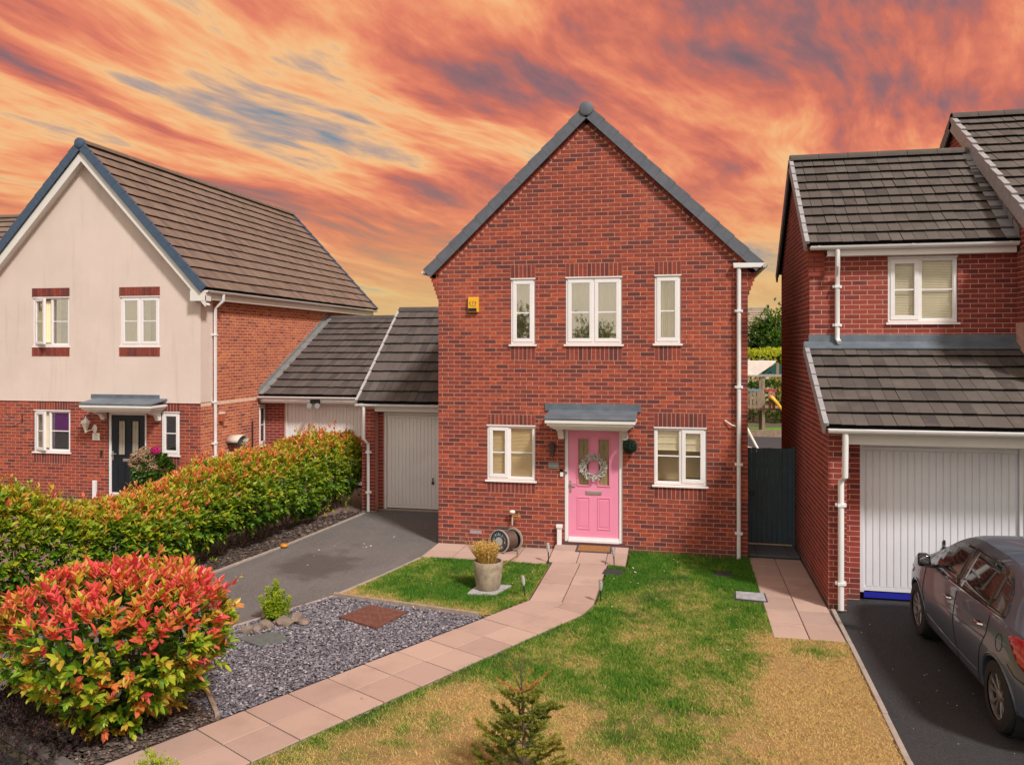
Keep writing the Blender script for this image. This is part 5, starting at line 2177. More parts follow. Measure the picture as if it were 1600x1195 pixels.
def hedge():
    global HEDGE
    HEDGE = t = thing('hedge', 'long photinia hedge, green below and orange-tipped on top, between the two driveways', 'hedge', (-8.3, 12.5, 0))
    rng = np.random.default_rng(5)
    n = 6400
    seg = np.linalg.norm(np.diff(HC, axis=0), axis=1)
    cum = np.concatenate([[0], np.cumsum(seg)])
    s = rng.uniform(0, cum[-1], n)
    cx, cy = np.interp(s, cum, HC[:, 0]), np.interp(s, cum, HC[:, 1])
    tx, ty = np.gradient(HC[:, 0]), np.gradient(HC[:, 1])
    dx, dy = np.interp(s, cum, tx), np.interp(s, cum, ty)
    dl = np.hypot(dx, dy)
    nx, ny = -dy / dl, dx / dl                     # towards +x (our driveway)
    nx, ny = np.where(nx < 0, -nx, nx), np.where(nx < 0, -ny, ny)
    h = np.interp(cy, HY, HH)
    z0 = .30 + .34 * (fbm(s * 1.5, 0 * s, 8) - .5)
    zc, rz_ = (h + z0) / 2, (h - z0) / 2
    hw = .62 + .36 * (fbm(s * .9, 0 * s + 2, 6) - .5)
    which = rng.random(n)
    e = rng.uniform(-1, 1, n)
    o_ = (1 - np.abs(e) ** 2.6) ** (1 / 2.6)
    ex = np.where(which < .56, o_, np.where(which < .92, e, -o_))     # our side, top, far side
    ez = np.where(which < .56, e, np.where(which < .92, o_, np.abs(e)))
    th = np.arctan2(ez, ex)
    clump = .6 * fbm(s * 1.5, th * 1.5 + 4, 3) + .4 * fbm(s * 4.2, th * 3.6 + 9, 13)
    r = 1 + .95 * (clump - .5) + rng.uniform(-.10, .04, n)
    endt = np.clip(np.minimum(s, cum[-1] - s) / .5, .25, 1) ** .5
    x = cx + nx * ex * hw * r * endt
    y = cy + ny * ex * hw * r * endt
    z = zc + ez * rz_ * r * (.6 + .4 * endt)
    P = np.stack([x, y, z], -1)
    O = np.stack([nx * ex, ny * ex, ez], -1)
    D = unit(O * .8 + np.array([0, 0, .75]) + rng.normal(0, .3, (n, 3)))
    rel = np.clip((z - z0) / (h - z0), 0, 1.1)
    warm = np.clip((rel - .42) / .6, 0, 1)
    orange = np.interp(cy, [8, 10, 11.5, 14, 18], [.15, .55, 1.0, 1.0, .8])
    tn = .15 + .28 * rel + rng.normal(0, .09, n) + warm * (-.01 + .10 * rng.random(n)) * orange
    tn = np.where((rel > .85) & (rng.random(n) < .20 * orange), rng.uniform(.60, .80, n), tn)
    Lf = np.interp(cy, [8, 18], [.125, .105]) * rng.uniform(.85, 1.2, n)
    A = shoots(P, D, np.clip(tn, .02, .95), 7, Lf, rng)
    O1 = np.tile(O, (7, 1))
    # fill leaves deeper inside
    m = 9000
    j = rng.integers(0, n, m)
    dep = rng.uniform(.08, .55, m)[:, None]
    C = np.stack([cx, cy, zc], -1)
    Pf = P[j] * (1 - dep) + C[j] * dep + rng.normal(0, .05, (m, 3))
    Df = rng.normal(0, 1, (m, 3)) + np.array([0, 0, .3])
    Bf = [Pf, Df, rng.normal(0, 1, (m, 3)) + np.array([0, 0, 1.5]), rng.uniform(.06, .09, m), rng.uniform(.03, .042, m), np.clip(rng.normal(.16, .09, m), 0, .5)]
    # long shoots standing proud of the top
    k = 420
    i = rng.choice(np.where(rel > .62)[0], k)
    Pk = P[i] + np.stack([rng.normal(0, .04, k), rng.normal(0, .04, k), rng.uniform(.02, .22, k) ** 1.0], -1)
    S = shoots(Pk, np.stack([rng.normal(0, .35, k) + .2, rng.normal(0, .3, k) - .1, np.ones(k)], -1), rng.uniform(.5, .82, k) * np.where(cy[i] < 10, .75, 1), 6, np.full(k, .105), rng)
    allA = cat2(cat2(A, Bf), S)
    Oall = np.concatenate([O1, np.tile([[0, 0, -1.]], (m, 1)), np.tile([[0, 0, 1.]], (6 * k, 1)) + np.array([.5, -.5, 0])])
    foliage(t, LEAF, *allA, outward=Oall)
    # stems
    mb = MB()
    for q in range(62):
        u = rng.uniform(.15, cum[-1] - .15)
        bx, by = np.interp(u, cum, HC[:, 0]) + rng.uniform(-.25, .35), np.interp(u, cum, HC[:, 1])
        hh = np.interp(by, HY, HH)
        for b in range(3):
            a = rng.uniform(0, 6.28)
            sp = rng.uniform(.12, .4)
            mb.tube([(bx, by, -.03), (bx + sp * .35 * math.cos(a), by + sp * .35 * math.sin(a), .25), (bx + sp * math.cos(a), by + sp * math.sin(a), .6),
                     (bx + sp * 1.2 * math.cos(a), by + sp * 1.2 * math.sin(a), hh * .8)], [.016, .012, .009, .004], 5)
    o = mb.build('stems', STEMM, t, smooth=True)
    o["kind"] = "stuff"
    # low side shoots trailing at the foot
    n = 420
    u = rng.uniform(0, cum[-1], n)
    bx, by = np.interp(u, cum, HC[:, 0]) + rng.uniform(.25, .72, n), np.interp(u, cum, HC[:, 1])
    msk = fbm(u * 1.1, u * 0, 14) > .5
    bx, by = bx[msk], by[msk]
    n = len(bx)
    P = np.stack([bx, by, rng.uniform(.03, .38, n)], -1)
    A = shoots(P, np.stack([rng.uniform(.0, .8, n), rng.normal(0, .5, n), rng.uniform(.3, 1, n)], -1), rng.uniform(.12, .45, n), 5, rng.uniform(.05, .075, n), rng)
    o = link('low_shoots', leaves_mesh('low_shoots', *A), t, LEAF)
    o["kind"] = "stuff"


hedge()


# ------------------------------------------------------------------ red-topped shrub in front
def dome_shrub(name, label, cat, c, prof, n, leafL, mat, tonef, k=7, fill=3000, limit=300, seed=1, up=.7, stems=8, xs=1.0):
    t = thing(name, label, cat, (c[0], c[1], 0))
    rng = np.random.default_rng(seed)
    zs = np.array([p[0] for p in prof]); rs = np.array([p[1] for p in prof])
    # sample by surface area along the profile
    ss = np.concatenate([[0], np.cumsum(np.hypot(np.diff(zs), np.diff(rs)) * (rs[1:] + rs[:-1] + .05))])
    u = rng.uniform(0, ss[-1], n)
    z = np.interp(u, ss, zs); r0 = np.interp(u, ss, rs)
    sl = np.interp(u, ss, np.gradient(rs) / (np.abs(np.gradient(zs)) + 1e-3))
    a = rng.uniform(0, 2 * math.pi, n)
    cl = .6 * fbm(a * 1.6 + 5, z * 2.6, seed + 2) + .4 * fbm(a * 4.5, z * 6, seed + 12)
    r = r0 * (1 + .62 * (cl - .5)) + rng.uniform(-.06, .03, n)
    zz = z + .22 * (fbm(a * 1.4, z * 2 + 7, seed + 5) - .5) + rng.normal(0, .02, n)
    O = unit(np.stack([np.cos(a), np.sin(a), np.clip(-sl, -1.0, 6)], -1))
    P = np.stack([c[0] + xs * r * np.cos(a), c[1] + r * np.sin(a), np.maximum(zz, .04)], -1)
    D = unit(O * .9 + np.array([0, 0, up]) + rng.normal(0, .28, (n, 3)))
    tn = tonef(rng, z / zs.max(), O, n)
    A = shoots(P, D, tn, k, leafL * rng.uniform(.8, 1.2, n), rng)
    j = rng.integers(0, n, fill)
    dep = rng.uniform(.1, .6, fill)[:, None]
    C = np.stack([np.full(n, c[0]), np.full(n, c[1]), z * .85], -1)
    Pf = P[j] * (1 - dep) + C[j] * dep
    Bf = [Pf, rng.normal(0, 1, (fill, 3)), rng.normal(0, .8, (fill, 3)) + np.array([0, 0, 1.2]), leafL * rng.uniform(.7, 1.1, fill), leafL * .42 * rng.uniform(.8, 1.1, fill),
          np.clip(rng.normal(.18, .1, fill), 0, .6)]
    foliage(t, mat, *cat2(A, Bf), outward=np.concatenate([np.tile(O, (k, 1)), np.tile([[0, 0, -1.]], (fill, 1))]), limit=limit)
    for s in range(stems):
        an = rng.uniform(0, 6.28)
        q = rng.uniform(.2, .6) * max(rs)
        mb = MB()
        mb.tube([(c[0] + .04 * math.cos(an), c[1] + .04 * math.sin(an), -.02), (c[0] + .4 * q * math.cos(an), c[1] + .4 * q * math.sin(an), zs.max() * .35),
                 (c[0] + q * math.cos(an), c[1] + q * math.sin(an), zs.max() * .85)], [.018, .012, .005], 6)
        mb.build('stem', STEMM, t, smooth=True)
    return t


def red_tone(rng, h, O, n):
    top = np.clip((h - .66) / .20, 0, 1)
    x = rng.random(n)
    side = np.where(x < .70, rng.uniform(.16, .50, n), np.where(x < .96, rng.uniform(.56, .70, n), rng.uniform(.8, .9, n)))
    tp = np.where(x < .74, rng.uniform(.73, .97, n), rng.uniform(.46, .70, n))
    return np.where(rng.random(n) < top, tp, side)


red = dome_shrub('photinia_shrub', 'rounded shrub with scarlet top leaves and green sides in the front left corner', 'shrub', (-5.27, 6.72),
           [(.06, .25), (.25, .48), (.55, .78), (.85, .98), (1.08, 1.0), (1.22, .86), (1.32, .58), (1.37, .25), (1.38, .03)],
           950, .112, LEAF, red_tone, fill=3000, seed=3)


def stray_shoots(t, name, tips, tone_lo, tone_hi, L, seed):
    """young shoots that have outgrown the clipped shape, each a twig with its leaves"""
    rng = np.random.default_rng(seed)
    for (p, q) in tips:
        p, q = np.array(p, float), np.array(q, float)
        mb = MB()
        mb.tube([tuple(p), tuple((p + q) / 2 + np.array([0, 0, .02])), tuple(q)], [.006, .0045, .003], 5)
        tw = mb.build(name, STEMM, t)
        n = 6
        f = np.linspace(.25, 1, n)[:, None]
        P = p[None] * (1 - f) + q[None] * f
        A = shoots(P, np.tile(q - p, (n, 1)) + rng.normal(0, .05, (n, 3)), rng.uniform(tone_lo, tone_hi, n), 3, np.full(n, L) * (1.1 - .3 * f[:, 0]), rng)
        link('leaves', leaves_mesh('leaves', *A), tw, LEAF)


stray_shoots(HEDGE, 'shoot', [((-7.85, 17.2, 1.35), (-7.82, 17.2, 1.86)), ((-7.75, 17.5, 1.3), (-7.66, 17.5, 1.74)), ((-7.9, 16.6, 1.4), (-7.93, 16.6, 1.80)), ((-7.9, 15.9, 1.4), (-7.95, 15.9, 1.84)),
                             ((-7.5, 17.6, 1.1), (-7.28, 17.65, 1.42)), ((-8.3, 10.9, 1.1), (-8.25, 10.9, 1.46)), ((-8.2, 11.9, 1.2), (-8.18, 11.9, 1.56)), ((-8.6, 9.6, 1.2), (-8.58, 9.6, 1.52)), ((-8.8, 9.1, 1.45), (-8.8, 9.1, 1.84))], .60, .92, .10, 6)
stray_shoots(red, 'shoot', [((-4.55, 6.95, 1.05), (-4.22, 7.05, 1.36)), ((-4.45, 6.7, .9), (-4.16, 6.75, 1.02)), ((-4.5, 6.5, .7), (-4.22, 6.5, .78)), ((-5.3, 7.2, 1.25), (-5.25, 7.3, 1.52)),
                            ((-5.75, 7.0, 1.2), (-5.95, 7.1, 1.42)), ((-5.9, 6.6, 1.05), (-6.12, 6.55, 1.26)), ((-4.9, 7.0, 1.2), (-4.8, 7.1, 1.46))], .70, .98, .085, 4)

dome_shrub('heather', 'low dark purple heather under the scarlet shrub by the kerb', 'shrub', (-5.80, 6.32),
           [(.02, .66), (.15, .70), (.32, .58), (.44, .34), (.50, .03)], 2600, .034, HEATH,
           lambda rng, h, O, n: np.clip(rng.beta(1.6, 1.8, n), 0, 1), k=5, fill=2200, limit=0, seed=9, stems=4)
dome_shrub('conifer_shrub', 'tiny yellow-green clipped shrub at the bottom edge beside the path', 'shrub', (-4.23, 5.78),
           [(.02, .16), (.10, .20), (.18, .15), (.22, .03)], 420, .022, LIME, lambda rng, h, O, n: rng.uniform(.4, 1, n), k=5, fill=300, limit=0, seed=10, stems=2)


# bushy dwarf conifer on the gravel, with its rockery stones
def dwarf_conifer():
    t = thing('dwarf_conifer', 'small lime green dwarf conifer growing on the gravel', 'conifer', (-5.22, 9.67, 0))
    rng = np.random.default_rng(4)
    mb = MB()
    mb.tube([(-5.22, 9.67, -.02), (-5.22, 9.67, .14), (-5.20, 9.66, .30)], [.028, .02, .008], 7)
    mb.build('trunk', BARK, t, smooth=True)
    cs = []
    for (dx, dy, hh) in ((0, 0, .46), (.10, -.02, .34), (-.12, .0, .36), (.04, -.10, .30), (-.06, .08, .40), (.17, .04, .24), (-.20, -.04, .25), (-.05, -.13, .22)):
        m = int(hh / .05)
        for q in range(m):
            f = (q + 1) / m
            cs.append((-5.22 + dx * (.4 + .6 * f) + rng.normal(0, .008), 9.67 + dy * (.4 + .6 * f), .05 + hh * f, .050 * (1.15 - .75 * f)))
    P, O = [], []
    for (x, y, z, r) in cs:
        m = int(1700 * r)
        d = unit(rng.normal(0, 1, (m, 3)))
        P.append(np.array([x, y, z]) + d * r * rng.uniform(.75, 1.1, (m, 1)))
        O.append(d)
    P, O = np.concatenate(P), np.concatenate(O)
    n = len(P)
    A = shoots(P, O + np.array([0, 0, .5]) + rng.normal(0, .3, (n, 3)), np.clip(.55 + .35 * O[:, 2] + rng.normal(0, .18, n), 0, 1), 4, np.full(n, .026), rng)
    o = link('foliage', leaves_mesh('foliage', *A), t, LIME)
    o["kind"] = "stuff"


dwarf_conifer()


def rock(label, x, y, r, seed, mat=ROCK, squash=.6, group='rockery stones'):
    rr = random.Random(seed)
    bm = bmesh.new()
    bmesh.ops.create_icosphere(bm, subdivisions=2, radius=r)
    for v in bm.verts:
        f = 1 + rr.uniform(-.16, .16)
        v.co = Vector((v.co.x * f * rr.uniform(1.0, 1.12), v.co.y * f * .85, v.co.z * f * squash))
    bmesh.ops.rotate(bm, verts=bm.verts, cent=(0, 0, 0), matrix=Matrix.Rotation(rr.uniform(0, 6), 3, 'Z'))
    for v in bm.verts:
        v.co += Vector((x, y, r * squash * .72))
    me = bpy.data.meshes.new('rock')
    bm.to_mesh(me)
    bm.free()
    tag(link('rock', me, None, mat), label, 'rock', group)


rock('largest brown rock at the foot of the lime green dwarf conifer', -5.05, 9.52, .12, 1)
rock('reddish rock right of the dwarf conifer, outermost of the group', -4.80, 9.60, .085, 2)
rock('grey-brown rock leaning between the two brown rocks by the dwarf conifer', -4.94, 9.66, .10, 3, squash=.8)
rock('pale rock in front of the dwarf conifer', -5.22, 9.40, .10, 4)
rock('rounded pinkish rock at the left end of the rockery', -5.36, 9.16, .075, 5, squash=.8)
rock('mossy low rock between the pale and the pinkish rock', -5.30, 9.29, .08, 6, squash=.45)


# ------------------------------------------------------------------ spruce sapling at the front edge
def spruce():
    bx, by = -1.27, 6.42
    t = thing('spruce_sapling', 'young spruce with browned top shoots at the front of the lawn', 'tree', (bx, by, 0))
    rng = np.random.default_rng(8)
    mb = MB()
    mb.tube([(bx, by, -.03), (bx + .01, by, .35), (bx - .005, by, .70), (bx - .02, by, 1.02)], [.022, .016, .010, .004], 7)
    mb.build('trunk', BARK, t, smooth=True)
    P, Dn, T, L = [], [], [], []

    def twig(a, b, den, tone_, nl):
        d = b - a
        ln = np.linalg.norm(d)
        m = max(8, int(ln * den * 1.9))
        u = rng.uniform(.03, 1.02, m)
        p = a[None] + d[None] * u[:, None]
        dd = unit(unit(d[None]) * .75 + rng.normal(0, .55, (m, 3)) + np.array([0, 0, .18]))
        P.append(p); Dn.append(dd)
        T.append(np.clip(rng.normal(tone_, .12, m), 0, 1))
        L.append(rng.uniform(.7, 1.2, m) * nl)

    z = .10
    lv = 0
    while z < .74:
        rad = (.36 * (1 - (z - .10) / .86) ** .7 + .04)
        nb = 6
        for b in range(nb):
            a = 2 * math.pi * (b + .5 * (lv % 2)) / nb + rng.uniform(-.25, .25)
            r = rad * rng.uniform(.7, 1.15)
            st = np.array([bx, by, z + rng.uniform(-.03, .03)])
            dv = np.array([math.cos(a), math.sin(a), rng.uniform(.10, .35)])
            mid = st + dv * r * .55 + np.array([0, 0, -.03])
            tip = st + dv * r + np.array([0, 0, .03])
            br = MB()
            br.tube([tuple(st), tuple(mid), tuple(tip)], [.007, .005, .003], 5)
            br.build('branch', BARK, t)
            dk = .30 + .35 * rng.random()
            twig(st * .7 + mid * .3, mid, 620, dk * .6, .026)
            twig(mid, tip, 820, dk + .12, .030)
            for q in range(3):
                s0 = st + (tip - st) * (.4 + .2 * q)
                sg = 1 if q % 2 else -1
                e = s0 + (np.array([math.cos(a + sg * .8), math.sin(a + sg * .8), .25])) * r * .38
                twig(s0, e, 760, dk + .15, .028)
        z += .125
        lv += 1
    # browned top whorl and leader
    top = np.array([bx - .005, by, .78])
    for a, r, el, tn in ((2.9, .24, .28, .95), (.35, .26, .62, .93), (2.4, .25, .75, .55), (1.1, .18, 1.0, .8), (4.4, .2, .5, .9), (5.5, .2, .55, .6)):
        dv = np.array([math.cos(a) * math.cos(el), math.sin(a) * math.cos(el), math.sin(el)])
        br = MB()
        br.tube([tuple(top), tuple(top + dv * r)], [.005, .0035], 5)
        br.build('branch', plain('brown_shoot', (.34, .14, .05), .8) if 'brown_shoot' not in MATS else MATS['brown_shoot'], t)
        twig(top, top + dv * r, 700, tn, .016)
        twig(top + dv * r * .93, top + dv * r * 1.05, 1400, .97, .014)
    twig(np.array([bx - .01, by, .80]), np.array([bx - .02, by, 1.02]), 500, .96, .010)
    P = np.concatenate(P); Dn = np.concatenate(Dn); T = np.concatenate(T); L = np.concatenate(L)
    o = link('needles', leaves_mesh('needles', P, Dn, rng.normal(0, 1, P.shape), L, L * .22, T), t, NEEDLE)
    o["kind"] = "stuff"


spruce()


# ------------------------------------------------------------------ trees
def tree(name, label, base, h, crown_c, crown_r, n, leafL, mat, seed, group=None, trunk_r=.09, dense=.55):
    t = thing(name, label, 'tree', base, group)
    rng = np.random.default_rng(seed)
    b = Vector(base)
    cc = Vector(crown_c)
    mb = MB()
    mb.tube([tuple(b + Vector((0, 0, -.05))), tuple(b.lerp(cc, .5)), tuple(cc), tuple(cc + Vector((0, 0, crown_r[2] * .7)))], [trunk_r, trunk_r * .8, trunk_r * .5, trunk_r * .15], 9)
    mb.build('trunk', BARK, t, smooth=True)
    P, O = [], []
    nb = 16
    for i in range(nb):
        d = unit(rng.normal(0, 1, 3))
        tip = np.array(cc) + d * np.array(crown_r) * rng.uniform(.45, .85)
        st = np.array(b.lerp(cc, rng.uniform(.55, 1.0)))
        lb = MB()
        mid = (st + tip) / 2 + np.array([0, 0, .08 * crown_r[2]])
        lb.tube([tuple(st), tuple(mid), tuple(tip)], [trunk_r * .35, trunk_r * .22, trunk_r * .07], 6)
        lb.build('limb', BARK, t, smooth=True)
        m = n // nb
        rr = np.array(crown_r) * rng.uniform(.26, .46)
        q = rng.normal(0, dense, (m, 3))
        P.append(tip + q * rr)
        O.append(q)
    P, O = np.concatenate(P), unit(np.concatenate(O))
    m = len(P)
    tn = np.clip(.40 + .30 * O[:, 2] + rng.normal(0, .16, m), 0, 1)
    A = shoots(P, O + np.array([0, 0, .3]) + rng.normal(0, .4, (m, 3)), tn, 4, np.full(m, leafL) * rng.uniform(.8, 1.2, m), rng, ratio=.55)
    o = link('crown', leaves_mesh('crown', *A), t, mat)
    o["kind"] = "stuff"
    return t


tree('garden_tree', 'dark green leafy tree beyond the play tower, in front of the pale far house', (5.45, 50, 0), 5.6, (5.4, 50, 3.7), (1.5, 1.4, 2.0), 4400, .16, GREENLEAF, 31)
tree('street_tree', 'round leafy tree mirrored in the middle upstairs window', (-5.2, -19, -.05), 5.6, (-5.2, -19, 4.0), (1.5, 1.5, 1.5), 1500, .15, GREENLEAF, 33)
tree('street_tree', 'larger leafy tree mirrored in the narrow left upstairs window', (-9.4, -18, -.05), 6.0, (-9.4, -18, 4.1), (1.9, 1.7, 1.8), 1700, .15, GREENLEAF, 34)


def hedge_block(label, x0, x1, y0, y1, z1, n, leafL, mat, seed, lo, hi):
    t = thing('garden_hedge', label, 'hedge', ((x0 + x1) / 2, y0, 0))
    rng = np.random.default_rng(seed)
    x = rng.uniform(x0, x1, n)
    f = rng.random(n)
    z = np.where(f < .6, rng.uniform(0.05, z1, n), z1)
    y = np.where(f < .6, y0, rng.uniform(y0, y1, n))
    bumpy = fbm(x * 1.1, z * 1.3, seed)
    P = np.stack([x, y - .35 * (bumpy - .5), z + .5 * (fbm(x * .9, y, seed + 1) - .5) + rng.uniform(-.15, .1, n)], -1)
    D = np.stack([rng.normal(0, .5, n), np.where(f < .6, -1, 0) + rng.normal(0, .3, n), rng.uniform(.2, 1.2, n)], -1)
    A = shoots(P, D, np.clip(lo + (hi - lo) * np.clip(z / z1, 0, 1) + rng.normal(0, .12, n), 0, 1), 5, np.full(n, leafL), rng, ratio=.5)
    o = link('foliage', leaves_mesh('foliage', *A), t, mat)
    o["kind"] = "stuff"
    for i in range(5):
        mb = MB()
        xx = x0 + (x1 - x0) * (i + .5) / 5
        mb.tube([(xx, (y0 + y1) / 2, -.05), (xx + .05, (y0 + y1) / 2, z1 * .9)], [.05, .02], 6)
        mb.build('stem', STEMM, t)


hedge_block('bright lime hedge behind the play tower roof', 1.5, 8.5, 44, 46, 3.3, 2600, .13, LIME, 51, .3, 1.0)
hedge_block('dark evergreen hedge behind the legs of the play tower', 1.5, 8.0, 40.5, 41.5, 1.75, 1800, .13, GREENLEAF, 52, .0, .3)
hedge_block('orange-tipped shrub row behind the platform of the play tower', 1.5, 8.0, 42.3, 43.2, 2.45, 1700, .12, LEAF, 53, .25, .72)

# ------------------------------------------------------------------ the parked car
PAINT, g_, b_ = new_mat('car_paint_grey')
fl_ = g_.noise(pos(g_), 900, 2, .5)
g_.l(g_.ramp(fl_, [(.35, (.050, .072, .112)), (.65, (.080, .108, .155))]), b_.inputs['Base Color'])
b_.inputs['Metallic'].default_value = .05
b_.inputs['Roughness'].default_value = .38
b_.inputs['Coat Weight'].default_value = .7
b_.inputs['Coat Roughness'].default_value = .03
CGLASS = plain('car_glass', (.012, .016, .018), .03, .05, 4, spec=.9)
RUBBER = plain('tyre_rubber', (.018, .018, .019), .85, .2, 30, bmp=.3, bscale=80)
ALLOY = plain('alloy_wheel', (.40, .38, .37), .38, .08, 12, metal=.8)
CHROME = plain('chrome', (.75, .75, .76), .12, .03, 12, metal=1.)
GLOSSB = plain('gloss_black', (.010, .010, .012), .12, .1, 6, coat=.6)
REDL = plain('red_lens', (.42, .006, .02), .08, .1, 20, spec=.8, coat=1.)
WHL = plain('clear_lens', (.75, .72, .70), .1, .1, 20, coat=1.)
SEAM = plain('panel_gap', (.006, .006, .007), .7)

CX, CY0 = 3.745, 7.655            # centre line, rear end


def smooth_interp(y, ks, vs):
    """monotone-ish cubic through the knots"""
    ks, vs = np.asarray(ks, float), np.asarray(vs, float)
    m = np.gradient(vs, ks)
    for i in range(1, len(ks) - 1):
        a, b = (vs[i] - vs[i - 1]) / (ks[i] - ks[i - 1]), (vs[i + 1] - vs[i]) / (ks[i + 1] - ks[i])
        m[i] = 0 if a * b <= 0 else 2 * a * b / (a + b)
    i = np.clip(np.searchsorted(ks, y) - 1, 0, len(ks) - 2)
    h = ks[i + 1] - ks[i]
    t = np.clip((y - ks[i]) / h, 0, 1)
    return (2 * t ** 3 - 3 * t ** 2 + 1) * vs[i] + (t ** 3 - 2 * t ** 2 + t) * h * m[i] + (-2 * t ** 3 + 3 * t ** 2) * vs[i + 1] + (t ** 3 - t ** 2) * h * m[i + 1]


ROOF = ([0, .03, .10, .20, .38, .55, .80, 1.3, 1.8, 2.2, 2.5, 2.8, 3.1, 3.3, 3.6, 3.85, 3.97, 4.03], [.62, .90, .99, 1.06, 1.27, 1.395, 1.445, 1.475, 1.470, 1.425, 1.325, 1.165, 1.015, .955, .885, .80, .70, .52])
BELT = ([0, .03, .10, .5, 1.2, 2.0, 2.8, 3.1, 3.4, 3.75, 3.95, 4.03], [.60, .88, .955, .985, .965, .935, .915, .905, .875, .79, .66, .50])
WMAX = ([0, .04, .15, .4, .9, 2.0, 3.1, 3.6, 3.85, 3.97, 4.03], [.62, .735, .80, .85, .866, .868, .862, .82, .72, .58, .36])
RAILW = ([0, .10, .5, 1.2, 2.0, 2.4, 2.8, 3.1, 3.3, 3.7, 4.03], [.52, .575, .575, .585, .585, .60, .665, .72, .72, .62, .30])
BOT = ([0, .25, .6, 1.0, 3.2, 3.6, 4.03], [.36, .24, .20, .175, .175, .19, .26])


def section(y):
    zr, zb, wm, wr, z0 = (float(smooth_interp(y, *k)) for k in (ROOF, BELT, WMAX, RAILW, BOT))
    zb = min(zb, zr - .004)
    s = wm / .868
    up = max(zr - zb, .005)
    zm = z0 + (zb - z0) * .52
    pts = [(0, z0), (.62 * s, z0), (.76 * s, z0 + .012), (.818 * s, z0 + .06), (.842 * s, z0 + (zm - z0) * .5), (.868 * s, zm),
           (.866 * s, z0 + (zb - z0) * .66), (.852 * s, z0 + (zb - z0) * .80), (.838 * s, z0 + (zb - z0) * .90), (.822 * s, zb - .008), (.806 * s, zb + min(.01, up * .2))]
    wr = min(wr, .80 * s)
    for f in (.25, .5, .75):
        pts.append((.806 * s + (wr - .806 * s) * f + .012 * math.sin(math.pi * f), zb + up * .80 * f))
    pts += [(wr, zb + up * .82), (wr - .045, zb + up * .92), (wr * .72, zb + up * .975), (wr * .36, zb + up * .995), (0, zr)]
    return pts


STN = np.unique(np.concatenate([[0, .015, .03, .06, .10, .15, .2], np.arange(.25, 3.8, .06), [3.82, 3.88, 3.92, 3.95, 3.98, 4.0, 4.015, 4.03]]))
SECT = [section(float(y)) for y in STN]


def side_w(y, z):
    """half width of the body side at (y, z)"""
    s = section(float(y))[2:15]
    zs = [p[1] for p in s]
    xs_ = [p[0] for p in s]
    return float(np.interp(z, zs, xs_))


ZS = 1.06


def car_pt(x, y, z):
    return (CX + x, CY0 + y, z * ZS)


def on_side(poly, name, mat, parent, off=.004, sgn=-1, step=.10, thick=True):
    """outline in (y, z) laid on the body side"""
    bm = bmesh.new()
    f = bm.faces.new([bm.verts.new((0, p[0], p[1])) for p in poly])
    ys_ = [p[0] for p in poly]; zs_ = [p[1] for p in poly]
    for ax, lo, hi in ((1, min(ys_), max(ys_)), (2, min(zs_), max(zs_))):
        v = lo + step
        while v < hi:
            co = [0, 0, 0]; no = [0, 0, 0]
            co[ax] = v; no[ax] = 1
            bmesh.ops.bisect_plane(bm, geom=bm.verts[:] + bm.edges[:] + bm.faces[:], plane_co=co, plane_no=no)
            v += step
    bmesh.ops.triangulate(bm, faces=bm.faces)
    for v in bm.verts:
        y, z = v.co.y, v.co.z
        v.co = Vector(car_pt(sgn * (side_w(y, z) + off), y, z))
    me = bpy.data.meshes.new(name)
    bm.to_mesh(me)
    bm.free()
    me.polygons.foreach_set('use_smooth', np.ones(len(me.polygons), bool))
    o = link(name, me, parent, mat)
    if thick:
        sm = o.modifiers.new('thickness', 'SOLIDIFY')
        sm.thickness = .006
        sm.offset = 0
    return o


def seam(pts, name, parent, mat=None, r=.0045, off=.001, sgn=-1):
    out = []
    for (p, q) in zip(pts[:-1], pts[1:]):
        n = max(2, int(math.hypot(q[0] - p[0], q[1] - p[1]) / .04))
        for i in range(n):
            t = i / n
            y, z = p[0] + (q[0] - p[0]) * t, p[1] + (q[1] - p[1]) * t
            out.append(car_pt(sgn * (side_w(y, z) + off), y, z))
    y, z = pts[-1]
    out.append(car_pt(sgn * (side_w(y, z) + off), y, z))
    mb = MB()
    mb.tube(out, r, 6)
    return mb.build(name, mat or SEAM, parent, smooth=True)


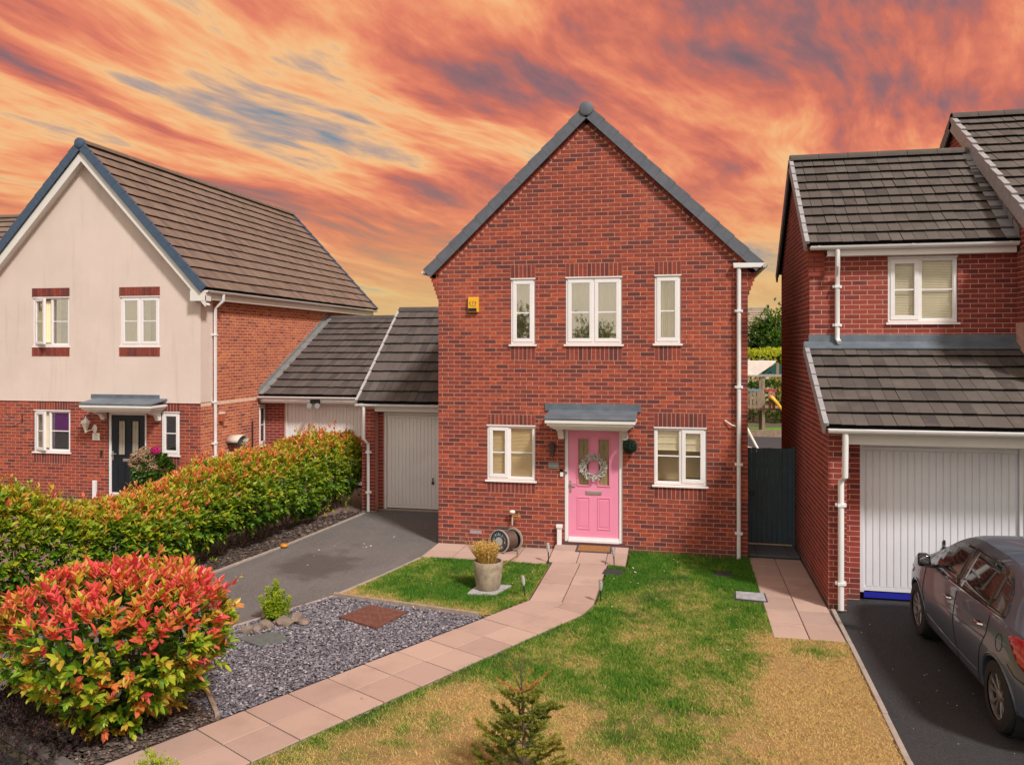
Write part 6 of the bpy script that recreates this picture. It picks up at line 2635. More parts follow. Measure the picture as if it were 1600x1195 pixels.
def car():
    t = thing('parked_car', 'dark grey hatchback parked facing the wide white garage door', 'car', (CX, CY0 + 2, 0))
    # body shell
    n = len(SECT[0])
    mb = MB()
    rings = []
    vs = []
    for y, s in zip(STN, SECT):
        full = [(-x, z) for (x, z) in s] + [(x, z) for (x, z) in s[-2:0:-1]]
        vs += [car_pt(x, y, z) for (x, z) in full]
    M = len(SECT[0]) * 2 - 2
    fs = []
    for i in range(len(STN) - 1):
        for k in range(M):
            fs.append((i * M + k, (i + 1) * M + k, (i + 1) * M + (k + 1) % M, i * M + (k + 1) % M))
    fs.append(tuple(range(M)))
    fs.append(tuple(range((len(STN) - 1) * M, len(STN) * M))[::-1])
    mb.add(vs, fs)
    body = mb.build('body', PAINT, t, smooth=True)
    # wheel arches cut out of the shell
    cutters = []
    for wy in (.675, 3.255):
        c = MB()
        c.lathe([(.345, -1.2), (.345, 1.2)], car_pt(0, wy, .315), 40, 'x')
        co = c.build('arch_cutter', PAINT, None)
        cutters.append(co)
        bo = body.modifiers.new('arch', 'BOOLEAN')
        bo.operation = 'DIFFERENCE'
        bo.solver = 'EXACT'
        bo.object = co
    dg = bpy.context.evaluated_depsgraph_get()
    me = bpy.data.meshes.new_from_object(body.evaluated_get(dg))
    body.modifiers.clear()
    body.data = me
    me.polygons.foreach_set('use_smooth', np.ones(len(me.polygons), bool))
    try:
        me.set_sharp_from_angle(angle=R(35))
    except Exception:
        pass
    for co in cutters:
        bpy.data.objects.remove(co)
    # wheel wells
    for wy in (.675, 3.255):
        w = MB()
        w.lathe([(.36, -.80), (.36, .80)], car_pt(0, wy, .315), 32, 'x', caps=False)
        w.build('wheel_well', DARK, t)
        s = MB()
        for sg in (-1, 1):
            pts = [car_pt(sg * (side_w(wy + .35 * math.cos(a), max(.24, .315 + .35 * math.sin(a))) + .002), wy + .35 * math.cos(a), .315 + .35 * math.sin(a)) for a in np.linspace(-.1, math.pi + .1, 26)]
            s.tube(pts, .010, 6)
            break
        s.build('arch_lip', PAINT, t, smooth=True)
    # wheels
    for wy in (.675, 3.255):
        for sg in (-1, 1):
            c = (CX + sg * .755, CY0 + wy, .323)
            tm = MB()
            tm.lathe([(.21, -.095), (.275, -.100), (.310, -.088), (.323, -.060), (.3235, .060), (.310, .088), (.275, .100), (.21, .095)], c, 36, 'x', caps=False)
            wo = tm.build('wheel', RUBBER, t, smooth=True)
            rm = MB()
            f = sg * .075
            rm.lathe([(.225, -sg * .09), (.222, f - sg * .01), (.212, f), (.205, f - sg * .012), (.20, f - sg * .06), (.0, f - sg * .065)], c, 32, 'x', caps=False)
            rm.build('rim', plain('rim_dark', (.03, .03, .032), .5, metal=.5) if 'rim_dark' not in MATS else MATS['rim_dark'], wo, smooth=True)
            rl_ = MB()
            rl_.lathe([(.226, f - sg * .03), (.226, f), (.216, f + sg * .006), (.205, f), (.203, f - sg * .03)], c, 32, 'x', caps=False)
            rl_.build('rim_edge', ALLOY, wo, smooth=True)
            for k in range(5):
                a = 2 * math.pi * k / 5 + .3
                for da in (-.20, .20):
                    sp = MB()
                    def P_(r, w, x):
                        return (c[0] + x, c[1] + r * math.cos(a + w), c[2] + r * math.sin(a + w))
                    q0, q1 = .055, .208
                    w0, w1 = da * .9, da * 1.35
                    th0, th1 = .22, .075
                    sp.hexa([P_(q0, w0 - th0, f - sg * .04), P_(q0, w0 + th0, f - sg * .04), P_(q1, w1 + th1, f - sg * .03), P_(q1, w1 - th1, f - sg * .03),
                             P_(q0, w0 - th0, f - sg * .012), P_(q0, w0 + th0, f - sg * .012), P_(q1, w1 + th1, f + sg * .002), P_(q1, w1 - th1, f + sg * .002)])
                    sp.build('spoke', ALLOY, wo, bevel=.004)
            hb = MB()
            hb.lathe([(.06, f - sg * .04), (.055, f - sg * .006), (.03, f), (.0, f + sg * .001)], c, 18, 'x', caps=False)
            hb.build('hub_cap', ALLOY, wo, smooth=True)
    # glass
    top = lambda y: float(smooth_interp(y, *BELT)) + .77 * (float(smooth_interp(y, *ROOF)) - float(smooth_interp(y, *BELT)))
    bel = lambda y: float(smooth_interp(y, *BELT)) + .022
    for sg in (-1, 1):
        fy = [1.86, 2.05, 2.2, 2.35, 2.5, 2.62, 2.72, 2.80]
        up = [(y, top(y) - .01) for y in fy]
        frame_poly = [(.62, bel(.62)), (.62, bel(.62) + .06), (.72, top(.72) - .12), (.85, top(.85) - .035), (1.0, top(1.0) + .012)] + [(y, top(y) + .014) for y in np.arange(1.2, 2.8, .15)] + [(2.80, top(2.80) - .005), (2.96, bel(2.96))]
        frame_poly = frame_poly + [(y, bel(y) - .004) for y in (2.5, 2.0, 1.5, 1.0)]
        on_side(frame_poly, 'window_surround', GLOSSB, t, .003, sg)
        gl = [(1.87, bel(1.87) + .012)] + [(y, top(y) - .018) for y in (1.87, 2.05, 2.2, 2.35, 2.5)] + [(2.62, top(2.62) - .03), (2.80, bel(2.80) + .07), (2.86, bel(2.86) + .014)] + [(2.4, bel(2.4) + .012)]
        on_side(gl, 'front_window', CGLASS, t, .0075, sg)
        gl2 = [(1.0, bel(1.0) + .012), (.93, bel(.93) + .10), (.97, top(.97) - .06), (1.08, top(1.08) - .022), (1.3, top(1.3) - .018), (1.55, top(1.55) - .018), (1.76, top(1.76) - .018), (1.78, bel(1.78) + .012), (1.4, bel(1.4) + .012)]
        on_side(gl2, 'rear_window', CGLASS, t, .0075, sg)
    seam([(.66, bel(.66) - .012), (1.0, bel(1.0) - .012), (1.5, bel(1.5) - .012), (2.0, bel(2.0) - .012), (2.5, bel(2.5) - .012), (2.92, bel(2.92) - .012)], 'chrome_strip', t, CHROME, .008, .004)
    # windscreen, rear screen and a glossy roof end
    def top_patch(name, y0, y1, mat, inset, off=.004):
        vs, fs = [], []
        ys_ = np.linspace(y0, y1, 10)
        K = 12
        for y in ys_:
            s = section(float(y))
            prof = s[14:]
            xs_ = [p[0] for p in prof][::-1]
            zs_ = [p[1] for p in prof][::-1]
            w = max(xs_) - inset
            for k in range(K + 1):
                x = -w + 2 * w * k / K
                vs.append(car_pt(x, y, float(np.interp(abs(x), xs_, zs_)) + off))
        for i in range(9):
            for k in range(K):
                fs.append((i * (K + 1) + k, i * (K + 1) + k + 1, (i + 1) * (K + 1) + k + 1, (i + 1) * (K + 1) + k))
        m_ = MB()
        m_.add(vs, fs)
        return m_.build(name, mat, t, smooth=True)
    top_patch('windscreen', 2.34, 3.06, CGLASS, .03)
    top_patch('rear_screen', .14, .42, CGLASS, .05)
    sp = MB()
    sp.hexa([car_pt(-.54, .40, 1.335), car_pt(.54, .40, 1.335), car_pt(.55, .66, 1.405), car_pt(-.55, .66, 1.405),
             car_pt(-.52, .38, 1.372), car_pt(.52, .38, 1.372), car_pt(.54, .68, 1.436), car_pt(-.54, .68, 1.436)])
    sp.build('spoiler', PAINT, t, bevel=.012)
    # seams, lamps, handles, mirror
    seam([(2.93, bel(2.93) - .02), (2.95, .70), (2.94, .45), (2.86, .30), (2.80, .26)], 'door_gap', t)
    seam([(1.82, bel(1.82) - .02), (1.83, .62), (1.80, .40), (1.76, .25)], 'door_gap', t)
    seam([(.88, bel(.88) - .02), (.90, .78), (1.02, .62), (1.10, .48), (1.14, .36), (1.16, .26)], 'door_gap', t)
    seam([(2.80, .255), (2.2, .245), (1.5, .245), (1.16, .255)], 'sill_gap', t)
    seam([(.40, .68), (.28, .62), (.10, .60)], 'bumper_gap', t, None, .004)
    seam([(2.92, .60), (2.3, .655), (1.6, .69), (.95, .73)], 'swage_line', t, PAINT, .010, -.004)
    seam([(2.86, .36), (2.0, .33), (1.2, .335)], 'lower_swage', t, PAINT, .012, -.005)
    ring = [(.60 + .07 * math.cos(a), .80 + .075 * math.sin(a)) for a in np.linspace(0, 2 * math.pi, 20)]
    seam(ring, 'fuel_flap_gap', t, SEAM, .003, .001)
    on_side([(.42, .915), (.30, .955), (.12, .950), (.06, .90), (.05, .74), (.12, .70), (.24, .76)], 'tail_lamp', REDL, t, .012, -1, .06)
    on_side([(.42, .915), (.30, .955), (.12, .950), (.06, .90), (.05, .74), (.12, .70), (.24, .76)], 'tail_lamp', REDL, t, .012, 1, .06)
    on_side([(.14, .80), (.07, .80), (.07, .745), (.12, .735)], 'indicator_lens', WHL, t, .019, -1, .06)
    for sg in (-1, 1):
        on_side([(3.45, .74), (3.70, .735), (3.88, .66), (3.90, .60), (3.70, .63), (3.52, .68)], 'headlamp', WHL, t, .006, sg, .06)
    for (hy, hz) in ((1.96, .80), (1.02, .825)):
        h = MB()
        w = side_w(hy, hz)
        h.tube([car_pt(-w + .004, hy - .02, hz), car_pt(-w - .032, hy + .01, hz), car_pt(-w - .034, hy + .12, hz - .002), car_pt(-w + .004, hy + .155, hz - .004)], [.013, .014, .014, .012], 8)
        h.build('door_handle', CHROME, t, smooth=True)
        cu = MB()
        cu.sphere(car_pt(-w + .012, hy + .07, hz - .008), .055, 14, 8, squash=(.3, 1.1, .55))
        cu.build('handle_cup', SEAM, t, smooth=True)
    for sg in (-1, 1):
        m = MB()
        mx = sg * (.885)
        m.hexa([car_pt(sg * a, b, c) for c, k in ((.945, 0), (1.085, 1)) for (a, b) in ((.84 + .02 * k, 2.64), (1.00, 2.64), (.985, 2.75), (.84 + .02 * k, 2.76))])
        mo = m.build('mirror', GLOSSB, t, smooth=True, bevel=.03)
        a = MB()
        a.hexa([car_pt(sg * .80, 2.64, .935), car_pt(sg * .93, 2.64, .945), car_pt(sg * .93, 2.72, .945), car_pt(sg * .80, 2.74, .935),
                car_pt(sg * .80, 2.65, .97), car_pt(sg * .93, 2.65, .985), car_pt(sg * .93, 2.70, .985), car_pt(sg * .80, 2.72, .97)])
        a.build('mirror_arm', GLOSSB, mo)
        gl = MB()
        gl.sphere(car_pt(sg * .925, 2.642, 1.015), .052, 16, 8, squash=(1.10, .12, .90))
        gl.build('mirror_glass', plain('mirror_face', (.30, .31, .33), .06, metal=.9) if 'mirror_face' not in MATS else MATS['mirror_face'], mo, smooth=True)
    an = MB()
    an.tube([car_pt(0, .95, 1.45), car_pt(0, .72, 1.56)], [.012, .004], 6)
    an.build('aerial', DARKM, t, smooth=True)
    wp = MB()
    wp.box(CX - .26, CX + .26, CY0 - .012, CY0 + .02, .72, .83)
    wp.build('number_plate', plain('plate_yellow', (.75, .55, .05), .4), t)


car()

# ------------------------------------------------------------------ garden gate and the view through the gap
def gate():
    t = thing('garden_gate', 'tall dark blue boarded gate between the two brick houses', 'gate', (1.56, 15.0, 0))
    GP = plain('gate_paint', (.046, .080, .105), .6, .15, 6, bmp=.3, bscale=40)
    x0, x1, n = 1.14, 1.975, 9
    w = (x1 - x0 - .05) / n
    for i in range(n):
        mb = MB()
        a, b = x0 + .01 + i * w, x0 + .01 + (i + 1) * w - .002
        top = 1.80 + rnd.uniform(-.006, .006)
        mb.box(a, b, 14.985, 15.007, .10, top)
        mb.build('board', GP, t, bevel=.006)
    mb = MB()
    mb.box(1.93, 1.975, 14.96, 15.03, .06, 1.83)
    mb.build('gate_post', GP, t, bevel=.004)
    for z in (.35, 1.45):
        mb = MB()
        mb.box(x0, 1.93, 15.008, 15.04, z, z + .09)
        mb.build('ledge', GP, t)
    mb = MB()
    mb.lathe([(.045, 0), (.045, -.008), (.030, -.008), (.030, 0)], (1.235, 14.97, .98), 18, 'y', caps=False)
    mb.build('ring_handle', plain('handle_black', (.03, .03, .035), .35, metal=.8), t, smooth=True)
    mb = MB()
    mb.box(1.14, 1.95, 14.99, 15.02, .065, .085)
    mb.build('bottom_strip', plain('draught_strip', (.55, .47, .36), .7), t)


gate()
sheet('garden_lawn', [(1.1, 15.4), (9, 17.1), (14, 38), (-6, 38), (-6, 23.2), (1.1, 23.2)], -.03, plain('garden_grass', (.10, .24, .02), .9, .3, 3, bmp=.5, bscale=30))
sheet('play_mat', [(1.6, 27.5), (7, 27.5), (7, 36.8), (1.6, 36.8)], -.022, plain('rubber_mat', (.045, .047, .055), .9, .2, 12, bmp=.4, bscale=60))


def play_tower():
    t = thing('play_tower', 'wooden children\'s play tower with white and green canopy roof', 'play tower', (3.3, 35.2, 0))
    y0, y1, x0, x1 = 34.4, 36.0, 2.2, 4.45
    xm = 3.30
    for (x, y) in ((x0, y0), (xm, y0), (x1, y0), (x0, y1), (xm + .02, y1), (x1, y1)):
        mb = MB()
        mb.box(x - .055, x + .055, y - .055, y + .055, -.03, 2.46)
        mb.build('post', WOODP, t)
    pl = MB()
    pl.box(x0 - .06, x1 + .06, y0 - .02, y1 + .05, 1.02, 1.10)
    pl.build('platform', WOODP, t)
    i = 0
    x = x0 + .09
    while x < x1 - .1:
        if abs(x - xm) > .08 and not (3.78 < x < 4.3):
            mb = MB()
            mb.box(x, x + .115, y0 - .075, y0 - .05, 1.08, 1.78 + rnd.uniform(-.02, .02))
            m = WOODP
            if x > xm: m = MATS.get('play_red') or plain('play_red', (.36, .16, .10), .8, .2)
            mb.build('board', m, t)
        x += .15
        i += 1
    mb = MB()
    mb.box(x0 - .03, xm - .07, y0 - .08, y0 - .04, 1.80, 1.90)
    mb.build('blue_rail', plain('rail_blue', (.18, .25, .33), .7), t)
    mb = MB()
    mb.box(xm + .05, xm + .5, y0 - .085, y0 - .045, 1.80, 1.90)
    mb.build('red_rail', plain('rail_red', (.40, .05, .05), .7), t)
    mb = MB()
    mb.box(x0 - .1, x1 + .1, y0 - .10, y0 - .05, 2.40, 2.50)
    mb.build('header', plain('header_grey', (.36, .33, .30), .8), t)
    mb = MB()
    mb.hexa([(x0 - .2, y0 - .15, 2.42), (xm - .25, y0 - .15, 2.42), (4.0, y1 + .1, 3.02), (x0 - .2, y1 + .1, 3.02), (x0 - .2, y0 - .15, 2.44), (xm - .25, y0 - .15, 2.44), (4.0, y1 + .1, 3.04), (x0 - .2, y1 + .1, 3.04)])
    mb.hexa([(xm - .25, y0 - .15, 2.46), (x0 - .2, y0 - .15, 2.46), (x0 - .2, y0 + .7, 2.95), (3.80, y0 + .2, 2.98)] + [(xm - .25, y0 - .15, 2.48), (x0 - .2, y0 - .15, 2.48), (x0 - .2, y0 + .7, 2.97), (3.80, y0 + .2, 3.0)])
    mb.build('white_canopy', plain('canvas_white', (.62, .55, .50), .8), t)
    mb = MB()
    mb.prism([(xm - .15, 2.51), (4.75, 2.51), (4.65, 2.62), (3.86, 2.96)], y0 + .22, y0 + .26, 'xz')
    mb.build('green_canopy', plain('canvas_green', (.012, .09, .075), .8), t)
    mb = MB()
    mb.box(3.80, 3.90, y0 - .09, y0 - .04, 2.50, 2.98)
    mb.build('gable_strut', WOODP, t)
    mb = MB()
    vs, fs = [], []
    path_ = [(3.50, 1.52), (3.62, 1.48), (3.80, 1.28), (4.0, 1.0), (4.3, .62), (4.7, .30), (5.2, .18)]
    for (x, z) in path_:
        for (yy, zz) in ((y0 - .45, .16), (y0 - .43, .0), (y0 + .05, .0), (y0 + .07, .16)):
            vs.append((x, yy, z + zz))
    for i in range(len(path_) - 1):
        for k in range(3):
            fs.append((i * 4 + k, i * 4 + k + 1, i * 4 + 5 + k, i * 4 + 4 + k))
    mb.add(vs, fs)
    so = mb.build('slide', plain('slide_yellow', (.75, .40, .02), .35, .05), t, smooth=True)
    sm = so.modifiers.new('thickness', 'SOLIDIFY')
    sm.thickness = .03
    mb = MB()
    mb.box(x0 - .1, x1 + .3, y0 - .5, y0 - .44, -.03, .26)
    mb.build('sandpit_board', WOODP, t)


play_tower()
sf = thing('swing_frame', 'white slanting metal frame of a garden toy at the left of the gap', 'garden toy', (2.5, 29, 0))
WM = plain('white_metal', (.72, .66, .60), .5)
for (a, b) in (((2.05, 29.2, 1.15), (2.62, 28.6, .0)), ((2.0, 29.6, .12), (2.75, 28.55, .04)), ((2.1, 28.4, .04), (2.8, 28.7, .04))):
    mb = MB()
    mb.tube([a, b], .045, 8)
    mb.build('tube', WM, sf, smooth=True)

# ------------------------------------------------------------------ things fixed to the middle house
ab = thing('alarm_box', 'yellow alarm box with black lower window high on the brick wall', 'alarm box', (-3.71, MY, 4.23))
YEL = plain('alarm_yellow', (.80, .42, .03), .4, .04)
mb = MB(FM)
mb.hexa([(-3.815, .003, 4.235), (-3.605, .003, 4.235), (-3.62, .07, 4.245), (-3.80, .07, 4.245), (-3.815, .003, 4.52), (-3.605, .003, 4.52), (-3.62, .07, 4.51), (-3.80, .07, 4.51)])
mb.build('case', YEL, ab, bevel=.008)
mb = MB(FM)
mb.box(-3.795, -3.638, .0705, .074, 4.257, 4.315)
mb.build('lamp_window', plain('lamp_navy', (.006, .007, .016), .25), ab)
INK = plain('ink_brown', (.10, .045, .005), .6)
text_part('logo', '7', .085, FM, ab, INK, -3.71, 4.405, .0705)
for sg in (-1, 1):
    mb = MB(FM)
    for (a0, a1) in ((-1.1, 1.1),):
        pts = [(-3.71 + sg * (.028 + .028 * math.cos(a)), .0715, 4.405 + .032 * math.sin(a)) for a in np.linspace(a0, a1, 8)]
        mb.tube(pts, .0055, 5)
    mb.build('logo_arc', INK, ab)
mb = MB(FM)
mb.box(-3.765, -3.655, .0705, .0715, 4.352, 4.358)
mb.build('logo_line', INK, ab)

wl_ = thing('wall_lantern', 'dark metal half-lantern on the wall left of the pink door', 'lantern', (-2.26, MY, 1.60))
LM = plain('lantern_pewter', (.10, .085, .085), .45, .2, 20, metal=.5)
mb = MB(FM)
mb.hexa([(-2.295, .004, 1.66), (-2.225, .004, 1.66), (-2.235, .05, 1.66), (-2.285, .05, 1.66), (-2.325, .004, 1.87), (-2.195, .004, 1.87), (-2.215, .11, 1.87), (-2.305, .11, 1.87)])
mb.build('shade', LM, wl_, bevel=.006)
mb = MB(FM)
mb.hexa([(-2.335, .003, 1.871), (-2.185, .003, 1.871), (-2.205, .125, 1.871), (-2.315, .125, 1.871), (-2.29, .003, 1.91), (-2.23, .003, 1.91), (-2.24, .06, 1.91), (-2.28, .06, 1.91)])
mb.build('cap', LM, wl_, bevel=.004)
mb = MB(FM)
mb.tube([(-2.265, .02, 1.66), (-2.265, .025, 1.62)], [.016, .007], 8)
mb.build('finial', plain('finial_pale', (.35, .32, .32), .4, metal=.6), wl_, smooth=True)

pq = thing('name_plaque', 'small slate house plaque with pale lettering under the dark wall lantern', 'plaque', (-2.235, MY, 1.45))
mb = MB(FM)
mb.box(-2.33, -2.14, .004, .018, 1.445, 1.555)
mb.build('plate', plain('plaque_slate', (.12, .13, .125), .6, .2, 30), pq, bevel=.003)
PAL = plain('plaque_lettering', (.48, .47, .44), .6)
for (a, b, c, d) in ((-2.322, -2.148, 1.543, 1.547), (-2.322, -2.148, 1.453, 1.457), (-2.322, -2.318, 1.457, 1.543), (-2.152, -2.148, 1.457, 1.543)):
    mb = MB(FM)
    mb.box(a, b, .0182, .0195, c, d)
    mb.build('border', PAL, pq)
text_part('lettering', 'SOLD', .062, FM, pq, PAL, -2.235, 1.50, .0185)

db = thing('doorbell', 'black and white video doorbell beside the pink door frame', 'doorbell', (-2.09, MY, 1.31))
mb = MB(FM)
mb.box(-2.118, -2.062, .004, .028, 1.385, 1.445)
mb.build('camera_part', plain('bell_black', (.006, .006, .007), .2), db, bevel=.005)
mb = MB(FM)
mb.box(-2.118, -2.062, .004, .026, 1.305, 1.384)
mb.build('button_part', plain('bell_white', (.78, .76, .75), .4), db, bevel=.005)
kl = MB(FM)
kl.box(-2.022, -1.996, -.024, -.006, 1.355, 1.392)
tag(kl.build('key_sensor', plain('sensor_grey', (.13, .12, .12), .5), None, bevel=.004), 'tiny grey sensor on the white frame of the pink door', 'sensor')


def wreath():
    t = thing('wreath', 'grey and white willow wreath hanging on the pink door', 'wreath', (-1.525, MY, 1.5))
    rng = np.random.default_rng(2)
    c = (-1.525, 1.495)
    mb = MB(FM)
    for r, d in ((.165, -.02), (.185, -.012), (.15, -.012)):
        pts = [(c[0] + r * math.cos(a), d, c[1] + r * math.sin(a)) for a in np.linspace(0, 2 * math.pi, 30)]
        mb.tube(pts, .014, 6)
    mb.build('hoop', plain('willow_grey', (.24, .22, .20), .9, .3, 40), t, smooth=True)
    n = 520
    a = rng.uniform(0, 2 * math.pi, n)
    r = rng.uniform(.125, .215, n)
    P = np.stack([c[0] + r * np.cos(a), MY - rng.uniform(-.02, .035, n), c[1] + r * np.sin(a)], -1)
    out = (r - .165) / .05
    D = np.stack([np.cos(a) * (out * .9 + .3) - np.sin(a) * .9, -rng.uniform(.1, .6, n), np.sin(a) * (out * .9 + .3) + np.cos(a) * .9], -1)
    L = rng.uniform(.035, .07, n)
    W = L * .26
    m, g, b = new_mat('wreath_leaf')
    g.l(g.ramp(tone(g), [(0, (.20, .18, .16)), (.5, (.52, .48, .44)), (1, (.76, .72, .68))]), b.inputs['Base Color'])
    b.inputs['Roughness'].default_value = .8
    o = link('twigs', leaves_mesh('twigs', P, D, rng.normal(0, .4, (n, 3)) + np.array([0, -1, 0]), L, W, rng.beta(2, 1.4, n)), t, m)
    o["kind"] = "stuff"


wreath()


def topiary():
    t = thing('topiary_ball', 'dark green topiary ball hung on the wall right of the pink door', 'topiary ball', (-.875, MY - .14, 1.76))
    rng = np.random.default_rng(6)
    c = np.array([-.875, MY - .13, 1.89])
    n = 1500
    d = unit(rng.normal(0, 1, (n, 3)))
    P = c + d * .105 * rng.uniform(.92, 1.05, (n, 1))
    m = leaf_mat('box_leaf_dark', [(0, (.008, .02, .018)), (.6, (.02, .055, .045)), (1, (.09, .16, .12))], .15)
    A = shoots(P, d + rng.normal(0, .5, (n, 3)), rng.beta(1.5, 2.5, n), 3, np.full(n, .020), rng, ratio=.6)
    o = link('leaves', leaves_mesh('leaves', *A), t, m)
    o["kind"] = "stuff"
    mb = MB()
    mb.sphere(tuple(c), .10, 16, 10)
    mb.build('core', MATS['dark_inside'], t, smooth=True)
    mb = MB()
    mb.tube([tuple(c + np.array([0, 0, .1])), tuple(c + np.array([.0, .10, .17])), tuple(c + np.array([0, .128, .17]))], .005, 6)
    mb.build('hook', DARKM, t)


topiary()

mat_o = thing('doormat', 'brown coir doormat with dark border in front of the pink door', 'doormat', (-1.49, 13.95, .1))
zz = lambda y: .014 + (y - 13.26) / .85 * .095 + .004
for nm, (x0, x1, y0, y1), h, m in (('border', (-1.80, -1.18, 13.76, 14.08), .008, IRON), ('pile', (-1.765, -1.215, 13.785, 14.055), .018, plain('coir', (.30, .14, .045), .95, .35, 40, bmp=1., bscale=140))):
    mb = MB()
    mb.hexa([(x0, y0, zz(y0)), (x1, y0, zz(y0)), (x1, y1, zz(y1)), (x0, y1, zz(y1)), (x0, y0, zz(y0) + h), (x1, y0, zz(y0) + h), (x1, y1, zz(y1) + h), (x0, y1, zz(y1) + h)])
    mb.build(nm, m, mat_o)


# hose reel with its tap
def hose_reel():
    t = thing('hose_reel', 'blue patterned round hose reel standing against the brick wall', 'hose reel', (-3.05, 13.8, 0))
    NAVY = plain('reel_navy', (.018, .035, .065), .4, .2, 20)
    CRM = plain('reel_cream', (.40, .36, .30), .5, .1, 20)
    ax = Vector((.42, .907, 0)).normalized()          # drum axis
    def disc(c, r, w, mat, name, hole=0.0):
        mb = MB()
        n = 32
        side = Vector((ax.y, -ax.x, 0))
        up = Vector((0, 0, 1))
        vs, fs = [], []
        prof = [(hole, 0), (r, 0), (r, w), (hole, w)]
        for k in range(n):
            a = 2 * math.pi * k / n
            for (rr, h) in prof:
                vs.append(tuple(Vector(c) + ax * h + (side * math.cos(a) + up * math.sin(a)) * rr))
        for k in range(n):
            k2 = (k + 1) % n
            for i in range(4):
                fs.append((k * 4 + i, k2 * 4 + i, k2 * 4 + (i + 1) % 4, k * 4 + (i + 1) % 4))
        mb.add(vs, fs)
        return mb.build(name, mat, t, smooth=True)
    c = Vector((-3.11, 13.60, .225))
    disc(c, .205, .02, CRM, 'rim')
    disc(c - ax * .004, .185, .02, NAVY, 'face')
    disc(c - ax * .010, .075, .02, plain('reel_centre', (.42, .45, .46), .4), 'hub')
    side = Vector((ax.y, -ax.x, 0))
    for k in range(20):                                   # pale pattern round the face
        a = 2 * math.pi * k / 20
        mb = MB()
        p = c - ax * .006
        q0 = p + (side * math.cos(a) + Vector((0, 0, 1)) * math.sin(a)) * .100
        q1 = p + (side * math.cos(a + .10) + Vector((0, 0, 1)) * math.sin(a + .10)) * .150
        mb.tube([tuple(q0), tuple(q1)], [.010, .005], 5)
        mb.build('motif', CRM if k % 2 else plain('motif_blue', (.12, .18, .24), .5) if 'motif_blue' not in MATS else MATS['motif_blue'], t)
    c2 = c + ax * .24 + Vector((.10, 0, 0))
    disc(c2, .20, .018, CRM, 'back_rim', .165)
    disc(c2 + ax * .012, .175, .02, plain('reel_dark', (.03, .018, .018), .6), 'back_face')
    mb = MB()
    mb.tube([tuple(c + ax * .02), tuple(c2)], .15, 20)
    mb.build('hose_coil', plain('hose_brown', (.10, .055, .04), .6), t, smooth=True)
    mb = MB()
    mb.box(-3.16, -2.98, 13.74, 13.82, .40, .44)
    mb.build('carry_handle', IRON, t, bevel=.01)
    mb = MB()
    mb.tube([(-2.80, 13.70, .03), (-2.76, 13.5, .03), (-2.80, 13.2, .035), (-2.90, 12.6, .05), (-2.83, 12.2, .05)], .012, 7)
    mb.build('hose_tail', plain('hose_tan', (.32, .17, .08), .6), t, smooth=True)


hose_reel()
tp = thing('garden_tap', 'brass outdoor tap with white cap above the hose reel', 'tap', (-2.93, MY, .6))
BRASS = plain('brass', (.62, .34, .06), .35, .1, 20, metal=.6)
mb = MB(FM)
mb.tube([(-2.97, .005, .56), (-2.97, .09, .56), (-2.97, .10, .42)], .014, 8)
mb.build('pipe', plain('pipe_pale', (.50, .44, .36), .5), tp, smooth=True)
mb = MB(FM)
mb.tube([(-2.97, .09, .58), (-2.85, .10, .585), (-2.83, .10, .57)], [.012, .012, .018], 8)
mb.tube([(-2.85, .10, .57), (-2.85, .10, .65)], [.02, .006], 8)
mb.build('spout', BRASS, tp, smooth=True)
mb = MB(FM)
mb.sphere((-2.97, .09, .655), .05, 14, 8, squash=(1.1, .9, .7))
mb.build('frost_cap', plain('cap_white', (.75, .74, .76), .4), tp, smooth=True)
mb = MB(FM)
mb.tube([(-2.97, .09, .56), (-2.97, .09, .63)], .013, 8)
mb.build('stem', BRASS, tp)

# ------------------------------------------------------------------ planter with dry grass
pt = thing('planter', 'round weathered concrete planter on the small lawn', 'planter', (-2.81, 11.55, 0))
POTM = plain('pot_concrete', (.36, .285, .205), .92, .35, 9, bmp=.8, bscale=45, dirt=((.13, .10, .065), .9))
mb = MB()
mb.lathe([(.0, .03), (.155, .03), (.175, .05), (.205, .22), (.218, .36), (.222, .425), (.214, .445), (.192, .44), (.188, .38), (.0, .37)], (-2.81, 11.55, 0), 36, caps=False)
mb.build('pot', POTM, pt, smooth=True)
mb = MB()
mb.lathe([(.0, .385), (.19, .38)], (-2.81, 11.55, 0), 20, caps=False)
mb.build('soil', SOIL, pt)
dg_ = thing('dry_grass', 'clump of dried golden ornamental grass in the concrete planter', 'dried plant', (-2.81, 11.55, .38))


